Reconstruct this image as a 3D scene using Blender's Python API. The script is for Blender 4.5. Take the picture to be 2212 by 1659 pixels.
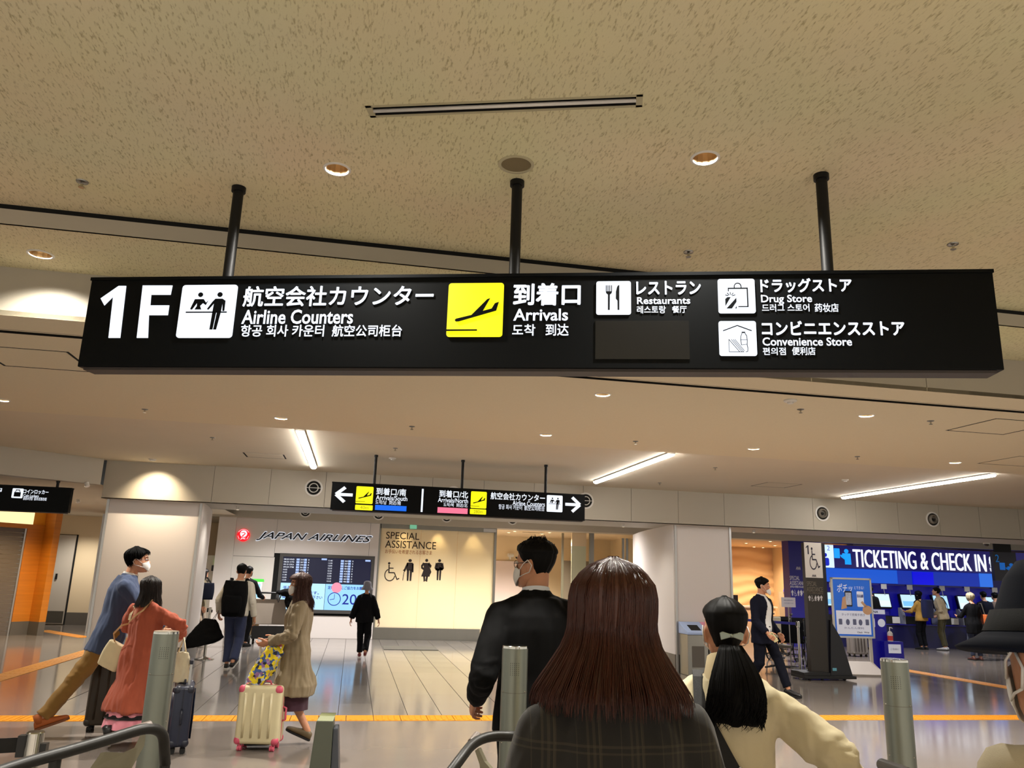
import bpy, bmesh, math, random
from mathutils import Vector, Matrix, noise
from mathutils.geometry import delaunay_2d_cdt
rnd = random.Random(7)
for o in list(bpy.data.objects): bpy.data.objects.remove(o)
SC = bpy.context.scene
COL = SC.collection
V = Vector
# ------------------------------------------------------------------ camera
FPX, PITCH, ROLL, YAW, CAMH = 1705.0, math.radians(13.72), math.radians(1.815), math.radians(10.65), 1.65
_h = V((math.sin(YAW), math.cos(YAW), 0)); _r = V((math.cos(YAW), -math.sin(YAW), 0)); _z = V((0, 0, 1))
_fw = _h*math.cos(PITCH) + _z*math.sin(PITCH); _up = _z*math.cos(PITCH) - _h*math.sin(PITCH)
CR = _r*math.cos(ROLL) + _up*math.sin(ROLL); CU = _up*math.cos(ROLL) - _r*math.sin(ROLL); CF = _fw
CAM = V((0, 0, CAMH))
cd = bpy.data.cameras.new('camera'); cd.sensor_width = 36; cd.lens = 36*FPX/2212; cd.clip_start = .05; cd.clip_end = 200
co = bpy.data.objects.new('camera', cd); COL.objects.link(co)
co.matrix_world = Matrix(((CR.x, CU.x, -CF.x, 0), (CR.y, CU.y, -CF.y, 0), (CR.z, CU.z, -CF.z, CAMH), (0, 0, 0, 1)))
SC.camera = co
# measuring helpers: where the line of sight through a photo pixel meets a real plane
def ray(x, y): return CF + CR*((x-1106)/FPX) - CU*((y-829.5)/FPX)
def at_z(x, y, z): d = ray(x, y); return CAM + d*((z-CAMH)/d.z)
def at_y(x, y, Y): d = ray(x, y); return CAM + d*(Y/d.y)
def at_d(x, y, D): return CAM + ray(x, y)*D
# ------------------------------------------------------------------ world, exposure
W = bpy.data.worlds.new('world'); SC.world = W; W.use_nodes = True
bg = W.node_tree.nodes['Background']; bg.inputs[0].default_value = (1.0, .94, .82, 1); bg.inputs[1].default_value = .88
vs = SC.view_settings; vs.view_transform = 'Standard'; vs.look = 'None'; vs.gamma = 1; vs.exposure = 0.30; vs.use_curve_mapping = False
cy = SC.cycles; cy.use_denoising = True; cy.max_bounces = 6; cy.diffuse_bounces = 3; cy.glossy_bounces = 3; cy.transmission_bounces = 6; cy.transparent_max_bounces = 8; cy.caustics_reflective = False; cy.caustics_refractive = False; cy.sample_clamp_indirect = 6
WARM = (1.0, .95, .86); NEUT = (1.0, .97, .95)
def area(name, loc, size, power, color=WARM, rot=(0, 0, 0), shape='DISK', spread=2.6, sy=None):
    l = bpy.data.lights.new(name, 'AREA'); l.shape = shape; l.size = size; l.energy = power; l.color = color; l.spread = spread
    if sy: l.size_y = sy
    o = bpy.data.objects.new(name, l); COL.objects.link(o); o.location = loc; o.rotation_euler = rot; return o
def spot(name, loc, power, color=WARM, rot=(0, 0, 0), ang=1.2, blend=.6, rad=.04):
    l = bpy.data.lights.new(name, 'SPOT'); l.energy = power; l.color = color; l.spot_size = ang; l.spot_blend = blend; l.shadow_soft_size = rad
    o = bpy.data.objects.new(name, l); COL.objects.link(o); o.location = loc; o.rotation_euler = rot; return o
# ------------------------------------------------------------------ materials
def srgb(r, g, b):
    f = lambda c: (c/255/12.92 if c/255 <= .04045 else ((c/255+.055)/1.055)**2.4)
    return (f(r), f(g), f(b), 1)
def mat(name, rgb, rough=.6, metal=0.0, vary=0.0, vscale=8.0, bump=0.0, bscale=40.0, stretch=(1, 1, 1), emit=None, es=1.0, coat=0.0, spec=None, sheen=0.0, coords='Object'):
    m = bpy.data.materials.new(name); m.use_nodes = True; nt = m.node_tree; b = nt.nodes['Principled BSDF']
    c = srgb(*rgb); b.inputs['Base Color'].default_value = c; b.inputs['Roughness'].default_value = rough; b.inputs['Metallic'].default_value = metal
    if coat: b.inputs['Coat Weight'].default_value = coat
    if spec is not None: b.inputs['Specular IOR Level'].default_value = spec
    if sheen: b.inputs['Sheen Weight'].default_value = sheen
    if emit:
        b.inputs['Emission Color'].default_value = srgb(*emit); b.inputs['Emission Strength'].default_value = es
    if vary or bump:
        tc = nt.nodes.new('ShaderNodeTexCoord'); mp = nt.nodes.new('ShaderNodeMapping'); mp.inputs['Scale'].default_value = stretch
        nt.links.new(tc.outputs[coords], mp.inputs[0])
    if vary:
        n = nt.nodes.new('ShaderNodeTexNoise'); n.inputs['Scale'].default_value = vscale; n.inputs['Detail'].default_value = 5; nt.links.new(mp.outputs[0], n.inputs[0])
        mx = nt.nodes.new('ShaderNodeMix'); mx.data_type = 'RGBA'
        mx.inputs[6].default_value = [max(0, x*(1-vary)) for x in c[:3]]+[1]; mx.inputs[7].default_value = [min(1, x*(1+vary)) for x in c[:3]]+[1]
        nt.links.new(n.outputs[0], mx.inputs[0]); nt.links.new(mx.outputs[2], b.inputs['Base Color'])
    if bump:
        n2 = nt.nodes.new('ShaderNodeTexNoise'); n2.inputs['Scale'].default_value = bscale; n2.inputs['Detail'].default_value = 4; nt.links.new(mp.outputs[0], n2.inputs[0])
        bp = nt.nodes.new('ShaderNodeBump'); bp.inputs['Strength'].default_value = bump; bp.inputs['Distance'].default_value = .01
        nt.links.new(n2.outputs[0], bp.inputs['Height']); nt.links.new(bp.outputs[0], b.inputs['Normal'])
    return m
def emis(name, rgb, s=1.0):
    return mat(name, (0, 0, 0), .5, emit=rgb, es=s)
M = {}
def acoustic(name, rgb, dark, flecks=True):
    m = mat(name, rgb, .95, spec=.1); nt = m.node_tree; b = nt.nodes['Principled BSDF']
    tc = nt.nodes.new('ShaderNodeTexCoord'); mp = nt.nodes.new('ShaderNodeMapping'); mp.inputs['Scale'].default_value = (1, .26, 1); mp.inputs['Rotation'].default_value = (0, 0, .19)
    nt.links.new(tc.outputs['Object'], mp.inputs[0])
    n = nt.nodes.new('ShaderNodeTexNoise'); n.inputs['Scale'].default_value = 105; n.inputs['Detail'].default_value = 2.5; n.inputs['Roughness'].default_value = .5; nt.links.new(mp.outputs[0], n.inputs[0])
    cr = nt.nodes.new('ShaderNodeValToRGB'); cr.color_ramp.elements[0].position = .27; cr.color_ramp.elements[0].color = srgb(*dark); cr.color_ramp.elements[1].position = .46; cr.color_ramp.elements[1].color = srgb(*rgb)
    nt.links.new(n.outputs[0], cr.inputs[0])
    n2 = nt.nodes.new('ShaderNodeTexNoise'); n2.inputs['Scale'].default_value = 1.1; nt.links.new(tc.outputs['Object'], n2.inputs[0])
    mx = nt.nodes.new('ShaderNodeMix'); mx.data_type = 'RGBA'; mx.blend_type = 'MULTIPLY'; mx.inputs[0].default_value = .16
    nt.links.new(cr.outputs[0], mx.inputs[6]); nt.links.new(n2.outputs[1], mx.inputs[7]); nt.links.new(mx.outputs[2], b.inputs['Base Color'])
    bp = nt.nodes.new('ShaderNodeBump'); bp.inputs['Strength'].default_value = .3; bp.inputs['Distance'].default_value = .006; nt.links.new(n.outputs[0], bp.inputs['Height']); nt.links.new(bp.outputs[0], b.inputs['Normal'])
    return m
M['ceil'] = acoustic('acoustic ceiling board', (238, 229, 190), (192, 180, 138))
M['ceil_far'] = mat('painted ceiling board', (226, 214, 186), .9, vary=.05, vscale=60)
M['ceil_smooth'] = mat('smooth ceiling board', (220, 209, 188), .85, vary=.03, vscale=2)
M['panel'] = mat('beige bulkhead panel', (180, 172, 156), .55, vary=.02, vscale=1)
M['white_wall'] = mat('off white wall panel', (230, 222, 217), .5, vary=.02, vscale=1)
M['cream_wall'] = mat('cream wall', (228, 206, 170), .7, vary=.03, vscale=1)
M['grey_base'] = mat('grey skirting', (96, 90, 82), .4)
M['dark'] = mat('dark gap', (10, 9, 8), .9)
M['black'] = mat('black sign body', (4, 6, 8), .4, spec=.12)
M['blackpaint'] = mat('black painted steel', (7, 7, 8), .5, spec=.3)
M['white'] = emis('lit white lettering', (236, 243, 255), 1.15)
M['white_dim'] = emis('lit white lettering far', (232, 238, 250), .95)
M['yellow'] = emis('lit yellow sign', (255, 246, 4), 1.0)
M['blue_lit'] = emis('lit blue strip', (0, 105, 235), .9)
M['pink_lit'] = emis('lit pink strip', (255, 120, 150), .9)
M['steel'] = mat('brushed steel', (150, 148, 142), .32, 1.0, vary=.12, vscale=3, stretch=(1, 1, .1))
M['chrome'] = mat('chrome', (190, 188, 180), .12, 1.0)
M['alu'] = mat('aluminium trim', (200, 200, 200), .35, .8)
M['ink'] = mat('black print', (18, 15, 14), .6)
M['tube'] = emis('linear lamp diffuser', (255, 250, 244), 36)
M['lamp'] = emis('downlight lamp', (255, 234, 206), 1.5)
M['lamp_warm'] = emis('warm lamp', (255, 224, 170), 6)
M['reflector'] = mat('downlight reflector', (226, 196, 150), .3, .85)
M['plastic_w'] = mat('white plastic', (225, 222, 216), .45)
M['plastic_k'] = mat('black plastic', (14, 14, 15), .4)
M['rubber'] = mat('black rubber', (12, 12, 12), .75)
M['navy'] = mat('airline navy panel', (24, 14, 128), .35)
M['navy_dark'] = mat('dark navy panel', (22, 16, 84), .4)
M['floor'] = None
# polished floor
def floor_mat(name, rgb, rough, vary, vs_):
    m = mat(name, rgb, rough, vary=vary, vscale=vs_, spec=.5); nt = m.node_tree; b = nt.nodes['Principled BSDF']
    tc = nt.nodes['Texture Coordinate']; n = nt.nodes.new('ShaderNodeTexNoise'); n.inputs['Scale'].default_value = .9; n.inputs['Detail'].default_value = 6
    nt.links.new(tc.outputs['Object'], n.inputs[0]); mr = nt.nodes.new('ShaderNodeMapRange'); mr.inputs[3].default_value = rough*.65; mr.inputs[4].default_value = rough*1.5
    nt.links.new(n.outputs[0], mr.inputs[0]); nt.links.new(mr.outputs[0], b.inputs['Roughness'])
    return m
M['floor'] = floor_mat('polished stone floor', (124, 115, 108), .10, .10, 1.6)
M['tile_a'] = floor_mat('light stone tile', (130, 124, 119), .12, .10, 2.2)
M['tile_b'] = floor_mat('mid stone tile', (123, 117, 112), .11, .10, 2.2)
M['tile_c'] = floor_mat('grey green stone tile', (108, 106, 97), .15, .08, 2.2)
M['grout'] = mat('floor joint', (70, 64, 60), .8)
M['tactile'] = mat('yellow tactile tile', (206, 134, 12), .55, vary=.05)
# ------------------------------------------------------------------ mesh collector
class MB:
    def __init__(s): s.v = []; s.f = []
    def add(s, vs, fs, mx=None):
        o = len(s.v); s.v += [tuple(mx @ V(p)) if mx else tuple(p) for p in vs]; s.f += [tuple(i+o for i in f) for f in fs]; return s
    def box(s, x0, x1, y0, y1, z0, z1, mx=None):
        return s.add([(x0, y0, z0), (x1, y0, z0), (x1, y1, z0), (x0, y1, z0), (x0, y0, z1), (x1, y0, z1), (x1, y1, z1), (x0, y1, z1)],
                     [(0, 3, 2, 1), (4, 5, 6, 7), (0, 1, 5, 4), (1, 2, 6, 5), (2, 3, 7, 6), (3, 0, 4, 7)], mx)
    def tube(s, pts, r, n=10, cap=True, closed=False, flat=1.0):
        pts = [V(p) for p in pts]; N = len(pts); rr = r if isinstance(r, (list, tuple)) else [r]*N
        rings = []; prev = None
        for i, p in enumerate(pts):
            if closed: t = pts[(i+1) % N]-pts[i-1]
            else: t = pts[min(i+1, N-1)]-pts[max(i-1, 0)]
            if t.length < 1e-9: t = V((0, 0, 1))
            t.normalize()
            if prev is None: a = t.orthogonal().normalized()
            else:
                a = prev-t*prev.dot(t)
                if a.length < 1e-6: a = t.orthogonal()
                a.normalize()
            prev = a; b = t.cross(a)
            rings.append([p+(a*math.cos(2*math.pi*k/n)+b*math.sin(2*math.pi*k/n)*flat)*rr[i] for k in range(n)])
        return s.loft(rings, cap, closed)
    def loft(s, rings, cap=True, closed=False):
        n = len(rings[0]); o = len(s.v); N = len(rings)
        for r in rings: s.v += [tuple(p) for p in r]
        for i in range(N if closed else N-1):
            a = o+i*n; b = o+((i+1) % N)*n
            for k in range(n): s.f.append((a+k, a+(k+1) % n, b+(k+1) % n, b+k))
        if cap and not closed:
            s.f.append(tuple(o+k for k in reversed(range(n)))); s.f.append(tuple(o+(N-1)*n+k for k in range(n)))
        return s
    def cyl(s, p0, p1, r0, r1=None, n=16): return s.tube([p0, p1], [r0, r0 if r1 is None else r1], n)
    def lathe(s, prof, n=24, c=(0, 0, 0), axis='z', cap=True):
        rings = []
        for r, z in prof:
            ring = []
            for k in range(n):
                a = 2*math.pi*k/n; x, y = r*math.cos(a), r*math.sin(a)
                p = (x, y, z) if axis == 'z' else ((x, -z, y) if axis == 'y' else (z, x, y))
                ring.append((p[0]+c[0], p[1]+c[1], p[2]+c[2]))
            rings.append(ring)
        return s.loft(rings, cap)
    def ball(s, c, rx, ry=None, rz=None, n=14, m=9, mx=None):
        ry = ry or rx; rz = rz or rx; rings = []
        for i in range(1, m):
            t = math.pi*i/m
            rings.append([(c[0]+rx*math.sin(t)*math.cos(2*math.pi*k/n), c[1]+ry*math.sin(t)*math.sin(2*math.pi*k/n), c[2]-rz*math.cos(t)) for k in range(n)])
        if mx: rings = [[mx @ V(p) for p in r] for r in rings]
        return s.loft(rings)
    def prism(s, poly, depth, mx=None, y0=0.0):
        # poly in x,z; extruded from y0 toward -y by depth
        n = len(poly); a = sum(poly[i][0]*poly[(i+1) % n][1]-poly[(i+1) % n][0]*poly[i][1] for i in range(n))
        if a < 0: poly = poly[::-1]
        vs_ = [(x, y0-depth, z) for x, z in poly]+[(x, y0, z) for x, z in poly]
        fs = [tuple(range(n)), tuple(range(2*n-1, n-1, -1))]+[(i, i+n, (i+1) % n+n, (i+1) % n) for i in range(n)]
        return s.add(vs_, fs, mx)
    def build(s, name, m, parent=None, smooth=False, bevel=0.0, auto=None):
        me = bpy.data.meshes.new(name); me.from_pydata(s.v, [], s.f); me.update()
        ob = bpy.data.objects.new(name, me); COL.objects.link(ob)
        if m: me.materials.append(m)
        bmm = bmesh.new(); bmm.from_mesh(me); bmesh.ops.recalc_face_normals(bmm, faces=bmm.faces); 
        if bevel:
            es = [e for e in bmm.edges if len(e.link_faces) == 2 and e.calc_face_angle(0) > .6]
            bmesh.ops.bevel(bmm, geom=es, offset=bevel, segments=2, affect='EDGES', profile=.6, clamp_overlap=True)
        bmm.to_mesh(me); bmm.free()
        if smooth:
            me.polygons.foreach_set('use_smooth', [True]*len(me.polygons))
            if auto: me.set_sharp_from_angle(angle=auto)
        if parent: ob.parent = parent
        return ob
def part(name, mb, m, parent, **k): return mb.build(name, m, parent, **k)
def thing(name, label, cat, loc=(0, 0, 0), rz=0.0, group=None, mx=None):
    o = bpy.data.objects.new(name, None); COL.objects.link(o); o.empty_display_size = .1
    if mx is not None: o.matrix_world = mx
    else: o.location = loc; o.rotation_euler = (0, 0, rz)
    return tag(o, label, cat, group)
def tag(o, label, cat, group=None):
    o['label'] = label; o['category'] = cat
    if group: o['group'] = group
    return o
def struct(name, mb, m, **k):
    o = mb.build(name, m, None, **k); o['kind'] = 'structure'; return o
def dup(root, loc=None, rz=None, label=None, mx=None):
    r = root.copy(); COL.objects.link(r)
    if mx is not None: r.matrix_world = mx
    if loc is not None: r.location = loc
    if rz is not None: r.rotation_euler = (0, 0, rz)
    if label: r['label'] = label
    for ch in list(root.children):
        c = ch.copy(); COL.objects.link(c); c.parent = r
        for g in ch.children:
            d = g.copy(); COL.objects.link(d); d.parent = c
    return r
def mxf(loc, rz=0.0): return Matrix.Translation(V(loc)) @ Matrix.Rotation(rz, 4, 'Z')
# ------------------------------------------------------------------ lettering
def text_mesh(s, bold=0.0, shear=0.0, depth=.004, spacing=1.0):
    c = bpy.data.curves.new('lettering', 'FONT'); c.body = s; c.size = 1; c.offset = bold; c.shear = shear; c.resolution_u = 3; c.space_character = spacing; c.fill_mode = 'FRONT'
    o = bpy.data.objects.new('lettering', c); COL.objects.link(o); bpy.context.view_layer.update()
    me = bpy.data.meshes.new_from_object(o.evaluated_get(bpy.context.evaluated_depsgraph_get()))
    bpy.data.objects.remove(o); bpy.data.curves.remove(c)
    return me
def text(parent, s, u0, u1, z0, z1, y, m, bold=0.0, shear=0.0, depth=.0012, name='lettering', spacing=1.0):
    if s.isascii(): me = text_mesh(s, bold*.5, shear, spacing=spacing); bold = 0
    else: me = text_mesh(s, 0.0, shear, spacing=spacing)
    xs = [v.co.x for v in me.vertices]; ys = [v.co.y for v in me.vertices]
    if not xs: return None
    sx = (u1-u0)/(max(xs)-min(xs)); sz = (z1-z0)/(max(ys)-min(ys)); x0, y0 = min(xs), min(ys)
    bmm = bmesh.new()
    # a heavier weight: the outline laid down a few times, shifted by a fraction of the stroke
    for k, (dx, dy) in enumerate(((0, 0), (1, .6), (-1, -.6), (.6, -1), (-.6, 1)) if bold > 0 else ((0, 0),)):
        o = len(bmm.verts); bmm.from_mesh(me); bmm.verts.ensure_lookup_table()
        for v in bmm.verts[o:]: v.co.x += dx*bold; v.co.y += dy*bold; v.co.z = -k*.02 if depth else 0
    bpy.data.meshes.remove(me)
    for v in bmm.verts: v.co = V((u0+(v.co.x-x0)*sx, y+v.co.z*.01, z0+(v.co.y-y0)*sz))
    if depth:
        ret = bmesh.ops.extrude_face_region(bmm, geom=bmm.faces[:]); bmesh.ops.translate(bmm, verts=[e for e in ret['geom'] if isinstance(e, bmesh.types.BMVert)], vec=(0, -depth, 0))
    me2 = bpy.data.meshes.new(name); bmm.to_mesh(me2); bmm.free(); me2.materials.append(m)
    ob = bpy.data.objects.new(name, me2); COL.objects.link(ob); ob.parent = parent; return ob
class Face:
    """A flat front face of a thing: turns photo pixels into the thing's own x,z on the plane y = yf."""
    def __init__(s, root, yf=0.0):
        bpy.context.view_layer.update(); s.root = root; s.yf = yf; s.mw = root.matrix_world.copy(); s.inv = s.mw.inverted()
    def uv(s, px, py):
        a = s.inv @ CAM; d = s.inv.to_3x3() @ ray(px, py); t = (s.yf-a.y)/d.y; p = a+d*t; return p.x, p.z
    def box(s, l, t, r, b):
        my = (t+b)/2; mxx = (l+r)/2; return s.uv(l, my)[0], s.uv(r, my)[0], s.uv(mxx, b)[1], s.uv(mxx, t)[1]
    def text(s, str_, l, t, r, b, m, **k):
        u0, u1, z0, z1 = s.box(l, t, r, b); return text(s.root, str_, u0, u1, z0, z1, s.yf-.001, m, **k)
    def plate(s, name, l, t, r, b, m, depth=.004, rad=0.0, lift=.0):
        u0, u1, z0, z1 = s.box(l, t, r, b); return part(name, MB().prism(rrect(u0, u1, z0, z1, rad), depth, y0=s.yf-lift), m, s.root)
    def icon(s, fn, l, t, r, b, m, depth=.003, lift=.005, name='pictogram'):
        u0, u1, z0, z1 = s.box(l, t, r, b); mb = MB()
        for poly in fn(): mb.prism([(u0+x*(u1-u0), z0+y*(z1-z0)) for x, y in poly], depth, y0=s.yf-lift)
        return part(name, mb, m, s.root)
def rrect(u0, u1, z0, z1, r, n=4):
    if r <= 0: return [(u0, z0), (u1, z0), (u1, z1), (u0, z1)]
    out = []
    for cx, cz, a0 in ((u1-r, z0+r, -90), (u1-r, z1-r, 0), (u0+r, z1-r, 90), (u0+r, z0+r, 180)):
        for k in range(n+1):
            a = math.radians(a0+90*k/n); out.append((cx+r*math.cos(a), cz+r*math.sin(a)))
    return out
def disc(cx, cy, r, n=18, ry=None): return [(cx+r*math.cos(2*math.pi*k/n), cy+(ry or r)*math.sin(2*math.pi*k/n)) for k in range(n)]
def bar(x0, y0, x1, y1, w):
    dx, dy = x1-x0, y1-y0; l = math.hypot(dx, dy) or 1; nx, ny = -dy/l*w/2, dx/l*w/2
    return [(x0+nx, y0+ny), (x0-nx, y0-ny), (x1-nx, y1-ny), (x1+nx, y1+ny)]
def arc(cx, cy, r, a0, a1, w, n=20):
    o = []
    for k in range(n):
        t0 = math.radians(a0+(a1-a0)*k/n); t1 = math.radians(a0+(a1-a0)*(k+1)/n)
        o.append([(cx+(r-w/2)*math.cos(t0), cy+(r-w/2)*math.sin(t0)), (cx+(r+w/2)*math.cos(t0), cy+(r+w/2)*math.sin(t0)), (cx+(r+w/2)*math.cos(t1), cy+(r+w/2)*math.sin(t1)), (cx+(r-w/2)*math.cos(t1), cy+(r-w/2)*math.sin(t1))])
    return o
# pictograms in a unit square
def ic_plane():
    P = lambda X, Y: ((X-100)/447, (620-Y)/425)
    body = [P(*q) for q in ((163, 490), (172, 479), (295, 450), (418, 325), (440, 318), (385, 418), (455, 400), (480, 358), (511, 347), (492, 416), (196, 500), (172, 501))]
    return [body, [P(*q) for q in ((100, 575), (100, 563), (345, 563), (345, 573))]]
def man(cx, cy, s, arms=True, w=1.0):
    o = man0(0, 0, 1); return [[(cx+x*s*w, cy+y*s) for x, y in p] for p in o]
def man0(cx, cy, s):
    o = [disc(cx, cy+.405*s, .055*s), [(cx-.10*s, cy+.31*s), (cx-.075*s, cy+.335*s), (cx+.075*s, cy+.335*s), (cx+.10*s, cy+.31*s), (cx+.10*s, cy+.06*s), (cx-.10*s, cy+.06*s)],
         [(cx-.085*s, cy+.08*s), (cx-.008*s, cy+.08*s), (cx-.018*s, cy-.30*s), (cx-.07*s, cy-.30*s)], [(cx+.008*s, cy+.08*s), (cx+.085*s, cy+.08*s), (cx+.07*s, cy-.30*s), (cx+.018*s, cy-.30*s)]]
    return o
def ic_counter():
    P = lambda X, Y: ((X-628)/340, (470-Y)/317)
    o = [disc(*P(747, 213), .044), disc(*P(866, 213), .046)]
    o += [[P(*q) for q in ((716, 240), (770, 240), (787, 262), (798, 249), (786, 276), (768, 264), (752, 280), (762, 302), (722, 302), (733, 282), (732, 262), (705, 303), (694, 300))]]
    o += [[P(*q) for q in ((842, 238), (885, 238), (904, 250), (904, 312), (893, 312), (888, 262), (884, 318), (833, 318), (836, 266), (806, 304), (797, 300), (826, 256))]]
    o += [[P(*q) for q in ((833, 316), (856, 316), (846, 422), (828, 422))], [P(*q) for q in ((861, 316), (884, 316), (868, 422), (851, 422))], [P(*q) for q in ((670, 315), (920, 315), (920, 322), (670, 322))]]
    return o
def ic_fork():
    P = lambda X, Y: ((X-1283)/277, (442-Y)/266)
    o = [[P(x, 210), P(x+7, 210), P(x+7, 262), P(x, 262)] for x in (1359, 1373, 1387, 1402)]
    o += [[P(*q) for q in ((1359, 258), (1409, 258), (1406, 272), (1392, 284), (1391, 406), (1376, 406), (1376, 284), (1362, 272))], [P(*q) for q in ((1467, 209), (1467, 406), (1453, 406), (1452, 332), (1439, 316), (1440, 262), (1448, 226), (1456, 212))]]
    return o
def ic_bag():
    P = lambda X, Y: ((X-158)/250, (425-Y)/232); q = lambda *a: [P(*z) for z in a]
    o = [q((225, 254), (358, 254), (358, 262), (225, 262)), q((352, 254), (360, 254), (360, 385), (352, 385)), q((292, 379), (360, 379), (360, 385), (292, 385)), q((225, 254), (231, 254), (231, 278), (225, 278))]
    o += [[P(292+a[0], 246-a[1]) for a in seg] for seg in arc(0, 0, 23, 0, 180, 6)] + [q((266, 246), (272, 246), (272, 262), (266, 262)), q((312, 246), (318, 246), (318, 262), (312, 262))]
    o += [q((205, 378), (205, 330), (220, 318), (242, 318)), q((212, 394), (280, 322), (280, 350), (248, 394)), q((270, 394), (280, 376), (280, 394))]
    for a in (20, 55, 90, 125, 160):
        t = math.radians(a); o.append([P(240+x, 312-y) for x, y in bar(14*math.cos(t), 10*math.sin(t), 36*math.cos(t), 28*math.sin(t), 4.5)])
    return o
def ic_store():
    P = lambda X, Y: ((X-163)/255, (712-Y)/235)
    o = [[P(*z) for z in bar(*a)] for a in ((192, 544, 290, 508, 6), (290, 508, 387, 544, 6), (318, 554, 342, 554, 6), (229, 602, 229, 686, 3), (229, 686, 330, 686, 3), (229, 602, 300, 686, 3), (245, 602, 315, 686, 2.5), (258, 602, 325, 684, 2.5), (270, 602, 333, 680, 2.5))]
    o += [[P(*z) for z in bar(*a)] for a in ((320, 560, 312, 580, 4), (312, 580, 310, 600, 4), (310, 600, 313, 640, 4), (340, 560, 352, 580, 4), (352, 580, 354, 610, 4), (354, 610, 352, 640, 4), (352, 640, 356, 660, 4), (356, 660, 354, 684, 4), (340, 686, 354, 684, 3), (320, 557, 340, 557, 4), (310, 605, 352, 605, 2.5), (313, 640, 352, 635, 2.5))]
    return o
def ic_wheel():
    o = [disc(.32, .93, .075, ry=.06), bar(.32, .86, .34, .42, .07), bar(.33, .68, .60, .68, .055), bar(.33, .45, .66, .45, .06), bar(.66, .46, .84, .12, .06), bar(.82, .10, .98, .17, .06)]
    return o + arc(.40, .33, .30, 112, 352, .055, 24)
def ic_elder(): return man(.58, .42, 1.2, w=2.1) + [bar(.40, .78, .16, .46, .13), bar(.16, .48, .08, .07, .05), bar(.06, .49, .24, .51, .04), bar(.82, .78, .84, .42, .12)]
def ic_preg(): return [disc(.5, .93, .14, ry=.066), [(.22, .82), (.74, .82), (.86, .60), (1.0, .44), (.9, .34), (.84, .24), (.06, .24), (.24, .50), (.26, .62)], bar(.24, .80, .02, .64, .13), bar(.02, .64, .26, .56, .10), bar(.70, .80, .96, .66, .13), bar(.34, .26, .40, .04, .17), bar(.62, .26, .56, .04, .17)]
def ic_baby(): return man(.5, .44, 1.18, w=2.4) + [bar(.22, .80, .10, .55, .2), bar(.78, .80, .90, .55, .2), bar(.12, .56, .5, .52, .1), bar(.88, .56, .5, .60, .1)]
def ic_kiosk(): return [rrect(0, .34, .38, 1, .03), disc(.74, .84, .13, ry=.14), [(.50, .70), (.98, .70), (1, .0), (.62, 0), (.62, .35), (.40, .62), (.36, .56), (.42, .45)]]
def ic_locker(): return [[(.2, .15), (.8, .15), (.8, .62), (.2, .62)], arc(.5, .70, .2, 0, 180, .06)[0]] + arc(.5, .64, .2, 0, 180, .06) + [bar(.3, .86, .7, .86, .05)]
def ic_larrow(): return [bar(.06, .5, 1, .5, .2), bar(.04, .5, .55, .98, .2), bar(.04, .5, .55, .02, .2)]
def ic_rarrow(): return [[(1-x, y) for x, y in p] for p in ic_larrow()]
# ================================================================== the setting
Z1, Z2, Z3, Z4, ZB = 3.824, 3.694, 3.34, 3.37, 2.73
Y1, Y2, Y3, YB = 5.086, 5.9, 9.94, 14.5
YW = 21.3
def sheet(x0, x1, y0, y1, z, holes=(), up=.0):
    vs_ = [V((x0, y0)), V((x1, y0)), V((x1, y1)), V((x0, y1))]; es = [(0, 1), (1, 2), (2, 3), (3, 0)]
    for h in holes:
        o = len(vs_); vs_ += [V(p) for p in h]; es += [(o+i, o+(i+1) % len(h)) for i in range(len(h))]
    ov, oe, of = delaunay_2d_cdt(vs_, es, [], 0, 1e-5)[:3]
    def inside(p, poly):
        c = False; n = len(poly)
        for i in range(n):
            a, b = poly[i], poly[i-1]
            if (a[1] > p[1]) != (b[1] > p[1]) and p[0] < (b[0]-a[0])*(p[1]-a[1])/(b[1]-a[1])+a[0]: c = not c
        return c
    mb = MB(); fs = []
    for f in of:
        c = sum((ov[i] for i in f), V((0, 0)))/len(f)
        if not any(inside(c, h) for h in holes): fs.append(tuple(f))
    mb.add([(p.x, p.y, z) for p in ov], fs); return mb
def circ(x, y, r, n=24): return [(x+r*math.cos(2*math.pi*k/n), y+r*math.sin(2*math.pi*k/n)) for k in range(n)]
def rect(x0, x1, y0, y1): return [(x0, y0), (x1, y0), (x1, y1), (x0, y1)]
# floor and its tiles
fl = MB().box(-30, 40, -9, 34, -.2, -.012); FLOOR = struct('floor', fl, M['floor'])
near = MB().box(-30, 40, -9, 9.80, -.012, 0); part('floor_slab', near, M['floor'], FLOOR)
right = MB().box(5.25, 40, 10.16, 34, -.012, 0).box(-30, -3.35, 10.16, 34, -.012, 0).box(-3.35, 5.25, 21.28, 34, -.012, 0); part('floor_slab', right, M['floor'], FLOOR)
part('joint_bed', MB().box(-3.35, 5.25, 10.16, 21.28, -.012, -.006), M['grout'], FLOOR)
TW, TL, g = .4105, .852, .004
tb = {}
for k in 'abc': tb[k] = MB().box(g, TW-g, .0007, TL-.0007, -.011, 0)
protos = {}
for i in range(21):
    for j in range(13):
        x, y = -3.335+i*TW+.0, 10.17+j*TL
        k = 'c' if (1.0 < x+.1 < 2.0 and 14.3 < y < 18.4) else ('a' if (i*7+j*13+(i*j) % 5) % 3 else 'b')
        if k not in protos: protos[k] = part('tile', tb[k], M['tile_'+k], FLOOR); o = protos[k]
        else: o = protos[k].copy(); COL.objects.link(o)
        o.location = (x, y, 0); o.parent = FLOOR
mt = MB().box(.79, 2.0, 18.5, 19.35, 0, .012); tag(mt.build('floor_mat', mat('dark floor mat', (92, 88, 78), .8, bump=.4, bscale=200), None, bevel=.004), 'dark grey doormat lying on the tiles before the frosted glass wall', 'mat')
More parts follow.
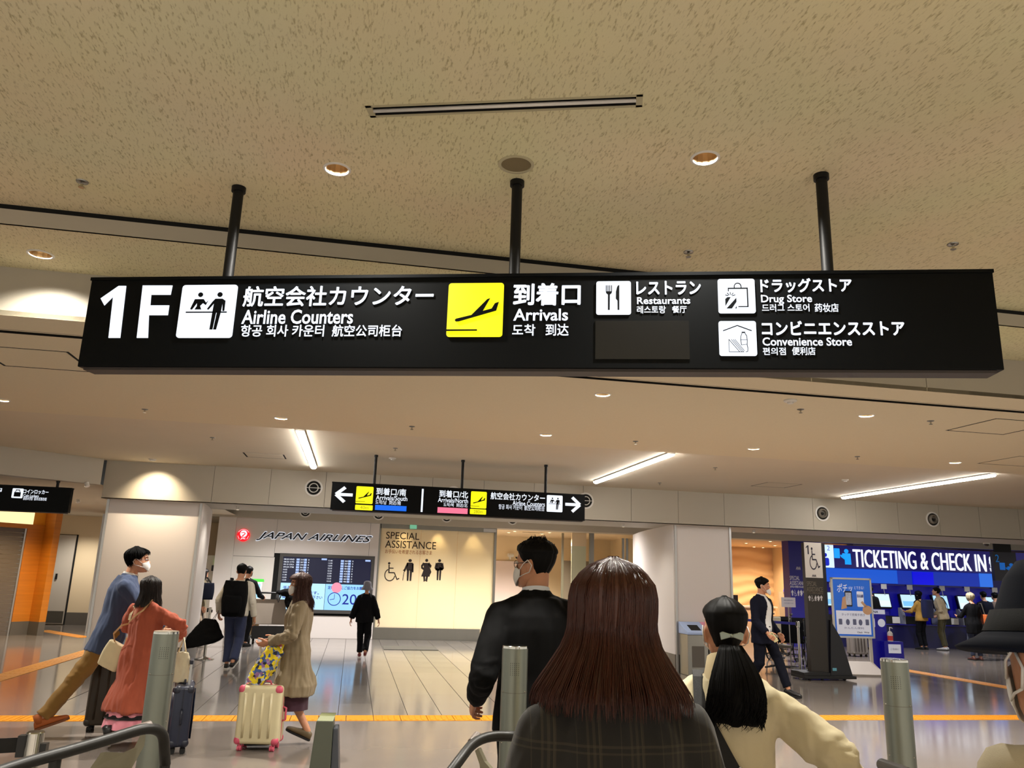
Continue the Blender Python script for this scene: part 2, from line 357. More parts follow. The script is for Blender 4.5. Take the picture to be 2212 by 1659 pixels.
ts = thing('tactile_strip', 'yellow tactile paving strip crossing the hall under the second hanging sign', 'tactile strip', (0, 0, 0))
tm = MB().box(.003, .307, 9.80, 10.155, -.011, .004)
for q in range(4):
    tm.box(.03+q*.07, .06+q*.07, 9.83, 10.13, .004, .008)
first = None
for i in range(-19, 42):
    if first is None: first = o = part('tile', tm, M['tactile'], ts)
    else: o = first.copy(); COL.objects.link(o); o.parent = ts
    o.location = (.36+i*.3125, 0, 0)
def strip_y(lbl, pts, n, w=.32):
    t = thing('tactile_strip', lbl, 'tactile strip'); a, b = V(pts[0]), V(pts[1]); d = (b-a); L = d.length; d.normalize(); an = math.atan2(d.y, d.x); k = max(2, int(L/.3125)); m0 = None
    bx = MB().box(.003, L/k-.003, -w/2, w/2, 0, .006)
    for q in range(4): bx.box(.03, L/k-.03, -w/2+.04+q*.07, -w/2+.07+q*.07, .006, .009)
    for i in range(k):
        if m0 is None: m0 = o = part('tile', bx, M['tactile'], t)
        else: o = m0.copy(); COL.objects.link(o); o.parent = t
        p = a+d*(L*i/k); o.location = (p.x, p.y, 0.0); o.rotation_euler = (0, 0, an)
strip_y('yellow tactile strip running back beside the man in the blue jacket', [(-4.93, 10.17, 0), (-4.88, 17.6, 0)], 30)
strip_y('yellow tactile strip turning away before the grey service door', [(-7.45, 22.3, 0), (-5.9, 20.45, 0)], 8)
strip_y('yellow tactile strip leading back to the blue ticketing kiosks', [(11.75, 10.17, 0), (11.5, 16.0, 0)], 20)
# ------------------------------------------------------------------ ceilings
def grooved(x0, x1, y0, y1): return rect(x0, x1, y0, y1)
DL1 = [(-.256, 4.11), (1.655, 3.504)]; SPK = (.702, 3.815)
DL3 = [(2.175, 6.94), (4.955, 6.98), (2.172, 9.222), (-.946, 9.259), (4.913, 9.246), (7.893, 9.305), (-3.87, 9.26), (7.75, 6.95)]
sgn_d = V((.9567, -.2910, 0)); sgn_a = V((-.828, 4.479, 0)); sgn_ang = math.atan2(sgn_d.y, sgn_d.x)
def orect(cx, cy, hx, hy, a):
    c, s_ = math.cos(a), math.sin(a); return [(cx+c*u-s_*v, cy+s_*u+c*v) for u, v in ((-hx, -hy), (hx, -hy), (hx, hy), (-hx, hy))]
va, vb = V((-.07, 3.488, 0)), V((1.13, 3.104, 0)); vang = math.atan2(vb.y-va.y, vb.x-va.x); vc = (va+vb)/2; vl = (vb-va).length/2
struct('ceiling', sheet(-14, 20, -9, Y1, Z1, [circ(x, y, .066) for x, y in DL1]+[circ(*SPK, .082)]+[orect(vc.x, vc.y, vl, .034, vang)]), M['ceil'])
DL2 = (-2.26, 5.573)
struct('ceiling.001', sheet(-14, 20, Y1, Y2, Z2, [circ(*DL2, .075)]), M['ceil'])
PAN3 = [(-3.2, -2.44, 6.86, 7.57), (6.2, 6.93, 6.69, 7.41), (8.2, 8.93, 8.55, 9.27)]
c3 = struct('ceiling.002', sheet(-14, 22, 6.42, Y3, Z3, [circ(x, y, .07) for x, y in DL3]+[rect(*p) for p in PAN3]), M['ceil_far'])
PAN4 = [(-1.8, -1.18, 12.55, 13.05), (6.9, 7.57, 12.55, 13.17)]
c4 = struct('ceiling.003', sheet(-6.2, 24, Y3, YB, Z4, [rect(*p) for p in PAN4]), M['ceil_smooth'])
for c_, P, z in ((c3, PAN3, Z3), (c4, PAN4, Z4)):
    for x0, x1, y0, y1 in P:
        part('access_panel', MB().box(x0+.028, x1-.028, y0+.028, y1-.028, z-.001, z+.002), M['ceil_far'] if c_ is c3 else M['ceil_smooth'], c_)
        part('panel_recess', MB().box(x0-.03, x1+.03, y0-.03, y1+.03, z+.003, z+.02), M['dark'], c_)  # nearly flush dark sheet, paints the shade of the gap around the panel
struct('ceiling.004', MB().box(-14, 24, Y3, Y3+.01, Z3, Z4+.02), M['ceil_smooth'])
struct('roof', MB().box(-30, 40, -9, 34, 4.3, 4.4), M['dark'])  # unseen slab added to stop world light leaking through the ceiling gaps
# stepped fascias
f1 = struct('trim_1', MB().box(-14, 20, Y1, Y1+.02, Z2, Z1-.03), M['panel'])
part('shadow_gap', MB().box(-14, 20, Y1+.012, Y1+.02, Z1-.03, Z1+.02), M['dark'], f1)
f2 = struct('trim_2', MB().box(-14, 20, Y2+.012, Y2+.03, Z3, Z2+.02), M['dark'])
x = 3.694-1.106*9; pm = None
while x < 12:
    pb = MB().box(.003, 1.103, Y2, Y2+.014, Z3-.005, Z2)
    if pm is None: pm = o = part('panel', pb, M['panel'], f2)
    else: o = pm.copy(); COL.objects.link(o); o.parent = f2
    o.location = (x, 0, 0); x += 1.106
lip = struct('trim_3', MB().box(-14, 20, Y2, 6.22, Z3-.006, Z3+.03), M['ceil_far'])
lv = thing('linear_diffuser', 'long dark slot air diffuser along the stepped ceiling edge', 'air diffuser', (0, 0, 0))
part('slot', MB().box(-14, 20, 6.22, 6.42, Z3+.05, Z3+.07), M['dark'], lv)
part('frame', MB().box(-14, 20, 6.225, 6.292, Z3-.004, Z3+.03), M['ceil_far'], lv)
part('frame', MB().box(-14, 20, 6.304, 6.33, Z3-.002, Z3+.03), M['ceil_far'], lv)
part('frame', MB().box(-14, 20, 6.402, 6.42, Z3-.001, Z3+.03), M['ceil_far'], lv)
part('slot_liner', MB().box(-14, 20, 6.396, 6.4015, Z3-.003, Z3+.06), M['dark'], lv); part('slot_liner', MB().box(-14, 20, 6.300, 6.3035, Z3-.003, Z3+.06), M['dark'], lv)  # dark strips added to paint shade on the inner slot faces
# bulkhead with panels
bk = struct('wall_bulkhead', MB().box(-4.27, 24, YB+.02, 16.0, ZB+.01, Z4+.05), M['dark'])
part('soffit', MB().box(-4.27, 24, YB, 16.0, ZB, ZB+.012), M['panel'], bk)
xs = [-4.27]; x = -2.504
while x < 24: xs.append(x); x += .953
for a, b in zip(xs[:-1], xs[1:]):
    part('panel', MB().box(a+.003, b-.003, YB, YB+.025, ZB, Z4+.04), M['panel'], bk)
part('back_face', MB().box(-4.27, 24, 15.98, 16.01, ZB, 3.6), M['panel'], bk)
struct('ceiling.005', MB().box(-4.27, 24, 16.0, YW+.2, 3.45, 3.5), M['ceil_smooth'])
struct('trim_4', MB().box(-4.3, 24, YW-.25, YW+.35, 2.9, 3.46), M['panel'])
# slanting fascia at the left, low ceiling behind it
pa, pb_ = V((-4.27, 14.35, 0)), V((-8.5, 11.0, 0)); d = (pb_-pa).normalized(); nn = V((-d.y, d.x, 0))
if nn.y > 0: nn = -nn
mb = MB(); q = [pa, pb_, pb_-nn*.2, pa-nn*.2]; mb.add([(p.x, p.y, z) for z in (2.94, 3.42) for p in q], [(0, 1, 2, 3), (4, 5, 6, 7), (0, 1, 5, 4), (1, 2, 6, 5), (2, 3, 7, 6), (3, 0, 4, 7)])
struct('wall_left', mb, M['panel'])
mb = MB(); mb.add([(-4.27, 14.36, 2.945), (-8.5, 11.01, 2.945), (-16, 11, 2.945), (-16, 26, 2.945), (-3.0, 26, 2.945), (-3.0, 16.0, 2.945), (-4.27, 16.0, 2.945)], [tuple(range(7))]); struct('ceiling.006', mb, M['ceil_smooth'])
mb = MB(); mb.add([(-6.2, Y3, Z4), (-6.2, 14.5, Z4), (-14, 14.5, Z4), (-14, Y3, Z4)], [(0, 1, 2, 3)]); struct('ceiling.007', mb, M['ceil_smooth'])
# columns
def column(name, poly, trim, z1=ZB):
    n = len(poly); mb = MB(); mb.add([(x, y, .33) for x, y in poly]+[(x, y, z1) for x, y in poly], [tuple(range(n)), tuple(range(n, 2*n))]+[(i, (i+1) % n, (i+1) % n+n, i+n) for i in range(n)])
    c = struct(name, mb, M['white_wall'], smooth=True, auto=.7)
    cx = sum(p[0] for p in poly)/n; cyy = sum(p[1] for p in poly)/n
    pl = [(cx+(x-cx)*1.004, cyy+(y-cyy)*1.004) for x, y in poly]
    mb = MB(); mb.add([(x, y, 0) for x, y in pl]+[(x, y, .33) for x, y in pl], [tuple(range(n)), tuple(range(n, 2*n))]+[(i, (i+1) % n, (i+1) % n+n, i+n) for i in range(n)]); part('baseboard', mb, M['grey_base'], c)
    for x, y in trim: part('corner_trim', MB().box(x-.02, x+.02, y-.02, y+.03, 0, z1), M['alu'], c)
YC = 14.69
def side(x0, sgn): return [(x0+sgn*a, YC+b) for a, b in ((.0, .0), (.035, .03), (.03, .35), (-.02, .9), (-.12, 1.8), (-.30, 2.9), (-.52, 3.9))]
column('wall_pillar_left', [(-4.20, YC)]+side(-2.68, 1)+[(-4.2, 18.6)], [(-2.69, YC), (-4.2, YC)])
column('wall_pillar_right', [(7.22, YC), (7.22, 18.4)]+side(6.08, -1)[::-1], [(6.08, YC), (7.22, YC)])
# check-in wall
jw = struct('wall_back', MB().box(-3.0, .60, YW+.02, YW+.3, 0, 2.9), M['dark'])
for x0, x1, z0, z1 in ((-3.0, -2.0, 1.95, 2.9), (-2.0, .36, 2.05, 2.9), (.36, .6, 0, 2.9), (-3.0, -1.98, 0, 1.947), (-1.98, .357, 0, .55)):
    part('panel', MB().box(x0+.003, x1-.003, YW, YW+.03, z0+.003, z1-.002), M['white_wall'], jw)
struct('wall_back_jamb', MB().box(-3.42, -3.0, YW-.05, YW+.25, 0, 2.9), M['white_wall'])
struct('wall_corridor', MB().box(-14, -3.42, 25.2, 25.4, 0, 3.0), M['cream_wall'])
struct('wall_corridor.001', MB().box(-7.62, -6.95, 24.42, 24.62, 0, 2.95).box(-9.5, -8.45, 24.42, 24.62, 0, 2.95).box(-8.45, -7.62, 24.42, 24.62, 2.42, 2.95), M['cream_wall'])
# ================================================================== ceiling fixtures
def downlight(x, y, z, r, label, power, tilt=0.0, lamp='lamp'):
    t = thing('downlight', label, 'downlight', (x, y, z), group='recessed ceiling downlights')
    part('trim_ring', MB().lathe([(r*1.18, 0), (r*1.18, -.004), (r*.98, -.006), (r*.96, .0)], 28, cap=False), M['plastic_w'], t, smooth=True, auto=.5)
    mb = MB(); n = 28; prof = [(r*.98, 0), (r*.9, .03), (r*.72, .07), (r*.45, .10)]
    for i in range(3):
        a, b = prof[i], prof[i+1]; o = len(mb.v)
        for p in (a, b): mb.v += [(p[0]*(1-.03*(k % 2))*math.cos(2*math.pi*k/n), p[0]*(1-.03*(k % 2))*math.sin(2*math.pi*k/n), p[1]) for k in range(n)]
        mb.f += [(o+k, o+(k+1) % n, o+n+(k+1) % n, o+n+k) for k in range(n)]
    part('reflector', mb, M['reflector'], t)
    part('lamp', MB().lathe([(r*.46, .101), (r*.46, .098), (.001, .096)], 20), M[lamp], t)
    spot('downlight_beam', (x, y, z+.01), power, rot=(tilt, 0, 0), ang=2.4, blend=.9, rad=.03)
    return t
PW = 370
M['vent_frame'] = mat('ceiling coloured frame', (186, 178, 146), .6)
downlight(*DL1[0], Z1, .065, 'round recessed downlight above the first hanging pole of the big sign', PW)
downlight(*DL1[1], Z1, .065, 'round recessed downlight above the restaurant lettering of the big sign', PW)
downlight(*DL2, Z2, .073, 'recessed downlight in the narrow ceiling step at the upper left corner', 110)
for i, (x, y) in enumerate(DL3):
    downlight(x, y, Z3, .068, ('small recessed downlight under the big sign near its long slot diffuser', 'recessed downlight between the slot diffuser and the rightmost access panel', 'recessed downlight before the middle pole of the second sign', 'recessed downlight beside the short slanting linear lamp', 'recessed downlight beyond the middle linear lamp', 'recessed downlight above the end of the longest linear lamp', 'recessed downlight at the left edge of the picture', 'recessed downlight at the right picture edge')[i], PW)
for x, y in ((6.5, 3.2), (-3.6, 3.4), (-5.5, 6.5)):
    spot("downlight_beam", (x, y, 3.75), PW, ang=2.3, blend=.9, rad=.05)  # added fill spots out of view, no fixtures belong to them
for x in (-4.4, -2.3, -.3, 1.7, 3.7, 5.8):
    spot('downlight_beam', (x, -1.1, 3.75), 950, ang=1.45, blend=.5, rad=.05); spot('downlight_beam', (x, -4.6, 3.75), 700, ang=1.6, blend=.5, rad=.05)  # fill spots added behind the camera, their floor bounce brightens the near ceiling
# linear lamps
tubes = [(-.79, 10.12, 13.72, 'short looking linear lamp nearest the second sign on its left'), (4.15, 10.12, 13.62, 'middle slanting linear lamp above the arrow end of the second sign'), (9.25, 10.16, 13.93, 'longest looking linear lamp over the ticketing counters')]
for x, y0, y1, lb in tubes:
    t = thing('linear_lamp', lb, 'ceiling lamp', (x, y0, Z4), group='linear ceiling lamps'); L = y1-y0
    part('housing', MB().box(-.055, .055, 0, L, -.02, 0), M['alu'], t)
    mb = MB(); rings = []
    for k in range(9):
        a = math.pi*k/8; rings.append((.05*math.cos(a), -.02-.035*math.sin(a)))
    mb.loft([[(px, yy, pz) for px, pz in rings] for yy in (0.0, L)]); part('diffuser', mb, M['tube'], t, smooth=True, auto=.6)
# slot vent on the near ceiling
t = thing('slot_vent', 'long narrow slot air vent in the acoustic ceiling above the big sign', 'air vent', (vc.x, vc.y, Z1), vang)
part('vent_frame', MB().box(-vl-.03, vl+.03, -.05, -.034, -.002, .01).box(-vl-.03, vl+.03, .034, .05, -.002, .01).box(-vl-.03, -vl, -.05, .05, -.002, .01).box(vl, vl+.03, -.05, .05, -.002, .01), M['vent_frame'], t)
part('blade', MB().tube([(-vl, 0, .002), (vl, 0, .002)], .0095, 10), M['plastic_w'], t, smooth=True)
part('slot', MB().box(-vl, vl, -.034, .034, .05, .06), M['dark'], t)
part('vent_side', MB().box(-vl, vl, .03, .034, 0, .05).box(-vl, vl, -.034, -.03, 0, .05), M['dark'], t)
t = thing('ceiling_speaker', 'round beige speaker grille in the ceiling above the middle sign pole', 'speaker', (SPK[0], SPK[1], Z1))
part('rim', MB().lathe([(.098, 0), (.098, -.004), (.082, -.006), (.08, .004)], 32, cap=False), M['vent_frame'], t, smooth=True, auto=.5)
part('grille', MB().lathe([(.081, .006), (.081, .0), (.001, -.002)], 32), mat('speaker grille cloth', (138, 124, 92), .9, bump=.6, bscale=400), t)
def sprinkler(x, y, z, lb):
    t = thing('sprinkler', lb, 'sprinkler', (x, y, z), group='ceiling sprinklers')
    part('plate', MB().lathe([(.035, 0), (.033, -.006), (.012, -.012)], 16), M['steel'], t, smooth=True, auto=.5)
    part('head', MB().cyl((0, 0, -.01), (0, 0, -.03), .008, n=8).lathe([(.018, -.034), (.018, -.038)], 12), M['chrome'], t)
for x, y, z, lb in ((-1.73, 4.635, Z1, 'small dark sprinkler head near the upper left corner'), (2.065, 4.672, Z1, 'small sprinkler head between the middle and last sign poles'), (3.639, 4.114, Z1, 'sprinkler head at the far upper right of the near ceiling'),
    (-2.416, 9.262, Z3, 'sprinkler in the lower ceiling beneath the 1F lettering'), (4.201, 6.933, Z3, 'sprinkler under the drug store end of the big sign'), (5.707, 7.008, Z3, 'sprinkler beside the right access panel'), (3.333, 9.265, Z3, 'sprinkler left of the middle linear lamp end'), (6.441, 9.328, Z3, 'sprinkler between two downlights beyond the middle lamp'), (.553, 9.247, Z3, 'sprinkler above the second sign first pole'),
    (-2.02, 11.232, Z4, 'sprinkler over the beige pillar left of the linear lamp'), (.455, 11.204, Z4, 'sprinkler just before the second sign'), (5.318, 11.232, Z4, 'sprinkler right of the middle linear lamp'), (5.279, 13.426, Z4, 'sprinkler close to the bulkhead right of the arrow sign')):
    sprinkler(x, y, z, lb)
def detector(x, y, z, r, lb):
    t = thing('smoke_detector', lb, 'smoke detector', (x, y, z)); part('base', MB().lathe([(r, 0), (r, -.012), (r*.8, -.02)], 20), M['plastic_w'], t, smooth=True, auto=.5); part('sensor', MB().lathe([(r*.5, -.02), (r*.45, -.035), (.001, -.037)], 16), M['plastic_w'], t, smooth=True, auto=.5)
detector(.463, 12.2, Z4, .055, 'round smoke detector on the smooth ceiling over the second sign'); detector(7.815, 11.69, Z4, .055, 'round smoke detector between the two long linear lamps'); detector(3.9, 6.6, Z3, .06, 'round detector on the ceiling under the drug store sign end')
t = thing('spotlight', 'small adjustable spotlight washing the bulkhead above the beige pillar', 'spotlight', (-3.42, 14.0, Z4))
part('base', MB().lathe([(.06, 0), (.06, -.01), (.05, -.014)], 20), M['plastic_w'], t, smooth=True, auto=.5); part('lamp_can', MB().lathe([(.045, -.012), (.045, -.03), (.04, -.031)], 16), M['plastic_w'], t, smooth=True, auto=.5)
spot('wall_wash_beam', (-3.42, 14.02, Z4-.05), 110, (1, .82, .58), rot=(math.radians(33), 0, 0), ang=1.7, blend=1.0, rad=.02)
def soffit_light(x, y, lb, p=30):
    t = thing('spotlight', lb, 'spotlight', (x, y, ZB)); part('can', MB().cyl((0, 0, 0), (0, 0, -.05), .03, n=14), M['plastic_w'], t, smooth=True, auto=.5); part('lamp', MB().lathe([(.026, -.051), (.001, -.054)], 14), M['lamp'], t)
    spot('soffit_beam', (x, y, ZB-.08), p, ang=2.4, blend=.8, rad=.03)
soffit_light(-2.15, 15.2, 'tiny bright spotlight under the bulkhead beside the beige pillar'); soffit_light(5.2, 15.2, 'tiny bright spotlight under the bulkhead left of the grey pillar'); soffit_light(8.0, 15.2, 'tiny twin spotlight under the bulkhead right of the grey pillar')
# round air nozzles
def nozzle(x, y, z, r, lb, kind=0, grp='round air nozzles on the bulkhead'):
    t = thing('air_nozzle', lb, 'air nozzle', (x, y, z), group=grp)
    part('flange', MB().lathe([(r, 0), (r, .012), (r*.82, .02), (r*.78, .006)], 32, axis='y', cap=False), M['plastic_w'], t, smooth=True, auto=.6)
    part('throat', MB().lathe([(r*.79, .010), (r*.6, .008), (.001, .006)], 28, axis='y'), M['dark'], t)
    if kind == 0:
        part('ring', MB().tube([(r*.5*math.cos(2*math.pi*k/28), -.02, r*.5*math.sin(2*math.pi*k/28)) for k in range(28)], r*.055, 6, closed=True), M['plastic_w'], t, smooth=True)
        part('vane', MB().box(-r*.8, r*.8, -.03, -.012, -r*.03, r*.03), M['plastic_w'], t)
    else:
        part('ball', MB().lathe([(r*.62, .01), (r*.60, .05), (r*.42, .075), (r*.36, .06), (r*.33, .02)], 26, c=(-.01, 0, 0), axis='y'), mat('grey nozzle '+lb[:6], (120, 114, 104), .5), t, smooth=True, auto=.7)
        part('core', MB().lathe([(r*.2, .02), (r*.18, .06), (.001, .062)], 18, c=(-.02, 0, -.01), axis='y'), M['dark'], t)
for x, z, lb, k in ((-.80, 3.076, 'round air nozzle left of the second hanging sign', 0), (4.215, 3.09, 'round air nozzle half hidden by the arrow end of the second sign', 0), (9.133, 3.075, 'round air nozzle above the totem with the wheelchair symbol', 1), (11.63, 3.065, 'round air nozzle above the check in lettering', 1), (1.7, 3.08, 'round air nozzle behind the middle pole of the second sign', 0), (14.13, 3.07, 'round air nozzle near the right picture edge', 1)):
    nozzle(x, YB, z, .155, lb, k)
for px, lb in ((660, 'round nozzle peeping under the bulkhead above the airline name'), (818, 'round nozzle peeping under the bulkhead above the monitor edge'), (965, 'round nozzle peeping under the bulkhead above the frosted glass'), (1107, 'round nozzle peeping under the bulkhead above the dark suited man')):
    p = at_y(px, 1105+(px-660)*.037, YW-.25); nozzle(p.x, YW-.25, p.z, .15, lb, 0, 'round air nozzles on the rear beam')
t = thing('security_camera', 'small dark dome camera under the soffit over the check in lettering', 'camera', (14.0, 15.8, ZB)); part('base', MB().lathe([(.07, 0), (.07, -.03)], 18), M['plastic_w'], t); part('dome', MB().ball((0, 0, -.03), .055), mat('smoked dome', (60, 54, 50), .2), t, smooth=True)
# ================================================================== hanging signs
def hanging_sign(label, mx, x0, x1, z0, z1, dep, poles, ztop, pole_r, lip=.015):
    t = thing('hanging_sign', label, 'sign', mx=mx)
    part('case', MB().box(x0, x1, -dep/2, dep/2, z0, z1), M['black'], t, bevel=.004)
    part('bottom_tray', MB().box(x0+.03, x1-.03, -dep/2+.012, dep/2-.004, z0-lip, z0), mat('sign underside', (52, 44, 42), .5), t)
    part('top_rail', MB().box(x0-.004, x1+.004, -dep/2-.006, dep/2+.006, z1-.012, z1+.006), M['black'], t)
    for px in poles:
        p = part('pole', MB().cyl((px, 0, z1), (px, 0, ztop), pole_r, n=18), M['blackpaint'], t, smooth=True, auto=.6)
        part('collar', MB().lathe([(pole_r*1.35, ztop-.03), (pole_r*1.35, ztop)], 20, c=(px, 0, 0)), M['blackpaint'], p, smooth=True, auto=.6)
    return t, Face(t, -dep/2)
mxs = Matrix.Translation((sgn_a.x, sgn_a.y, 0)) @ Matrix.Rotation(sgn_ang, 4, 'Z')
SG, F1 = hanging_sign('large black overhead sign reading 1F Airline Counters and Arrivals', mxs, -.785, 4.095, 2.715, 3.237, .12, [0, 1.645, 3.305], Z1, .030)
W_, K_ = M['white'], M['black']
def ic_one(): return [[(0, .72), (.0, .70), (.20, .60), (.60, .86), (.42, .0), (.98, .0), (1.0, 1.0), (.66, 1.0)]]
def glyph(F, pts, name='numeral'):
    q = [F.uv(*p) for p in pts]; part(name, MB().prism(q, .004, y0=F.yf), W_, F.root)
glyph(F1, [(233+(x-180)*.3617, 560+(y-80)*.3617+0) for x, y in ()] or [(218, 645), (257, 618), (273, 618), (260, 730), (235, 730), (245, 641), (226, 660)])
glyph(F1, [(309, 617), (373, 617), (369, 637), (327, 637), (325, 660), (366, 660), (363, 681), (322, 681), (320, 730), (296, 730)], 'letter')
def pict(F, fn, l, t_, r, b, bgm, inner=None, rad=.02, mk=None):
    F.plate('pictogram_panel', l, t_, r, b, bgm, rad=rad)
    il, it, ir, ib = inner or (l, t_, r, b)
    return F.icon(fn, il, it, ir, ib, mk or K_, lift=.004)
pict(F1, ic_counter, 388, 616, 508, 730, W_, rad=.018)
F1.text('航空会社カウンター', 527, 618, 936, 661, W_, bold=.018); F1.text('Airline Counters', 523, 669, 763, 700, W_, bold=.034); F1.text('항공 회사 카운터', 521, 702, 700, 727, W_, bold=.014); F1.text('航空公司柜台', 718, 702, 868, 727, W_, bold=.014)
pict(F1, ic_plane, 967, 612, 1087, 728, M['yellow'], rad=.016)
F1.text('到着口', 1110, 613, 1253, 659, W_, bold=.028); F1.text('Arrivals', 1109, 667, 1227, 693, W_, bold=.034); F1.text('도착', 1107, 701, 1156, 725, W_, bold=.014); F1.text('到达', 1179, 700, 1228, 725, W_, bold=.014)
pict(F1, ic_fork, 1288, 608, 1363, 680, W_, rad=.012)
F1.text('レストラン', 1375, 608, 1513, 636, W_, bold=.028); F1.text('Restaurants', 1376, 642, 1491, 657, W_, bold=.034); F1.text('레스토랑', 1376, 661, 1438, 677, W_, bold=.014); F1.text('餐厅', 1452, 661, 1483, 676, W_, bold=.014)
F1.plate('cover_panel', 1286, 693, 1489, 776, mat('blank cover film', (15, 17, 19), .22), depth=.003)
pict(F1, ic_bag, 1551, 603, 1631, 677, W_, rad=.012)
F1.text('ドラッグストア', 1643, 602, 1839, 631, W_, bold=.028); F1.text('Drug Store', 1644, 637, 1754, 658, W_, bold=.034); F1.text('드러그 스토어', 1646, 657, 1748, 673, W_, bold=.014); F1.text('药妆店', 1760, 656, 1811, 674, W_, bold=.014)
pict(F1, ic_store, 1553, 694, 1634, 769, W_, rad=.012)
F1.text('コンビニエンスストア', 1646, 694, 1953, 724, W_, bold=.028); F1.text('Convenience Store', 1647, 729, 1840, 747, W_, bold=.034); F1.text('편의점', 1648, 751, 1697, 767, W_, bold=.014); F1.text('便利店', 1711, 750, 1761, 767, W_, bold=.014)
SG2, F2 = hanging_sign('black hanging sign reading Arrivals South and North with arrows', Matrix.Translation((0, 12.0, 0)), -.40, 3.46, 2.525, 2.925, .12, [.21, 1.53, 2.84], Z4, .022)
W2 = M['white_dim']
F2.icon(ic_larrow, 724, 1052, 762, 1085, W2, lift=0, name='arrow'); F2.icon(ic_rarrow, 1221, 1074, 1254, 1106, W2, lift=0, name='arrow')
pict(F2, ic_plane, 769, 1051, 806, 1088, M['yellow'], rad=.015); F2.plate('distance_panel', 767, 1091, 805, 1102, M['yellow'], rad=.01); F2.text('40m', 778, 1093, 796, 1100, mat('faint grey green print', (170, 165, 10), .6), depth=.002).location.y = -.004
F2.text('到着口/南', 813, 1055, 877, 1070, W2, bold=.018); F2.text('Arrivals/South', 812, 1071, 880, 1081, W2, bold=.018); F2.text('도착/남  到达/南', 811, 1081, 866, 1090, W2, bold=.004)
F2.plate('colour_strip', 810, 1092, 878, 1103, M['blue_lit']); F2.plate('divider', 910, 1056, 914, 1106, W2)
F2.text('到着口/北', 949, 1060, 1011, 1075, W2, bold=.018); F2.text('Arrivals/North', 946, 1076, 1011, 1086, W2, bold=.018); F2.text('도착/북  到达/北', 958, 1087, 1010, 1095, W2, bold=.004)
F2.plate('colour_strip', 945, 1097, 1010, 1109, M['pink_lit'])
pict(F2, ic_plane, 1017, 1062, 1051, 1098, M['yellow'], rad=.015); F2.plate('distance_panel', 1015, 1100, 1050, 1111, M['yellow'], rad=.01); F2.text('280m', 1023, 1102, 1043, 1109, mat('faint green print', (170, 165, 10), .6), depth=.002).location.y = -.004
F2.text('航空会社カウンター', 1060, 1066, 1177, 1081, W2, bold=.018); F2.text('Airline Counters', 1107, 1083, 1177, 1093, W2, bold=.018); F2.text('항공 회사 카운터  航空公司柜台', 1077, 1091, 1176, 1102, W2, bold=.004)
pict(F2, ic_counter, 1181, 1070, 1215, 1106, W2, rad=.015)
p0 = at_y(157, 1057, 14.1); SG3, F3 = hanging_sign('black hanging sign with a coin locker symbol at the left edge', Matrix.Translation((0, 14.1, 0)), p0.x-2.6, p0.x, 2.435, 2.83, .12, [at_y(125, 1045, 14.1).x, p0.x-2.3], 2.945, .022)
pict(F3, ic_locker, 26, 1055, 50, 1076, W2, rad=.015); F3.text('コインロッカー', 51, 1058, 105, 1067, W2, bold=.018); F3.text('Coin Lockers', 51, 1068, 84, 1074, W2, bold=.018); F3.text('물품보관함  投币式寄存柜', 50, 1074, 101, 1081, W2, bold=.004); F3.text('内', -8, 1053, 4, 1062, W2, bold=.018)
# ================================================================== rear shopfronts
def wallface(Y, x=0.0):
    t = thing('tmp', 'tmp', 'tmp', (0, Y, 0)); return t, Face(t, 0.0)
# airline name and emblem on the check-in wall
AL, FA = wallface(YW); AL.name = 'airline_sign'; tag(AL, 'black slanted airline name with white glowing edges on the check in wall', 'sign')
FA.text('JAPAN AIRLINES', 553, 1152, 805, 1173, M['white_dim'], bold=.05, shear=.42, depth=.012, name='halo')
lt = FA.text('JAPAN AIRLINES', 554, 1153, 804, 1172, mat('dark blue black letters', (12, 14, 26), .35), bold=.03, shear=.42, depth=.012); lt.location.y = -.026
EM = thing('airline_emblem', 'round glowing red crane emblem left of the airline name', 'emblem', (0, YW, 0)); FE = Face(EM, 0.0)
u0, u1, z0, z1 = FE.box(512, 1142, 540, 1170); ec = ((u0+u1)/2, (z0+z1)/2); er = (u1-u0)/2
part('disc', MB().prism(disc(ec[0], ec[1], er, 32), .03), emis('lit red', (255, 22, 34), 1.2), EM)
mb = MB(); mb.prism(disc(ec[0]+er*.03, ec[1]+er*.22, er*.54, 28), .004, y0=-.03)
for s_ in arc(ec[0], ec[1], er*.9, 30, 150, er*.05, 14)+arc(ec[0], ec[1]-er*.05, er*.8, 185, 225, er*.05, 8)+arc(ec[0], ec[1]-er*.05, er*.8, 315, 355, er*.05, 8): mb.prism(s_, .004, y0=-.03)
part('crane_field', mb, M['white_dim'], EM); mb = MB()
for q_ in (bar(-.36, .34, .02, .42, .10), bar(.0, .42, .26, .30, .12), bar(.26, .32, .22, .12, .13), bar(.24, .16, -.02, -.04, .15), bar(-.02, -.02, -.12, -.24, .2)): mb.prism([(ec[0]+er*x, ec[1]+er*y) for x, y in q_], .004, y0=-.034)
part('crane', mb, bpy.data.materials['lit red'], EM)
text(EM, 'JAL', ec[0]-er*.42, ec[0]+er*.42, ec[1]-er*.72, ec[1]-er*.38, -.031, M['white_dim'], bold=.05, shear=.3)
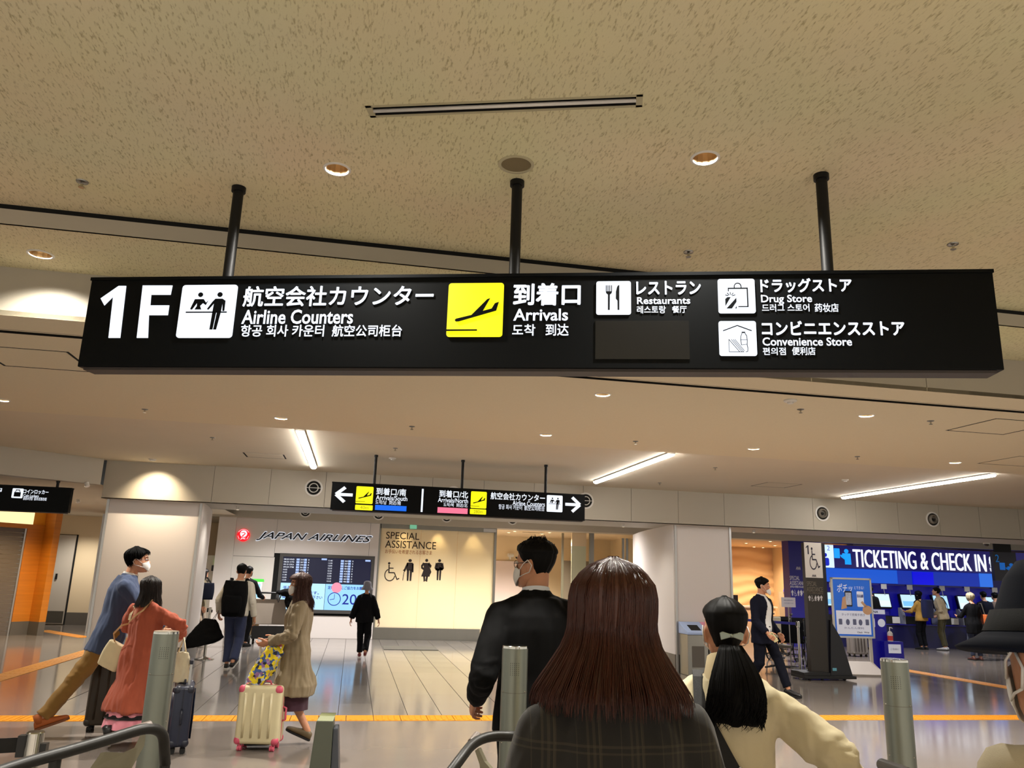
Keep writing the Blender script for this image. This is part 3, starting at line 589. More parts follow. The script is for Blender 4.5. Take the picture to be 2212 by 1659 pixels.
# departure monitor
MO = thing('departure_board', 'grey framed departure monitor with blue notices under the airline name', 'monitor', (0, YW, 0)); FM = Face(MO, -.04)
u0, u1, z0, z1 = FM.box(599, 1198, 806, 1325)
mb = MB(); fw_ = .085
for a in ((u0, u1, z1-fw_, z1), (u0, u1, z0, z0+fw_), (u0, u0+fw_, z0+fw_, z1-fw_), (u1-fw_, u1, z0+fw_, z1-fw_)): mb.box(a[0], a[1], -.07, .0, a[2], a[3])
part('bezel', mb, mat('dark grey bezel', (70, 68, 66), .4), MO)
a0, a1, b0, b1 = u0+fw_, u1-fw_, z0+fw_, z1-fw_; bm_ = b0+(b1-b0)*.5; am = (a0+a1)/2
part('screen', MB().box(a0, a1, -.045, -.02, bm_, b1), emis('dark flight screen', (8, 14, 44), 1.0), MO)
part('screen', MB().box(a0, am-.005, -.045, -.02, b0, bm_-.004), emis('pale blue notice', (182, 226, 255), 1.0), MO)
part('screen', MB().box(am+.005, a1, -.045, -.02, b0, bm_-.004), emis('sky blue notice', (150, 208, 255), 1.0), MO)
cells = MB(); rows = []
for h in (0, 1):
    ox = a0+h*(a1-a0)/2; ww = (a1-a0)/2; rh = (b1-bm_)/10
    for k in range(9):
        zz = b1-rh*(k+1.35)
        cells.box(ox+ww*.30, ox+ww*.37, -.049, -.045, zz, zz+rh*.75).box(ox+ww*.47, ox+ww*.53, -.049, -.045, zz, zz+rh*.75)
        text(MO, ('08:20 HND', '08:55 CTS', '09:10 OKA', '09:25 ITM', '10:05', '10:30', '11:40', '12:00', '12:20')[k] if not h else ('11:40', '11:50', '12:00', '12:10', '12:35', '12:50', '13:05', '13:10', '13:15')[k], ox+ww*.02, ox+ww*(.25 if (k < 4 and not h) else .11), zz+rh*.1, zz+rh*.65, -.046, M['white_dim'], bold=.02, depth=0)
        text(MO, str(310+k*17+h*40), ox+ww*.39, ox+ww*.46, zz+rh*.1, zz+rh*.65, -.046, M['white_dim'], bold=.02, depth=0); text(MO, str(k+3), ox+ww*.56, ox+ww*.585, zz+rh*.1, zz+rh*.65, -.046, M['white_dim'], bold=.02, depth=0)
    cells.box(ox+ww*.86, ox+ww*.98, -.049, -.045, b1-rh*.85, b1-rh*.2)
part('table_cell', cells, emis('pale cell', (170, 196, 250), .9), MO)['kind'] = 'stuff'
DB = emis('deep blue print', (14, 40, 150), .9)
text(MO, '定時出発にご協力をお願い', am+.06, a1-.1, bm_-.13, bm_-.05, -.046, DB, bold=.02, depth=0)
mb = MB(); cc = (am+.24, b0+.27)
for s_ in arc(cc[0], cc[1], .155, 0, 360, .02, 30)+[bar(cc[0], cc[1], cc[0]-.11, cc[1]-.02, .014), bar(cc[0], cc[1], cc[0], cc[1]+.12, .012)]: mb.prism(s_, .003, y0=-.046)
part('clock_symbol', mb, DB, MO); text(MO, '20', am+.44, am+.80, b0+.14, b0+.40, -.046, DB, bold=.01, depth=0)
text(MO, '手荷物は', a0+.06, a0+.5, bm_-.16, bm_-.08, -.046, DB, bold=.02, depth=0); text(MO, 'ご案内いたします。', a0+.06, am-.15, bm_-.27, bm_-.19, -.046, DB, bold=.02, depth=0); text(MO, '保安検査場をご通過下さい', a0+.06, am-.06, bm_-.38, bm_-.30, -.046, DB, bold=.02, depth=0); text(MO, '南側出発口', a0+.3, am-.3, b0+.18, b0+.24, -.046, DB, bold=.02, depth=0); text(MO, '北側出発口', a0+.3, am-.3, b0+.09, b0+.15, -.046, DB, bold=.02, depth=0)
part('pink_mark', MB().prism(disc(am+.28, bm_-.09, .13, 20), .002, y0=-.0455), emis('faint red disc', (255, 150, 175), .9), MO)
# self check-in kiosk on the wall
def kiosk_small(loc, lb):
    t = thing('check_in_kiosk', lb, 'kiosk', loc)
    part('pedestal', MB().box(-.16, .16, 0, .25, 0, .95), M['plastic_w'], t, bevel=.01)
    mx = Matrix.Translation((0, .05, 1.12)) @ Matrix.Rotation(-.25, 4, 'X')
    part('screen_case', MB().box(-.24, .24, -.02, .06, -.2, .22, mx), M['plastic_w'], t, bevel=.008); part('screen', MB().box(-.20, .20, -.026, -.018, -.17, .17, mx), emis('kiosk screen '+lb[:5], (165, 222, 255), .95), t)
    part('top_bar', MB().box(-.26, .26, -.03, .10, .25, .29, mx), emis('lit green bar', (70, 225, 60), 1.0), t)
p = at_y(541, 1290, 20.7); kiosk_small((p.x, 20.7, 0), 'white self check in kiosk with a green lit top bar beside the monitor')
t = thing('bag_drop_machine', 'tall white bag drop machine with green lamps behind the beige pillar', 'machine', (at_y(455, 1260, 21.6).x-.1, 21.6, 0))
part('cabinet', MB().box(-.36, .36, 0, .5, 0, 1.95), mat('machine white', (214, 208, 198), .5), t, bevel=.02); part('side_frame', MB().box(.33, .42, -.05, .5, 0, 1.98), mat('machine grey', (150, 148, 150), .5), t, bevel=.01)
for z in (1.80, 1.12): part('green_lamp', MB().box(.14, .26, -.02, .0, z-.03, z+.04), emis('green lamp %d' % (z*10), (60, 240, 60), 1.3), t)
part('reader', MB().box(.08, .18, -.03, 0, 1.56, 1.70), M['plastic_k'], t, bevel=.01); part('slot', MB().box(-.2, .1, -.02, 0, 1.30, 1.32), M['dark'], t)
# frosted glass wall with its lettering
gm = bpy.data.materials.new('frosted film glass'); gm.use_nodes = True; nt = gm.node_tree; b = nt.nodes['Principled BSDF']; b.inputs['Base Color'].default_value = srgb(240, 234, 216); b.inputs['Roughness'].default_value = .35
trn = nt.nodes.new('ShaderNodeBsdfTranslucent'); trn.inputs[0].default_value = srgb(246, 238, 214); ms = nt.nodes.new('ShaderNodeMixShader'); ms.inputs[0].default_value = .55
nt.links.new(b.outputs[0], ms.inputs[1]); nt.links.new(trn.outputs[0], ms.inputs[2]); nt.links.new(ms.outputs[0], nt.nodes['Material Output'].inputs[0]); M['frost'] = gm
cg = mat('clear glass', (225, 238, 232), .03); cg.node_tree.nodes['Principled BSDF'].inputs['Transmission Weight'].default_value = 1.0; cg.node_tree.nodes['Principled BSDF'].inputs['IOR'].default_value = 1.1; M['glass'] = cg
gw = struct('window_1', MB().box(.62, 3.72, YW+.0, YW+.08, 2.79, 2.9), M['steel'])
for a, b_ in ((.64, 1.69), (1.70, 2.665), (2.675, 3.66)): part('pane', MB().box(a, b_, YW+.03, YW+.042, .29, 2.79), M['frost'], gw)
part('steel_plinth', MB().box(.62, 3.36, YW-.01, YW+.08, 0, .29), M['steel'], gw); part('mullion', MB().box(3.66, 3.72, YW-.02, YW+.08, 0, 2.9), M['steel'], gw); part('mullion', MB().box(.60, .64, YW, YW+.08, 0, 2.9), M['steel'], gw)
part('door_closer', MB().box(3.35, 3.70, YW-.03, YW+.0, 2.80, 2.89), M['alu'], gw, bevel=.005)
SA = thing('assistance_lettering', 'black special assistance lettering and four symbols on the frosted glass', 'lettering', (0, YW+.028, 0)); FS = Face(SA, 0.0)
BK = mat('dark brown film letters', (40, 26, 20), .6); BL = mat('pale brown film letters', (176, 120, 84), .7)
FS.text('SPECIAL', 834, 1150, 906, 1165, BK, bold=.006, depth=.003); FS.text('ASSISTANCE', 832, 1169, 942, 1185, BK, depth=.003, bold=.006); FS.text('お手伝いを希望されるお客さま', 832, 1188, 933, 1197, BL, bold=.01, depth=.002)
for fn, bx in ((ic_wheel, (828, 1214, 864, 1256)), (ic_elder, (869, 1206, 896, 1258)), (ic_preg, (909, 1207, 932, 1258)), (ic_baby, (938, 1207, 959, 1258))): FS.icon(fn, *bx, BK, lift=0)
t = thing('exit_sign', 'small pale green exit sign above the frosted glass', 'sign', (at_y(893, 1136, YW-.03).x, YW-.02, 2.85)); part('box', MB().box(-.09, .09, -.03, 0, -.05, .05), emis('dim green sign', (120, 190, 150), .7), t)
# room behind the glass
struct('wall_lobby', MB().box(.3, 8.6, 26.2, 26.4, 0, 3.0).box(.3, .5, YW+.3, 26.4, 0, 3.0), M['cream_wall']); struct('ceiling.008', MB().box(.3, 8.9, YW+.35, 26.4, 2.95, 3.0), M['cream_wall'])
for i, (px, py) in enumerate(((1099, 1150), (1112, 1147), (1127, 1144), (1171, 1153), (1187, 1150), (1205, 1147))):
    p = at_z(px, py, 2.95); t = thing('downlight', ('leftmost and lowest of the six warm lights in the lobby', 'second warm light in the left row of the lobby', 'nearest warm light in the left row of the lobby', 'first and lowest warm light of the lobby right row', 'middle warm light of the lobby right row', 'nearest warm light of the lobby right row')[i], 'downlight', (p.x, p.y, 2.95), group='warm lobby downlights'); part('trim_ring', MB().lathe([(.075, 0), (.07, -.01), (.055, -.012)], 18, cap=False), M['plastic_w'], t); part('lamp', MB().lathe([(.056, -.004), (.03, -.012), (.001, -.014)], 16), M['lamp_warm'], t)
    spot('lobby_beam', (p.x, p.y, 2.9), 230, (1, .90, .74), ang=2.4, blend=.8)
for x in (1.25, 2.15, 3.1): spot('glass_wash_beam', (x, YW+.22, 2.88), 42, (1, .76, .44), rot=(math.radians(-8), 0, 0), ang=1.3, blend=.9, rad=.03)
spot('lobby_beam', (2.2, 23.5, 2.9), 760, (1, .94, .82), ang=2.6, blend=.8)
t = thing('ceiling_cassette', 'rectangular air outlet between the warm lobby lights', 'air vent', (at_z(1153, 1149, 2.95).x, 23.2, 2.95)); part('frame', MB().box(-.35, .35, -.15, .15, -.012, 0), M['cream_wall'], t); part('slot', MB().box(-.3, .3, -.08, .02, -.014, -.011), M['dark'], t)
struct('door_1', MB().box(4.2, 6.2, 26.12, 26.2, 0, 2.15), mat('pink grey door', (222, 206, 204), .5)); 
t = thing('wall_camera', 'small white camera on the lobby wall by the suited man', 'camera', (at_y(1103, 1205, 26.0).x, 26.15, at_y(1103, 1205, 26.15).z)); part('bracket', MB().box(-.02, .02, -.1, .05, -.05, .1), M['plastic_w'], t); part('body', MB().cyl((-.08, -.12, .08), (.1, -.06, .08), .06, n=12), M['plastic_w'], t, smooth=True, auto=.6)
gp = thing('glass_partition', 'greenish frosted glass partition behind the suited man', 'partition', (0, 0, 0))
xa = at_y(1215, 1200, 23.0).x
part('post', MB().box(xa-.03, xa+.03, 22.97, 23.03, 0, 2.95), M['steel'], gp); part('pane', MB().box(xa, 6.42, 22.0, 22.02, .05, 2.55, Matrix.Identity(4)), mat('pale green film glass', (206, 208, 178), .3), gp); part('post', MB().box(6.40, 6.52, 21.55, 21.65, 0, 2.95), M['steel'], gp); part('rail', MB().box(xa, 6.42, 21.97, 22.05, 2.55, 2.95), M['cream_wall'], gp)
gp2 = thing('glass_partition', 'warm clear glass partition left of the grey pillar', 'partition', (0, 0, 0))
part('post', MB().box(7.36, 7.42, 21.6, 21.66, 0, 2.8), M['steel'], gp2); part('post', MB().box(7.47, 7.53, 21.6, 21.66, 0, 2.8), M['steel'], gp2); part('pane', MB().box(7.54, 7.95, 21.62, 21.64, 0, 2.8), mat('warm film glass', (226, 196, 142), .3), gp2); part('pane', MB().box(7.96, 8.45, 21.62, 21.64, 0, 2.8), mat('warm film glass 2', (228, 200, 146), .3), gp2)
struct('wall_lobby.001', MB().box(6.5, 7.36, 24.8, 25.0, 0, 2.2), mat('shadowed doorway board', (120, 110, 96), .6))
struct('wall_lobby.002', MB().box(8.5, 8.9, YW+.3, 27, 0, 3.0), M['cream_wall'])
# assistance room with the rippled wall
rw = mat('rippled plaster wall', (234, 200, 158), .8); nt = rw.node_tree
mb = MB(); NX, NZ = 40, 60
for j in range(NZ+1):
    for i in range(NX+1):
        x = 9.0+7.0*i/NX; z = 2.95*j/NZ; mb.v.append((x, 27.0+.05*math.sin(z*17+2.2*noise.noise(V((x*1.1, z*.6, 0)))*2)*(.4+.6*abs(noise.noise(V((x*.8, z*1.2, 3)))))*1.2, z))
for j in range(NZ):
    for i in range(NX): a = j*(NX+1)+i; mb.f.append((a, a+1, a+NX+2, a+NX+1))
struct('wall_back.001', mb, rw, smooth=True)
struct('wall_right', MB().box(14.9, 15.1, 22.4, 27.0, 0, 2.95), M['cream_wall']); struct('ceiling.009', MB().box(8.9, 26, YW+.35, 28, 2.95, 3.0), mat('peach ceiling', (228, 196, 156), .8))
for i, (px, py) in enumerate(((1588, 1186), (1612, 1173), (1629, 1181), (1664, 1169), (1674, 1178), (1668, 1185))):
    p = at_z(px, py, 2.95); p.y = min(p.y, 26.6)
    t = thing('downlight', ('lowest warm light beside the grey pillar edge', 'upper warm light near the grey pillar', 'dimmer warm light in the middle of the peach ceiling', 'brightest upper warm light left of the navy panel', 'second warm light left of the navy panel', 'lowest warm light left of the navy panel')[i], 'downlight', (p.x, p.y, 2.95), group='warm lights in the assistance room'); part('trim_ring', MB().lathe([(.085, 0), (.08, -.01), (.06, -.012)], 18, cap=False), M['plastic_w'], t); part('lamp', MB().lathe([(.062, -.004), (.03, -.014), (.001, -.016)], 16), M['lamp_warm'], t)
for x, y in ((10.2, 25.8), (12.2, 25.8), (14.0, 25.6), (11.5, 23.2), (13.6, 23.2)): spot('room_beam', (x, y, 2.88), 210, (1, .74, .46), ang=2.5, blend=.8)
# ticketing hall: blue portal
NV, ND = M['navy'], M['navy_dark']
TK = thing('ticketing_sign', 'long navy lit sign reading ticketing and check in', 'sign', (0, YW, 0)); FT = Face(TK, -.06)
part('case', MB().box(13.35, 20.5, -.06, .25, 2.2, 2.84), mat('lit navy sign face', (22, 14, 92), .3, emit=(20, 10, 110), es=.35), TK)
FT.text('TICKETING & CHECK IN', 1843, 1192, 2128, 1230, M['white'], depth=.03)
FT.icon(ic_kiosk, 1802, 1185, 1838, 1219, emis('cyan lit symbol', (20, 150, 255), 1.0), lift=0, name='pictogram'); FT.text('航', 2136, 1203, 2147, 1216, W2, bold=.05); FT.text('Tic', 2137, 1217, 2148, 1226, W2, bold=.03); FT.text('항공', 2138, 1227, 2149, 1234, W2, bold=.03)
cp = thing('counter_number_sign', 'white lit panel with number 2 at the end of the navy sign', 'sign', (0, YW-.061, 0)); FC = Face(cp, 0.0); FC.plate('panel', 1776, 1177, 1799, 1226, emis('white lit panel', (205, 228, 255), 1.0), depth=.05); FC.text('2', 1784, 1179, 1790, 1189, emis('blue digit', (90, 120, 215), .8), depth=.003).location.y = -.05
u0, u1, z0, z1 = FC.box(1776, 1195, 1790, 1222); part('clerk_symbol', MB().prism(disc((u0+u1)/2-.03, z1-.05, .055), .004, y0=-.051).prism(rrect(u0, u1-.02, z0, z1-.13, .05), .004, y0=-.051), emis('blue symbol', (20, 40, 190), .8), cp)
BW = struct('wall_ticketing', MB().box(13.3, 22, 22.3, 22.5, 0, 2.9), mat('deep blue wall', (20, 18, 150), .4))
part('light_band', MB().box(13.35, 15.95, YW+.30, YW+.36, 1.80, 2.19), emis('bright blue band', (30, 100, 235), .62), BW); part('light_band', MB().box(15.96, 18.75, YW+.30, YW+.36, 1.79, 2.19), emis('blue band', (28, 62, 200), .5), BW); part('light_band', MB().box(18.76, 19.2, YW+.29, YW+.36, 1.77, 2.19), emis('bright blue band end', (50, 120, 240), .7), BW); part('band_screen', MB().box(16.45, 17.15, YW+.27, YW+.30, 1.80, 2.17), emis('royal blue screen', (6, 8, 220), .8), BW); part('back_panel', MB().box(13.35, 19.3, YW+.5, YW+.6, .66, 1.80), mat('blue kiosk backing', (20, 20, 150), .4, emit=(10, 8, 110), es=.4), BW); part('upper_lip', MB().box(13.35, 19.3, YW+.25, YW+.62, 1.74, 1.79), NV, BW)
ct = thing('kiosk_counter', 'long dark navy counter carrying the blue check in kiosks', 'counter', (0, 0, 0)); part('body', MB().box(13.6, 20.3, YW+.1, YW+.46, 0, .63), mat('dark navy counter', (14, 12, 70), .4), ct); part('top', MB().box(13.58, 20.32, YW+.06, YW+.48, .63, .66), NV, ct)
for i, px in enumerate((1800, 1850, 1912, 1968, 2038, 2092, 2152)):
    x = at_y(px, 1300, YW+.2).x
    t = thing('ticket_kiosk', ('check in kiosk half hidden by the tall totem', 'check in kiosk hidden behind the blue poster stand', 'check in kiosk with a sky picture right of the poster', 'check in kiosk used by the person in mustard', 'check in kiosk before the man in the beige jumper', 'check in kiosk used by the grey haired person', 'check in kiosk nearest the dark hat')[i], 'kiosk', (x, YW+.1, .66), group='blue check in kiosks')
    mx = Matrix.Translation((0, .22, .62)) @ Matrix.Rotation(-.22, 4, 'X')
    part('case', MB().box(-.27, .27, -.02, .08, -.20, .24, mx), M['plastic_k'], t, bevel=.01); part('screen', MB().box(-.235, .235, -.03, -.018, -.16, .21, mx), emis('kiosk display %d' % i, [(190, 225, 255), (170, 215, 255), (210, 236, 255)][i % 3], .95), t)
    part('picture', MB().box(-.2, .2, -.034, -.03, -.12, .02, mx), emis('kiosk picture %d' % i, [(120, 190, 250), (150, 205, 255), (225, 235, 255)][i % 3], .95), t)
    part('desk', MB().box(-.33, .33, -.02, .3, .0, .22), M['plastic_k'], t, bevel=.01); part('printer', MB().box(.1, .34, -.04, .14, .02, .20), M['plastic_w'], t, bevel=.008); part('ticket_slot', MB().box(-.25, .0, -.03, -.018, .24, .34), NV, t); part('shield', MB().add([(-.38, .2, 0), (-.36, -.05, 0), (-.36, -.05, .28), (-.38, .1, .46), (-.38, .2, .46), (-.34, .2, 0), (-.34, -.05, 0), (-.34, -.05, .28), (-.34, .1, .46), (-.34, .2, .46)], [(0, 1, 2, 3, 4), (9, 8, 7, 6, 5), (0, 1, 6, 5), (1, 2, 7, 6), (2, 3, 8, 7), (3, 4, 9, 8), (4, 0, 5, 9)]), mat('grey kiosk side %d' % i, (148, 150, 160), .5), t)
    part('number_sign', MB().box(-.09, .09, .1, .115, .98, 1.12), M['plastic_w'], t); part('sign_stem', MB().cyl((.03, .12, .8), (0, .12, .99), .01, n=6), M['alu'], t)
spot('ticket_beam', (15, 20.2, 2.7), 90, (.8, .86, 1), ang=2.6, blend=.9); spot('ticket_beam', (18.4, 19.6, 2.7), 120, (.85, .9, 1), ang=2.6, blend=.9); spot('ticket_beam', (11.5, 18.5, 3.2), 160, (.92, .93, 1), ang=2.6, blend=.9); spot('ticket_beam', (21, 17, 3.2), 160, (.9, .92, 1), ang=2.6, blend=.9)
t = thing('overhead_number_sign', 'dark hanging sign with a blue number 2 and symbols above the hat', 'sign', (0, 19.5, 0)); FO = Face(t, -.05); u0, u1, z0, z1 = FO.box(2147, 1193, 2197, 1255); part('case', MB().box(u0, u1, -.05, .05, z0, z1), mat('dark navy sign case', (24, 22, 46), .4), t)
part('hanger', MB().box(u0+.1, u1-.1, -.02, .02, z1, 3.44), M['blackpaint'], t); FO.text('2', 2150, 1198, 2158, 1214, emis('dim blue digit', (10, 90, 150), .6), depth=.004); FO.icon(ic_kiosk, 2160, 1216, 2194, 1241, emis('dim blue symbol', (10, 90, 170), .7), lift=0)
struct('wall_far', MB().box(19.3, 34, 23.5, 23.7, 0, 3.4), mat('dim grey wall', (70, 66, 84), .6)); t = thing('far_lit_sign', 'pale lit strip under the dark number sign', 'sign', (at_y(2165, 1262, 23.3).x, 23.5, at_y(2165, 1262, 23.4).z)); part('panel', MB().box(-.3, .5, -.05, 0, -.08, .09), emis('pale strip', (250, 220, 200), .8), t)
# navy pillar panel with assistance lettering
NP = thing('assistance_board', 'tall navy panel with white special assistance lettering and small figures', 'sign', (0, YW-.1, 0)); FN = Face(NP, -.06); part('panel', MB().box(12.18, 13.2, -.06, .3, 0, 2.9), NV, NP)
wd = mat('white print', (225, 222, 225), .6)
FN.text('SPECIAL', 1706, 1244, 1727, 1253, wd, depth=.002); FN.text('ASSISTANCE', 1706, 1255, 1741, 1264, wd, depth=.002); FN.text('お手伝いを希望されるお客さま', 1707, 1265, 1741, 1270, wd, bold=.01, depth=.002); FN.text('ANA', 1719, 1224, 1729, 1231, wd, bold=.03, shear=.2, depth=.002)
for k in range(5): FN.icon((ic_baby, ic_wheel, ic_elder, ic_preg, ic_baby)[k], 1709+k*6.4, 1274, 1714.5+k*6.4, 1288, wd, lift=0, depth=.002)
t = thing('lit_letter', 'blue glowing letter A on the rippled wall beside the navy panel', 'sign', (0, 24.0, 0)); FL = Face(t, 0); FL.text('A', 1691, 1250, 1706, 1278, emis('blue neon', (90, 70, 255), 1.0), depth=.04, bold=-.01)
part('stand', MB().box(at_y(1698, 1290, 24).x-.25, at_y(1698, 1290, 24).x+.3, .0, .1, 0, at_y(1698, 1279, 24).z), M['cream_wall'], t)
# wooden portal with shutter
wm = mat('amber wood veneer', (196, 118, 30), .45, vary=.25, vscale=3, stretch=(.3, .3, 6)); ang = math.atan2(-.78, -.62)
PO = thing('shop_portal', 'amber wood shop portal with a lit transom at the left edge', 'shopfront', (-7.33, 21.15, 0), ang)
# local x runs along the front to the left, local +y is away from the hall
part('end_post', MB().box(-.02, .14, -.10, .5, .30, 2.83), wm, PO); part('post_foot', MB().box(-.02, .14, -.10, .5, 0, .30), M['grey_base'], PO)
part('wood_panel', MB().box(.14, .54, .0, .12, .30, 2.44), wm, PO); part('panel_foot', MB().box(.14, .54, -.0, .12, 0, .30), M['grey_base'], PO)
for k in range(4): part('wood_band', MB().box(.14, .54, -.006, 0, 1.55+k*.17, 1.62+k*.17), mat('dark wood band %d' % k, (150, 86, 22), .5, vary=.2, vscale=3, stretch=(.3, .3, 6)), PO)
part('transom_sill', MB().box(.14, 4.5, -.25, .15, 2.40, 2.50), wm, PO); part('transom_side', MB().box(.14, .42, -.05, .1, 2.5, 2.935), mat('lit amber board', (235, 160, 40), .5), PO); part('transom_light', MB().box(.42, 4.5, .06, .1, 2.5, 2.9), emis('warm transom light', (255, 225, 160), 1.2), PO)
part('shutter_guide', MB().box(.54, .58, -.02, .1, 0, 2.42), M['alu'], PO)
sh = mat('roller shutter', (104, 94, 86), .5)
for k in range(24): part('shutter_slat', MB().box(.58, 4.5, .04-.006*(k % 2), .07, k*.1, k*.1+.094), sh, PO)
M_p = PO
spot('portal_beam', (-7.0, 19.4, 2.9), 220, (1, .75, .42), ang=2.3, blend=.8)
d1 = struct('door_2', MB().box(-8.45, -7.66, 24.36, 24.44, .02, 2.40), mat('grey beige door leaf', (192, 182, 168), .5)); part('kick_plate', MB().box(-8.2, -7.68, 24.345, 24.36, .05, .36), mat('dark kick plate', (74, 68, 58), .4), d1); part('handle', MB().box(-8.02, -7.98, 24.32, 24.36, 1.2, 1.35), M['blackpaint'], d1); part('door_gap', MB().box(-7.66, -7.62, 24.40, 24.44, 0, 2.42), M['dark'], d1)
struct('baseboard_left', MB().box(-7.62, -6.9, 24.40, 24.43, 0, .33), M['grey_base'])
struct('wall_left_return', MB().box(-6.4, -6.36, 22.3, 23.9, 0, 2.9), M['white_wall']); struct('baseboard_left.001', MB().box(-6.41, -6.35, 22.29, 23.9, 0, .33), M['grey_base']); struct('trim_5', MB().box(-6.44, -6.40, 22.22, 22.3, 0, 2.9), M['alu'])
spot('corridor_beam', (-5.2, 19.0, 2.9), 330, WARM, ang=2.4, blend=.8); spot('corridor_beam', (-7.3, 23.3, 2.85), 150, WARM, ang=2.4, blend=.8); spot('corridor_beam', (-5.4, 15.6, 2.9), 160, WARM, ang=2.4, blend=.8)  # spots without fixtures, added to lift the dark corridor and its door
for px, py, lb in ((187, 1043, 'small bright spotlight under the low ceiling beside the bulkhead end'), (168, 1079, 'dim spotlight deeper under the low ceiling behind the locker sign')):
    p = at_z(px, py, 2.945); t = thing('spotlight', lb, 'spotlight', (p.x, p.y, 2.945)); part('can', MB().cyl((0, 0, 0), (.03, -.02, -.06), .035, n=14), M['plastic_w'], t, smooth=True, auto=.6); part('lamp', MB().lathe([(.03, -.062), (.001, -.066)], 14), M['lamp'], t)
for x, y in ((-1.5, 19.0), (1.8, 18.6), (5.0, 18.2), (9.5, 17.5), (14, 17.5)): spot('hall_beam', (x, y, 3.4), 560, NEUT, ang=2.5, blend=.9)
# ================================================================== people
def cloth(name, rgb, rough=.85, vary=.10, vscale=14, bump=.14, bscale=700, sheen=.1, **k):
    dk = sum(rgb) < 110
    return mat(name, tuple(c*.62 for c in rgb) if dk else rgb, rough, vary=vary, vscale=vscale, bump=bump, bscale=bscale, sheen=0 if dk else sheen, spec=.15 if dk else .3, **k)
SKIN = mat('skin', (196, 140, 108), .5, vary=.08, vscale=10); SKIN.node_tree.nodes['Principled BSDF'].inputs['Subsurface Weight'].default_value = .08
EYEW = mat('eye white', (228, 222, 214), .25); EYED = mat('dark iris', (20, 12, 8), .2)
MASKM = cloth('white mask fabric', (228, 226, 224), .9, bump=.15)
HAIRK = mat('black hair', (7, 6, 6), .55, vary=.4, vscale=60, stretch=(1, 1, .06), spec=.12)
HAIRB = mat('brown hair', (64, 26, 12), .38, vary=.6, vscale=42, stretch=(1, 1, .05), spec=.5)
HAIRD = mat('dark brown hair', (26, 13, 8), .5, vary=.4, vscale=60, stretch=(1, 1, .06))
HAIRG = mat('grey hair', (170, 158, 130), .6, vary=.25, vscale=60)
def remesh(mb, voxel, it=4, fac=.5):
    me = bpy.data.meshes.new('tmp'); me.from_pydata(mb.v, [], mb.f); ob = bpy.data.objects.new('tmp', me); COL.objects.link(ob)
    bmm = bmesh.new(); bmm.from_mesh(me); bmesh.ops.recalc_face_normals(bmm, faces=bmm.faces); bmm.to_mesh(me); bmm.free()
    r = ob.modifiers.new('r', 'REMESH'); r.mode = 'VOXEL'; r.voxel_size = voxel; r.use_smooth_shade = True
    if it: sm = ob.modifiers.new('s', 'SMOOTH'); sm.factor = fac; sm.iterations = it
    bpy.context.view_layer.update(); out = bpy.data.meshes.new_from_object(ob.evaluated_get(bpy.context.evaluated_depsgraph_get()))
    bpy.data.objects.remove(ob); bpy.data.meshes.remove(me); return out
def fold(me, amp, fx=8, fz=3, seed=0.0, where=None):
    me.calc_loop_triangles() if False else None
    ns = [v.normal.copy() for v in me.vertices]
    for v, n in zip(me.vertices, ns):
        p = v.co; a = amp*(where(p) if where else 1)
        if a: v.co = p+n*a*(noise.noise(V((p.x*fx+seed, p.y*fx, p.z*fz)))+.5*noise.noise(V((p.x*fx*2.3, p.y*fx*2.3+seed, p.z*fz*2.6))))
    me.update()
def mesh_part(name, me, m, parent):
    me.name = name; me.materials.clear(); me.materials.append(m); me.polygons.foreach_set('use_smooth', [True]*len(me.polygons)); ob = bpy.data.objects.new(name, me); COL.objects.link(ob); ob.parent = parent; return ob
def join(meshes):
    bmm = bmesh.new()
    for m in meshes: bmm.from_mesh(m)
    me = bpy.data.meshes.new('body'); bmm.to_mesh(me); bmm.free()
    for m in meshes: bpy.data.meshes.remove(m)
    return me
def seg(mb, pts, rs, n=14):
    pts = [V(p) for p in pts]
    for p, r in zip(pts, rs): mb.ball(p, r, n=n, m=8)
    for i in range(len(pts)-1): mb.tube([pts[i], pts[i+1]], [rs[i], rs[i+1]], n)
def ik(a, c, l1, l2, pole):
    d = c-a; L = min(d.length, (l1+l2)*.999); d.normalize(); x = (l1*l1-l2*l2+L*L)/(2*L); h = math.sqrt(max(0, l1*l1-x*x))
    p = pole-d*pole.dot(d); p.normalize(); return a+d*x+p*h, a+d*L
HEADT = [(-.118, .072, .028, .020), (-.104, .090, -.012, .040), (-.078, .095, -.045, .055), (-.04, .093, -.070, .065), (0, .092, -.088, .071), (.03, .095, -.097, .075), (.06, .090, -.097, .073), (.085, .074, -.085, .061), (.104, .046, -.062, .042), (.116, .016, -.034, .020), (.119, -.005, -.02, .004)]
def headring(z):
    z = max(HEADT[0][0], min(HEADT[-1][0], z))
    for a, b in zip(HEADT[:-1], HEADT[1:]):
        if z <= b[0]:
            t = (z-a[0])/(b[0]-a[0]); return [a[i]+(b[i]-a[i])*t for i in (1, 2, 3)]
def headpt(phi, z, off=0.0, zc=None):
    yf, yb, w = headring(z if zc is None else zc); yc, d = (yf+yb)/2, (yf-yb)/2
    return V(((w+off)*math.sin(phi), yc+(d+off)*math.cos(phi), z))
MALE = [(-.13, .150, .100, 0), (-.04, .168, .115, -.005), (.06, .156, .108, 0), (.14, .150, .102, 0), (.25, .164, .114, 0), (.34, .172, .118, 0), (.40, .158, .105, -.005), (.45, .112, .080, -.012), (.485, .085, .064, -.015), (.51, .058, .058, -.01)]
FEM = [(-.13, .158, .105, 0), (-.04, .172, .115, -.008), (.06, .148, .100, 0), (.14, .130, .090, 0), (.25, .142, .108, .005), (.34, .148, .112, .005), (.40, .136, .096, -.003), (.45, .098, .072, -.010), (.485, .075, .058, -.012), (.51, .050, .050, -.01)]
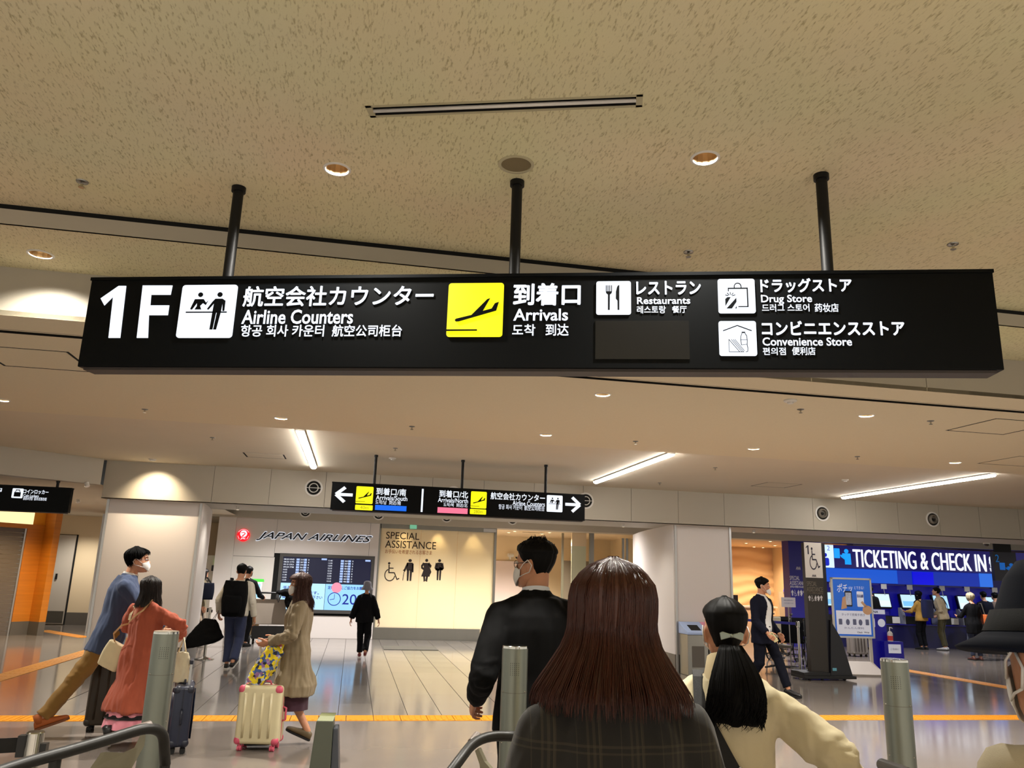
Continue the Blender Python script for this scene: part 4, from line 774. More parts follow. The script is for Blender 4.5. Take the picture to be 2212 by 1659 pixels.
class Person:
    def __init__(s, label, loc, heading, H=1.7, fem=False, lean=0, head_yaw=0, head_pitch=0, feet=None, hands=None, drop=0.0, group=None, wide=1.0, poles=None):
        s.s = k = H/1.725; s.fem = fem; s.label = label; s.rows = FEM if fem else MALE; s.wide = wide
        s.mw = Matrix.Translation(V((loc[0], loc[1], 0))) @ Matrix.Rotation(-math.radians(heading), 4, 'Z')
        th = math.radians(lean); s.u = V((0, math.sin(th), math.cos(th))); s.f = V((0, math.cos(th), -math.sin(th)))
        s.P = V((0, 0, .955*k-drop)); s.neck = s.P+s.u*(.495*k)
        u2 = V((0, math.sin(th*.7), math.cos(th*.7))); hc = s.neck+u2*(.155*k)+V((0, .018*k, 0))
        s.HM = Matrix.Translation(hc) @ Matrix.Rotation(math.radians(head_yaw), 4, 'Z') @ Matrix.Rotation(-math.radians(head_pitch), 4, 'X') @ Matrix.Scale(k*.99, 4)
        sw = (.150 if fem else .172)*k*wide; s.sh = {}; s.el = {}; s.wr = {}; s.hip = {}; s.kn = {}; s.an = {}
        feet = feet or {}; hands = hands or {}; poles = poles or {}; s.foot = {}
        for sd, x in (('L', -1), ('R', 1)):
            s.sh[sd] = s.P+s.u*(.398*k)+V((x*sw, -.01*k, 0))
            t = hands.get(sd); t = V(t) if t else s.sh[sd]+V((x*.075*k, .05*k, -.515*k))
            s.el[sd], s.wr[sd] = ik(s.sh[sd], t, .285*k, .25*k, V(poles.get(sd, (x*.35, -1, -.2))))
            s.hip[sd] = s.P+V((x*.088*k, 0, -.03*k)); f = feet.get(sd, (x*.09, 0, 0, 0, x*6)); s.foot[sd] = f
            an = V((f[0], f[1], .085*k+f[2])); s.kn[sd], s.an[sd] = ik(s.hip[sd], an, .43*k, .425*k, V((x*.08, 1, .1)))
    def W(s, p): return s.mw @ V(p)
    def ring(s, h, a, b, y, n=22, e=2.3):
        k = s.s; c = s.P+s.u*(h*k)+s.f*(y*k); o = []
        for i in range(n):
            t = 2*math.pi*i/n; cx, sy = math.cos(t), math.sin(t)
            o.append(c+V((a*k*s.wide*math.copysign(abs(cx)**(2/e), cx), 0, 0))+s.f*(b*k*math.copysign(abs(sy)**(2/e), sy)))
        return o
    def torso(s, mb, ease=0.0, h0=-.2, h1=.6, hem=None):
        rings = [s.ring(h, a+ease, b+ease, y) for h, a, b, y in s.rows if h0 <= h <= h1]
        if hem: rings = [s.ring(*r) for r in hem]+rings
        mb.loft(rings)
    def body(s, voxel=.010, hands=True, face=True, hv=.005, curl=(35, 35), name='person'):
        k = s.s; mb = MB(); s.torso(mb)
        for sd in 'LR':
            seg(mb, [s.sh[sd], s.el[sd], s.wr[sd]], [.048*k, .038*k, .025*k]); m1 = s.sh[sd].lerp(s.el[sd], .45); mb.ball(m1, .046*k)
            seg(mb, [s.hip[sd], s.kn[sd], s.an[sd]], [.082*k, .052*k, .034*k]); mb.ball(s.kn[sd].lerp(s.an[sd], .3)+V((0, -.012*k, 0)), .050*k)
            fx = s.foot_mx(sd); mb.ball((0, 0, 0), .03*k, .05*k, .03*k, mx=fx @ Matrix.Translation((0, -.0*k, .05*k))); mb.tube([fx @ V((0, -.03*k, .045*k)), fx @ V((0, .13*k, .028*k))], [.03*k, .026*k])
        seg(mb, [s.neck-s.u*.03*k, s.HM @ V((0, -.02, -.05))], [(.050 if s.fem else .058)*k, (.046 if s.fem else .053)*k])
        hb = MB(); n = 26
        hb.loft([[s.HM @ headpt(2*math.pi*i/n, r[0]) for i in range(n)] for r in HEADT])
        HMb = lambda p, *r: hb.ball((0, 0, 0), *r, mx=s.HM @ Matrix.Translation(V(p)))
        if face:
            hb.tube([s.HM @ V((0, .088, .012)), s.HM @ V((0, .104, -.018)), s.HM @ V((0, .113, -.034))], [.009*k, .011*k, .014*k]); HMb((.012, .100, -.038), .009); HMb((-.012, .100, -.038), .009)
            hb.tube([s.HM @ V((-.05, .072, .022)), s.HM @ V((0, .094, .024)), s.HM @ V((.05, .072, .022))], .010*k); HMb((0, .094, -.066), .022, .010, .006); HMb((0, .092, -.078), .018, .010, .007); HMb((0, .086, -.106), .016, .012, .012)
        for x in (-1, 1):
            ex = s.HM @ Matrix.Translation((x*.075, -.014, -.012)) @ Matrix.Rotation(x*.35, 4, 'Z'); hb.ball((0, 0, 0), .009, .020, .032, mx=ex); hb.ball((0, 0, 0), .008, .012, .012, mx=ex @ Matrix.Translation((x*.0, .004, -.026)))
        mb.v_off = 0
        meshes = [remesh(mb, voxel, 3), remesh(hb, min(voxel, .006), 2)]
        if hands:
            for i, sd in enumerate('LR'): meshes.append(s.hand(sd, curl[i], hv))
        me = join(meshes); ob = mesh_part(name, me, SKIN, None); ob.matrix_world = s.mw; s.ob = ob; tag(ob, s.label, 'person'); return ob
    def foot_mx(s, sd):
        f = s.foot[sd]; a = s.an[sd]; return Matrix.Translation(a) @ Matrix.Rotation(-math.radians(f[4]), 4, 'Z') @ Matrix.Rotation(-math.radians(f[3]), 4, 'X') @ Matrix.Translation((0, 0, -.085*s.s))
    def hand(s, sd, curl, hv):
        k = s.s; x = -1 if sd == 'L' else 1; w = s.wr[sd]; d = (w-s.el[sd]).normalized()
        side = V((0, 1, 0)); nrm = V((-x, 0, 0))   # thumb forward, palm faces the thigh
        side = (side-d*side.dot(d)); side = side.normalized() if side.length > .2 else V((0, 0, 1)); nrm = d.cross(side).normalized()
        if nrm.dot(V((-x, 0, 0))) < 0: nrm = -nrm
        mb = MB(); rings = []
        for t, hw, th in ((-.02, .024, .020), (.0, .027, .018), (.03, .036, .016), (.065, .042, .015), (.088, .040, .013)):
            c = w+d*(t*k); rings.append([c+side*(hw*k*math.cos(2*math.pi*i/14))+nrm*(th*k*math.sin(2*math.pi*i/14)) for i in range(14)])
        mb.loft(rings); c = math.radians(curl)
        for off, L, r in ((.031, .92, .0086), (.011, 1.0, .0088), (-.010, .94, .0084), (-.030, .74, .0074)):
            p = w+d*(.084*k)+side*(off*k); a = c*.5; pts = [p-d*.012*k]
            for l in (.042, .027, .022):
                q = pts[-1]+(d*math.cos(a)+nrm*math.sin(a))*(l*L*k+(.012*k if len(pts) == 1 else 0)); pts.append(q); a += c
            seg(mb, pts, [r*k*1.05, r*k, r*k*.92, r*k*.8], 8)
        p = w+d*(.018*k)+side*(.026*k); q = p+(d*.6+side*.62+nrm*.35).normalized()*(.042*k); r2 = q+(d*.85+side*.25+nrm*.4).normalized()*(.032*k); r3 = r2+(d*.9+nrm*.5).normalized()*(.024*k); seg(mb, [p, q, r2, r3], [.014*k, .0115*k, .010*k, .0082*k], 8)
        return remesh(mb, hv, 2)
    def eyes(s):
        for x in (-1, 1):
            e = part('eye', MB().ball((0, 0, 0), .0125, .0105, .008, mx=s.HM @ Matrix.Translation((x*.031, .084, .004))), EYEW, s.ob, smooth=True); part('iris', MB().ball((0, 0, 0), .0058, .003, .0058, mx=s.HM @ Matrix.Translation((x*.031, .0935, .004))), EYED, e, smooth=True)
            part('eyebrow', MB().tube([s.HM @ V((x*.015, .100, .024)), s.HM @ V((x*.034, .094, .029)), s.HM @ V((x*.052, .077, .024))], [.003, .004, .002], 6), HAIRK, s.ob, smooth=True)
    def top(s, m, name='jacket', ease=.018, hem=None, sleeve=(.064, .055, .043), cuff=.93, voxel=.011, folds=.010, h0=-.05, opening=None, collar=.0, seed=0.0, it=4, h1=.49, back=None):
        k = s.s; mb = MB(); s.torso(mb, ease, h0, h1, hem)
        for sd in 'LR':
            w = s.el[sd].lerp(s.wr[sd], cuff); x = -1 if sd == 'L' else 1
            seg(mb, [s.sh[sd], s.sh[sd].lerp(s.el[sd], .5), s.el[sd]], [sleeve[0]*k, (sleeve[0]*.55+sleeve[1]*.45)*k*1.04, sleeve[1]*k]); mb.ball(s.el[sd], sleeve[1]*k)
            mb.tube([s.el[sd], w], [sleeve[1]*k, sleeve[2]*k], 16)
            seg(mb, [s.sh[sd]+V((0, 0, .004*k)), s.neck+V((x*.040*k, -.012*k, -.012*k))], [sleeve[0]*.9*k, .040*k])
        if collar: mb.loft([[s.neck+s.u*(h*k)+V((r*k*math.cos(t), (r*1.0*math.sin(t)-.004)*k, .014*k*-math.sin(t))) for t in [2*math.pi*i/20 for i in range(20)]] for h, r in ((-.085, .112), (-.03, .090), (collar, .074), (collar+.004, .068))])
        me = remesh(mb, voxel, it); fold(me, folds*k, seed=seed)
        fold(me, folds*.7*k, 17, 2.2, seed+9)
        el = [s.el['L'], s.el['R']]
        for e in el: fold(me, folds*1.3*k, 14, 34, seed+3, lambda p, e=e: max(0, 1-(p-e).length/(.13*k)))
        if opening:
            bmm = bmesh.new(); bmm.from_mesh(me); bad = [f for f in bmm.faces if opening(f.calc_center_median())]; bmesh.ops.delete(bmm, geom=bad, context='FACES'); bmm.to_mesh(me); bmm.free()
        return mesh_part(name, me, m, s.ob)
    def trousers(s, m, name='trousers', r=(.098, .072, .060), end=.94, voxel=.011, folds=.010, seed=1.0, h1=.12):
        k = s.s; mb = MB(); s.torso(mb, .010, -.2, h1)
        for sd in 'LR':
            a = s.kn[sd].lerp(s.an[sd], end); seg(mb, [s.hip[sd], s.kn[sd]], [r[0]*k, r[1]*k]); mb.tube([s.kn[sd], a], [r[1]*k, r[2]*k], 16)
        me = remesh(mb, voxel, 3); fold(me, folds*k, 9, 6, seed)
        for sd in 'LR': fold(me, folds*.9*k, 10, 30, seed+2, lambda p, e=s.kn[sd]: max(0, 1-(p-e).length/(.16*k))); fold(me, folds*k, 10, 34, seed+5, lambda p, e=s.an[sd]: max(0, 1-(p-e).length/(.14*k)))
        return mesh_part(name, me, m, s.ob)
    def skirt(s, m, z0, z1, a0, b0, a1, b1, y0=0.0, name='skirt', pleat=.012, np_=14, voxel=.011, y1=0.0):
        k = s.s; mb = MB(); rings = []; n = 84; c = [(z1, a1, b1, y1), ((z0*2+z1)/3+.0, a0+(a1-a0)*.36, b0+(b1-b0)*.36, y0+(y1-y0)*.36), (z0, a0, b0, y0)]
        for j in range(9):
            t = j/8; z = z1+(z0-z1)*t; a = a1+(a0-a1)*t; b = b1+(b0-b1)*t; y = y1+(y0-y1)*t
            rings.append([V(((a+pleat*t*math.sin(np_*2*math.pi*i/n+1.3*math.sin(2*math.pi*i/n)))*math.cos(2*math.pi*i/n), y+(b+pleat*t*math.sin(np_*2*math.pi*i/n))*math.sin(2*math.pi*i/n), z)) for i in range(n)])
        mb.loft(rings); ob = part(name, mb, m, s.ob, smooth=True, auto=1.2); return ob
    def shoes(s, m, sole=None, heel=0.0, name='shoe', high=0.0, wide=1.0):
        k = s.s
        for sd in 'LR':
            fx = s.foot_mx(sd); mb = MB(); rings = []
            for t, hw, h in ((-.062, .018, .045), (-.055, .031, .062), (-.02, .036, .078), (.03, .038, .074), (.08, .043, .058), (.13, .047, .045), (.175, .042, .036), (.20, .030, .028), (.212, .012, .018)):
                rings.append([fx @ V((hw*k*wide*math.copysign(abs(math.cos(q))**.8, math.cos(q)), t*k, (.014+h*.5+h*.5*math.copysign(abs(math.sin(q))**.7, math.sin(q)))*k)) for q in [2*math.pi*i/16 for i in range(16)]])
            mb.loft(rings)
            if high: mb.tube([fx @ V((0, -.012*k, .05*k)), fx @ V((0, -.012*k, (.08+high)*k))], [.042*k, .046*k], 14)
            o = part(name, mb, m, s.ob, smooth=True)
            out = [(-.068, .0), (-.06, .028), (-.03, .037), (.03, .040), (.08, .045), (.13, .050), (.175, .045), (.203, .032), (.216, .0)]
            poly = [(w*k*wide, t*k) for t, w in out]+[(-w*k*wide, t*k) for t, w in out[-2:0:-1]]; n = len(poly); sb = MB(); sb.add([fx @ V((x, y, z)) for z in (0, .02*k) for x, y in poly], [tuple(range(n)), tuple(range(2*n-1, n-1, -1))]+[(i, (i+1) % n, (i+1) % n+n, i+n) for i in range(n)])
            part('sole', sb, sole or M['rubber'], o)
    def hair(s, m, zlow, thick, flare=None, nphi=80, nz=26, ridge=.003, rk=22, seed=0.0, name='hair', zt=.119):
        short = flare is None and zlow(math.pi) > -.12
        # shell over the skull; zlow(phi): lower edge, thick(phi, z): fullness; phi 0 = forehead
        outer = []; inner = []
        for j in range(nz+1):
            t = (j/nz)**1.5; ro, ri = [], []
            for i in range(nphi):
                ph = 2*math.pi*i/nphi-math.pi; zl = zlow(ph); zz = zt+.85*thick(0, .12); z = zz-(zz-zl)*t; zc = min(zt-.0005, max(z-.010, -.035)) if z > -.02 else -.035
                th = thick(ph, z)*min(1, t*16)*(1-.5*max(0, min(1, (z-.07)/.06))); fl = flare(ph, z) if flare else 0
                if short:
                    zc = min(zt-.0005, max(z-.006, -.09)); th *= min(1, .12+(1-t)*2.6)
                rr = ridge*(noise.noise(V((math.sin(ph)*rk*.16+seed, math.cos(ph)*rk*.16, z*2)))*1.2+noise.noise(V((math.sin(ph)*rk*.5, math.cos(ph)*rk*.5+seed, z*3))))
                p = headpt(ph, z, th+fl+rr, zc); q = headpt(ph, z-.002, fl-.012 if (z < -.03 and not short) else -.012, zc); ro.append(s.HM @ p); ri.append(s.HM @ q)
            outer.append(ro); inner.append(ri)
        mb = MB(); mb.loft(outer+inner[::-1], cap=True)
        return part(name, mb, m, s.ob, smooth=True, auto=1.4)
    def strands(s, m, zlow, thick, flare, n, rad=.0011, seed=1, jitter=.012, extra=.03, phr=(-180, 180), parent=None, steps=16, wave=0.0):
        r_ = random.Random(seed); mb = MB()
        for _ in range(n):
            ph = math.radians(r_.uniform(*phr)); t0 = r_.uniform(.0, .5); e = r_.uniform(-.5, 1)*extra; jt = r_.uniform(-.3, 1)*jitter; dph = r_.uniform(-.06, .06); pts = []; w0 = r_.uniform(0, 6)
            for j in range(steps+1):
                u = t0+(1-t0)*j/steps; t = u**1.5; zl = zlow(ph)-e; zz = .119+.85*thick(0, .12); z = zz-(zz-zl)*t; zc = min(.1185, max(z-.010, -.035)) if z > -.02 else -.035; pp = ph+dph*u*u
                fl = flare(pp, z) if flare else 0; sf = 1
                if flare is None: zc = min(.1185, max(z-.006, -.09)); sf = min(1, .12+(1-t)*2.6)
                pts.append(s.HM @ headpt(pp, z, thick(pp, z)*min(1, .02+t*16)*(1-.5*max(0, min(1, (z-.07)/.06)))*sf+fl+.002+jt*u*u+wave*math.sin(w0+u*16)*u, zc))
            mb.tube(pts, [rad]*(steps-1)+[rad*.8, rad*.3], 3)
        o = part('hair_strands', mb, m, parent or s.ob, smooth=True); o['kind'] = 'stuff'; return o
    def mask(s, dz=0.0, strap=True, m=None):
        mb = MB(); nx, nz = 18, 10; g = []
        for j in range(nz+1):
            for i in range(nx+1):
                u = i/nx*2-1; v = j/nz; ph = u*1.12; zt_ = -.012-.022*u*u; zb = -.112+.045*u*u; z = zb+(zt_-zb)*v
                b = .020*(1-u*u)**2*(1-(2*v-1)**2*.8); off = .008+b; p = headpt(ph, max(-.116, z), off, max(-.085, z)); p.z += dz; p.y += (.004 if dz else 0); g.append(s.HM @ p)
        mb.add(g, [(j*(nx+1)+i, j*(nx+1)+i+1, (j+1)*(nx+1)+i+1, (j+1)*(nx+1)+i) for j in range(nz) for i in range(nx)])
        o = part('mask', mb, m or MASKM, s.ob, smooth=True); md = o.modifiers.new('s', 'SOLIDIFY'); md.thickness = .003
        for x in (-1, 1):
            a = [s.HM @ (headpt(x*1.10, -.034, .010, -.034)+V((0, 0, dz))), s.HM @ V((x*.082, .022, -.004+dz*.4)), s.HM @ V((x*.084, -.006, .016+dz*.1))]; b = [s.HM @ (headpt(x*1.10, -.068, .010, -.068)+V((0, 0, dz))), s.HM @ V((x*.078, .015, -.052+dz*.4)), s.HM @ V((x*.083, -.016, -.042+dz*.1))]
            part('ear_loop', MB().tube(a, .0022, 6).tube(b, .0022, 6).tube([a[-1], s.HM @ V((x*.088, -.032, -.01)), b[-1]], .0022, 6), m or MASKM, o, smooth=True)
        return o
    def glasses(s, m=None):
        m = m or M['plastic_k']; mb = MB()
        for x in (-1, 1):
            mb.tube([s.HM @ V((x*.032+.023*math.cos(t), .104-.012*abs(x*.032+.023*math.cos(t))/.05, -.004+.017*math.sin(t))) for t in [2*math.pi*i/16 for i in range(16)]], .0016, 6, closed=True); mb.tube([s.HM @ V((x*.055, .092, 0)), s.HM @ V((x*.076, .03, .002)), s.HM @ V((x*.079, -.018, .004))], .0018, 6)
        mb.tube([s.HM @ V((-.01, .106, .0)), s.HM @ V((.01, .106, .0))], .0016, 6); return part('glasses', mb, m, s.ob, smooth=True)
    def collar(s, m, r=.064, h0=-.03, h1=.028, name='shirt_collar', tilt=.014):
        k = s.s; mb = MB(); n = 28
        mb.loft([[s.neck+s.u*(h*k)+V((rr*k*math.cos(t), (rr*math.sin(t)-.003)*k, -tilt*k*math.sin(t))) for t in [2*math.pi*i/n for i in range(n)]] for h, rr in ((h0, r+.008), (h1, r), (h1, r-.006), (h0, r-.004))], cap=False)
        return part(name, mb, m, s.ob, smooth=True, auto=.8)
def short_edge(front=.058, sidez=-.022, back=-.080):
    def f(ph):
        a = abs(ph)
        if a < .85: return front-.016*(a/.85)**2
        if a < 1.25: return front-.016-(front-.016-sidez-.03)*(a-.85)/.4+.0
        if a < 1.75: return sidez+.03-.01*(a-1.25)/.5
        return sidez+.02+(back-sidez-.02)*min(1, (a-1.75)/.75)
    return f
def long_edge(front, low, a0=.95, a1=1.25):
    def f(ph):
        a = abs(ph)
        if a < a0: return front-.02*(a/a0)**2
        if a < a1: return front-.02+(low-front+.02)*((a-a0)/(a1-a0))
        return low
    return f
def bag_body(mb, w, d, h, bulge=.3, n=24, m=10, mx=None, taper=.0):
    rings = []
    for j in range(m+1):
        t = j/m; sc = 1+bulge*math.sin(math.pi*t)-taper*t; r = []
        for i in range(n):
            q = 2*math.pi*i/n; cx, sy = math.cos(q), math.sin(q); p = V((w/2*sc*math.copysign(abs(cx)**.6, cx), d/2*sc*math.copysign(abs(sy)**.6, sy)*(1-.5*t*t*(1 if taper else 0)), h*t)); r.append(mx @ p if mx else p)
        rings.append(r)
    return mb.loft(rings)
# ------------------------------------------------------------------ the people, nearest crowd first
def gp_(px, py, Y): return at_y(px, py, Y)
# dark suited man, seen from behind, head turned to the left
q = at_d(1158, 1300, 4.1)
P = Person('tall person in black suit coat and mask seen from behind at the gate post', (q.x, q.y), 2, 1.85, lean=2, head_yaw=48, hands={'L': (-.285, .12, 1.03), 'R': (.34, .02, .90)}, poles={'L': (-.12, -1, 0)}, wide=.98, feet={'L': (-.06, .0, 0, 0, -6), 'R': (.07, .12, 0, 0, 6)})
SUIT = P; P.body(.009, hv=.004); BS = cloth('black suit wool', (13, 13, 15), .8)
P.top(BS, 'suit_coat', .028, hem=[(-.115, .196, .138, -.005)], sleeve=(.076, .064, .052), voxel=.010, collar=.020, folds=.008)
P.trousers(cloth('black suit trousers', (12, 12, 14)), r=(.086, .07, .062)); P.shoes(mat('black leather', (12, 11, 11), .3)); P.collar(cloth('white shirt', (222, 226, 236)), .067, -.02, .038)
zl = short_edge(.066, -.02, -.066); tk = lambda ph, z: .011+.006*(z > .05)
P.hair(HAIRK, zl, tk, ridge=.006, rk=30); P.mask(); P.glasses(); P.eyes()
mb = MB(); r_ = random.Random(5)
for _ in range(260):
    ph = r_.uniform(-math.pi, math.pi); z = r_.uniform(.075, .117); a = P.HM @ headpt(ph, z, .008); b = P.HM @ (headpt(ph+r_.uniform(-.5, .5), z+r_.uniform(.012, .03), .024+r_.uniform(0, .012))); mb.tube([a, a.lerp(b, .6)+V((r_.uniform(-.004, .004), 0, .003)), b], [.0026, .002, .0004], 4)
o = part('hair_tufts', mb, HAIRK, P.ob, smooth=True); o['kind'] = 'stuff'
# long brown haired woman right in front
q = at_d(1327, 1400, 1.74)
P = Person('person with long straight brown hair and dark checked coat seen from behind', (q.x, q.y), 6, 1.69, True, wide=.95, hands={'L': (-.27, .10, .85), 'R': (.27, .10, .85)})
BROWN = P; P.body(.010, face=False)
pl = mat('dark checked wool', (44, 42, 38), .9, bump=.15, bscale=800, sheen=.2); nt = pl.node_tree; b = nt.nodes['Principled BSDF']; tc = nt.nodes['Texture Coordinate']; sp = nt.nodes.new('ShaderNodeSeparateXYZ'); nt.links.new(tc.outputs['Object'], sp.inputs[0])
def band(axis, period, width, off):
    a = nt.nodes.new('ShaderNodeMath'); a.operation = 'ADD'; a.inputs[1].default_value = 10+off; nt.links.new(sp.outputs[axis], a.inputs[0]); m_ = nt.nodes.new('ShaderNodeMath'); m_.operation = 'MODULO'; m_.inputs[1].default_value = period; nt.links.new(a.outputs[0], m_.inputs[0]); l = nt.nodes.new('ShaderNodeMath'); l.operation = 'LESS_THAN'; l.inputs[1].default_value = width; nt.links.new(m_.outputs[0], l.inputs[0]); return l.outputs[0]
prev = None
for ax, pe, wd_, of in ((0, .088, .006, 0), (0, .088, .006, .012), (0, .088, .005, .024), (2, .088, .005, .03), (2, .088, .004, .042), (0, .044, .002, .0)):
    o = band(ax, pe, wd_, of)
    if prev is None: prev = o
    else:
        s_ = nt.nodes.new('ShaderNodeMath'); s_.operation = 'ADD'; nt.links.new(prev, s_.inputs[0]); nt.links.new(o, s_.inputs[1]); prev = s_.outputs[0]
mx_ = nt.nodes.new('ShaderNodeMix'); mx_.data_type = 'RGBA'; mx_.inputs[6].default_value = srgb(22, 20, 18); mx_.inputs[7].default_value = srgb(56, 50, 38); sc_ = nt.nodes.new('ShaderNodeMath'); sc_.operation = 'MULTIPLY'; sc_.inputs[1].default_value = .55; nt.links.new(prev, sc_.inputs[0]); nt.links.new(sc_.outputs[0], mx_.inputs[0]); nt.links.new(mx_.outputs[2], b.inputs['Base Color'])
P.top(pl, 'checked_coat', .026, hem=[(-.45, .225, .16, 0), (-.2, .21, .15, 0)], sleeve=(.076, .066, .055), voxel=.009, folds=.009, collar=.02)
P.trousers(cloth('dark trousers', (24, 24, 26))); P.shoes(M['rubber'])
zl = long_edge(.05, -.172, .9, 1.2); tk = lambda ph, z: .018+.016*max(0, min(1, (.09-z)/.14))
fl = lambda ph, z: .0 if z > -.03 else (.042*min(1, (-.03-z)/.15)**1.3)*(.35+.65*abs(math.sin(ph)))+(.035*max(0, min(1, (-.06-z)/.1)) if abs(ph) > 2 else 0)
P.hair(HAIRB, zl, tk, fl, ridge=.008, rk=46, nphi=140, nz=34); P.strands(HAIRB, zl, tk, fl, 1500, .0009, 9, .010, .035, (70, 290), steps=18)
# woman with ponytail and cream jacket
q = at_d(1567, 1380, 2.78)
P = Person('person with black ponytail and cream jacket carrying a black strap', (q.x, q.y), 22, 1.60, True, head_yaw=6, hands={'L': (-.26, .10, .86), 'R': (.40, -.02, .88)}, poles={'R': (1, -.55, .25)})
WHITEJ = P; P.body(.009, hv=.004); CR_ = cloth('cream twill', (212, 200, 166), .85, .06)
P.top(CR_, 'cream_jacket', .026, hem=[(-.14, .205, .145, -.005)], sleeve=(.072, .066, .062), cuff=1.0, voxel=.009, folds=.017, collar=.0, seed=4)
P.trousers(cloth('beige trousers', (170, 156, 130))); P.shoes(M['rubber'])
k = P.s; mb = MB(); mb.loft([[P.neck+V((r*k*math.cos(t), (r*math.sin(t)-.006)*k, h*k-.02*k*math.sin(t))) for t in [2*math.pi*i/32 for i in range(32)]] for h, r in ((-.035, .092), (.02, .078), (.06, .070), (.064, .064), (.0, .062))], cap=False); part('stand_collar', mb, cloth('cream collar fabric', (208, 190, 152)), P.ob, smooth=True)
zl = short_edge(.062, .02, -.085); tk = lambda ph, z: .014
P.hair(HAIRK, zl, tk, ridge=.002, rk=50); P.mask()
rings = []; bk_ = P.HM @ V((0, -.105, -.045))
for j in range(15):
    t = j/14; c = bk_+V((0.012*math.sin(t*3), -.022-.035*math.sin(t*2.2), -.26*t*k)); a = (.034+.058*math.sin(min(1, t*1.25)*math.pi*.55))*(1-.25*max(0, t-.8)*5*.6); rings.append([c+V((a*math.cos(q_)*(1+.05*math.sin(9*q_+j)), .55*a*math.sin(q_)*(1+.08*math.sin(7*q_)), .008*math.sin(5*q_)*t)) for q_ in [2*math.pi*i/30 for i in range(30)]])
part('ponytail', MB().loft(rings), HAIRK, P.ob, smooth=True)
mb = MB(); r_ = random.Random(11)
for _ in range(420):
    q_ = r_.uniform(0, 2*math.pi); w0 = r_.uniform(0, 6); e = r_.uniform(.9, 1.1); pts = []
    for j in range(15):
        t = j/14*e; i_ = min(14, int(t*14)); a = (.034+.058*math.sin(min(1, t*1.25)*math.pi*.55))*(1-.1*max(0, t-.8))+.002; c = bk_+V((0.012*math.sin(t*3), -.022-.035*math.sin(t*2.2), -.26*t*k)); wv = .010*max(0, t-.55)*2; pts.append(c+V((a*math.cos(q_)+wv*math.sin(w0+t*26), .56*a*math.sin(q_)+wv*math.cos(w0+t*26), 0)))
    mb.tube(pts, [.0012]*14+[.0004], 3)
o = part('hair_strands', mb, HAIRK, P.ob, smooth=True); o['kind'] = 'stuff'
bw = MB(); c0 = P.HM @ V((.004, -.118, -.012))
for x in (-1, 1): bw.prism([(x*.004, -.005), (x*.036, -.015), (x*.040, .008), (x*.030, .013), (x*.004, .006)], .010, Matrix.Translation(c0))
bw.ball(c0+V((0, -.006, 0)), .007); part('bow_clip', bw, mat('silver bow clip', (150, 158, 148), .3, .7), P.ob, bevel=.002)
# strap bag worn by her: a thing of its own
def ribbon(pts, w, th, nrm): 
    mb = MB(); rings = []; pts = [V(p) for p in pts]
    for i, p in enumerate(pts):
        t = (pts[min(i+1, len(pts)-1)]-pts[max(0, i-1)]).normalized(); n_ = V(nrm(i) if callable(nrm) else nrm); s_ = t.cross(n_).normalized(); n_ = s_.cross(t).normalized(); rings.append([p+s_*w/2+n_*th, p-s_*w/2+n_*th, p-s_*w/2, p+s_*w/2])
    return mb.loft(rings)
def surf(P, x, z, side=-1, off=.0):
    # point on the person's clothed back at local x,z, found by casting at the garments
    best = None
    for ch in P.ob.children:
        if ch.type == 'MESH' and ch.name.split('.')[0] in ('cream_jacket', 'orange_coat', 'jacket', 'shirt', 'trench_coat', 'checked_coat'):
            ok, loc, n, i = ch.ray_cast(V((x, side*2.0, z)), V((0, -side, 0)))
            if ok and (best is None or (loc.y-best.y)*side > 0): best = loc
    return (best if best is not None else V((x, side*.12, z)))+V((0, side*off, 0))
def top_of(P, x, y, off=.0):
    best = None
    for ch in P.ob.children:
        if ch.type == 'MESH' and ch.name.split('.')[0] in ('cream_jacket', 'orange_coat', 'shirt'):
            ok, loc, n, i = ch.ray_cast(V((x, y, 3.0)), V((0, 0, -1)))
            if ok and (best is None or loc.z > best): best = loc.z
    return V((x, y, (best or 1.3)+off))
bpy.context.view_layer.update()
nk = P.neck
pts = [top_of(P, -.095, .065, .006), top_of(P, -.095, .02, .009), top_of(P, -.095, -.03, .010)]+[surf(P, -.095+.265*t, nk.z-.10-.48*t, -1, .011) for t in (0, .06, .12, .18, .25, .31, .38, .44, .5, .56, .62, .68, .75, .81, .88, .94, 1)]
bagroot = thing('shoulder_bag', 'black shoulder bag strap with silver slider across the cream jacket', 'bag', mx=P.mw)
part('strap', ribbon(pts, .042, .004, lambda i: (0, -1, .25) if i > 1 else (0, -.2, 1)), mat('black webbing', (14, 14, 15), .7, bump=.3, bscale=500), bagroot)
i0 = 9; part('slider', ribbon([pts[i0]+V((0, -.004, 0)), pts[i0].lerp(pts[i0+1], .5)+V((0, -.004, 0))], .05, .004, (0, -1, .2)), mat('silver slider', (190, 190, 188), .25, .9), bagroot); part('pad', ribbon([p+V((0, -.003, 0)) for p in pts[i0+1:i0+5]], .05, .008, (0, -1, .2)), mat('black strap pad', (18, 18, 19), .6), bagroot)
q_ = pts[-1]; part('bag_body', bag_body(MB(), .26, .09, .2, .15, mx=Matrix.Translation(q_+V((.05, -.02, -.19)))), cloth('black nylon', (16, 16, 17)), bagroot, smooth=True)
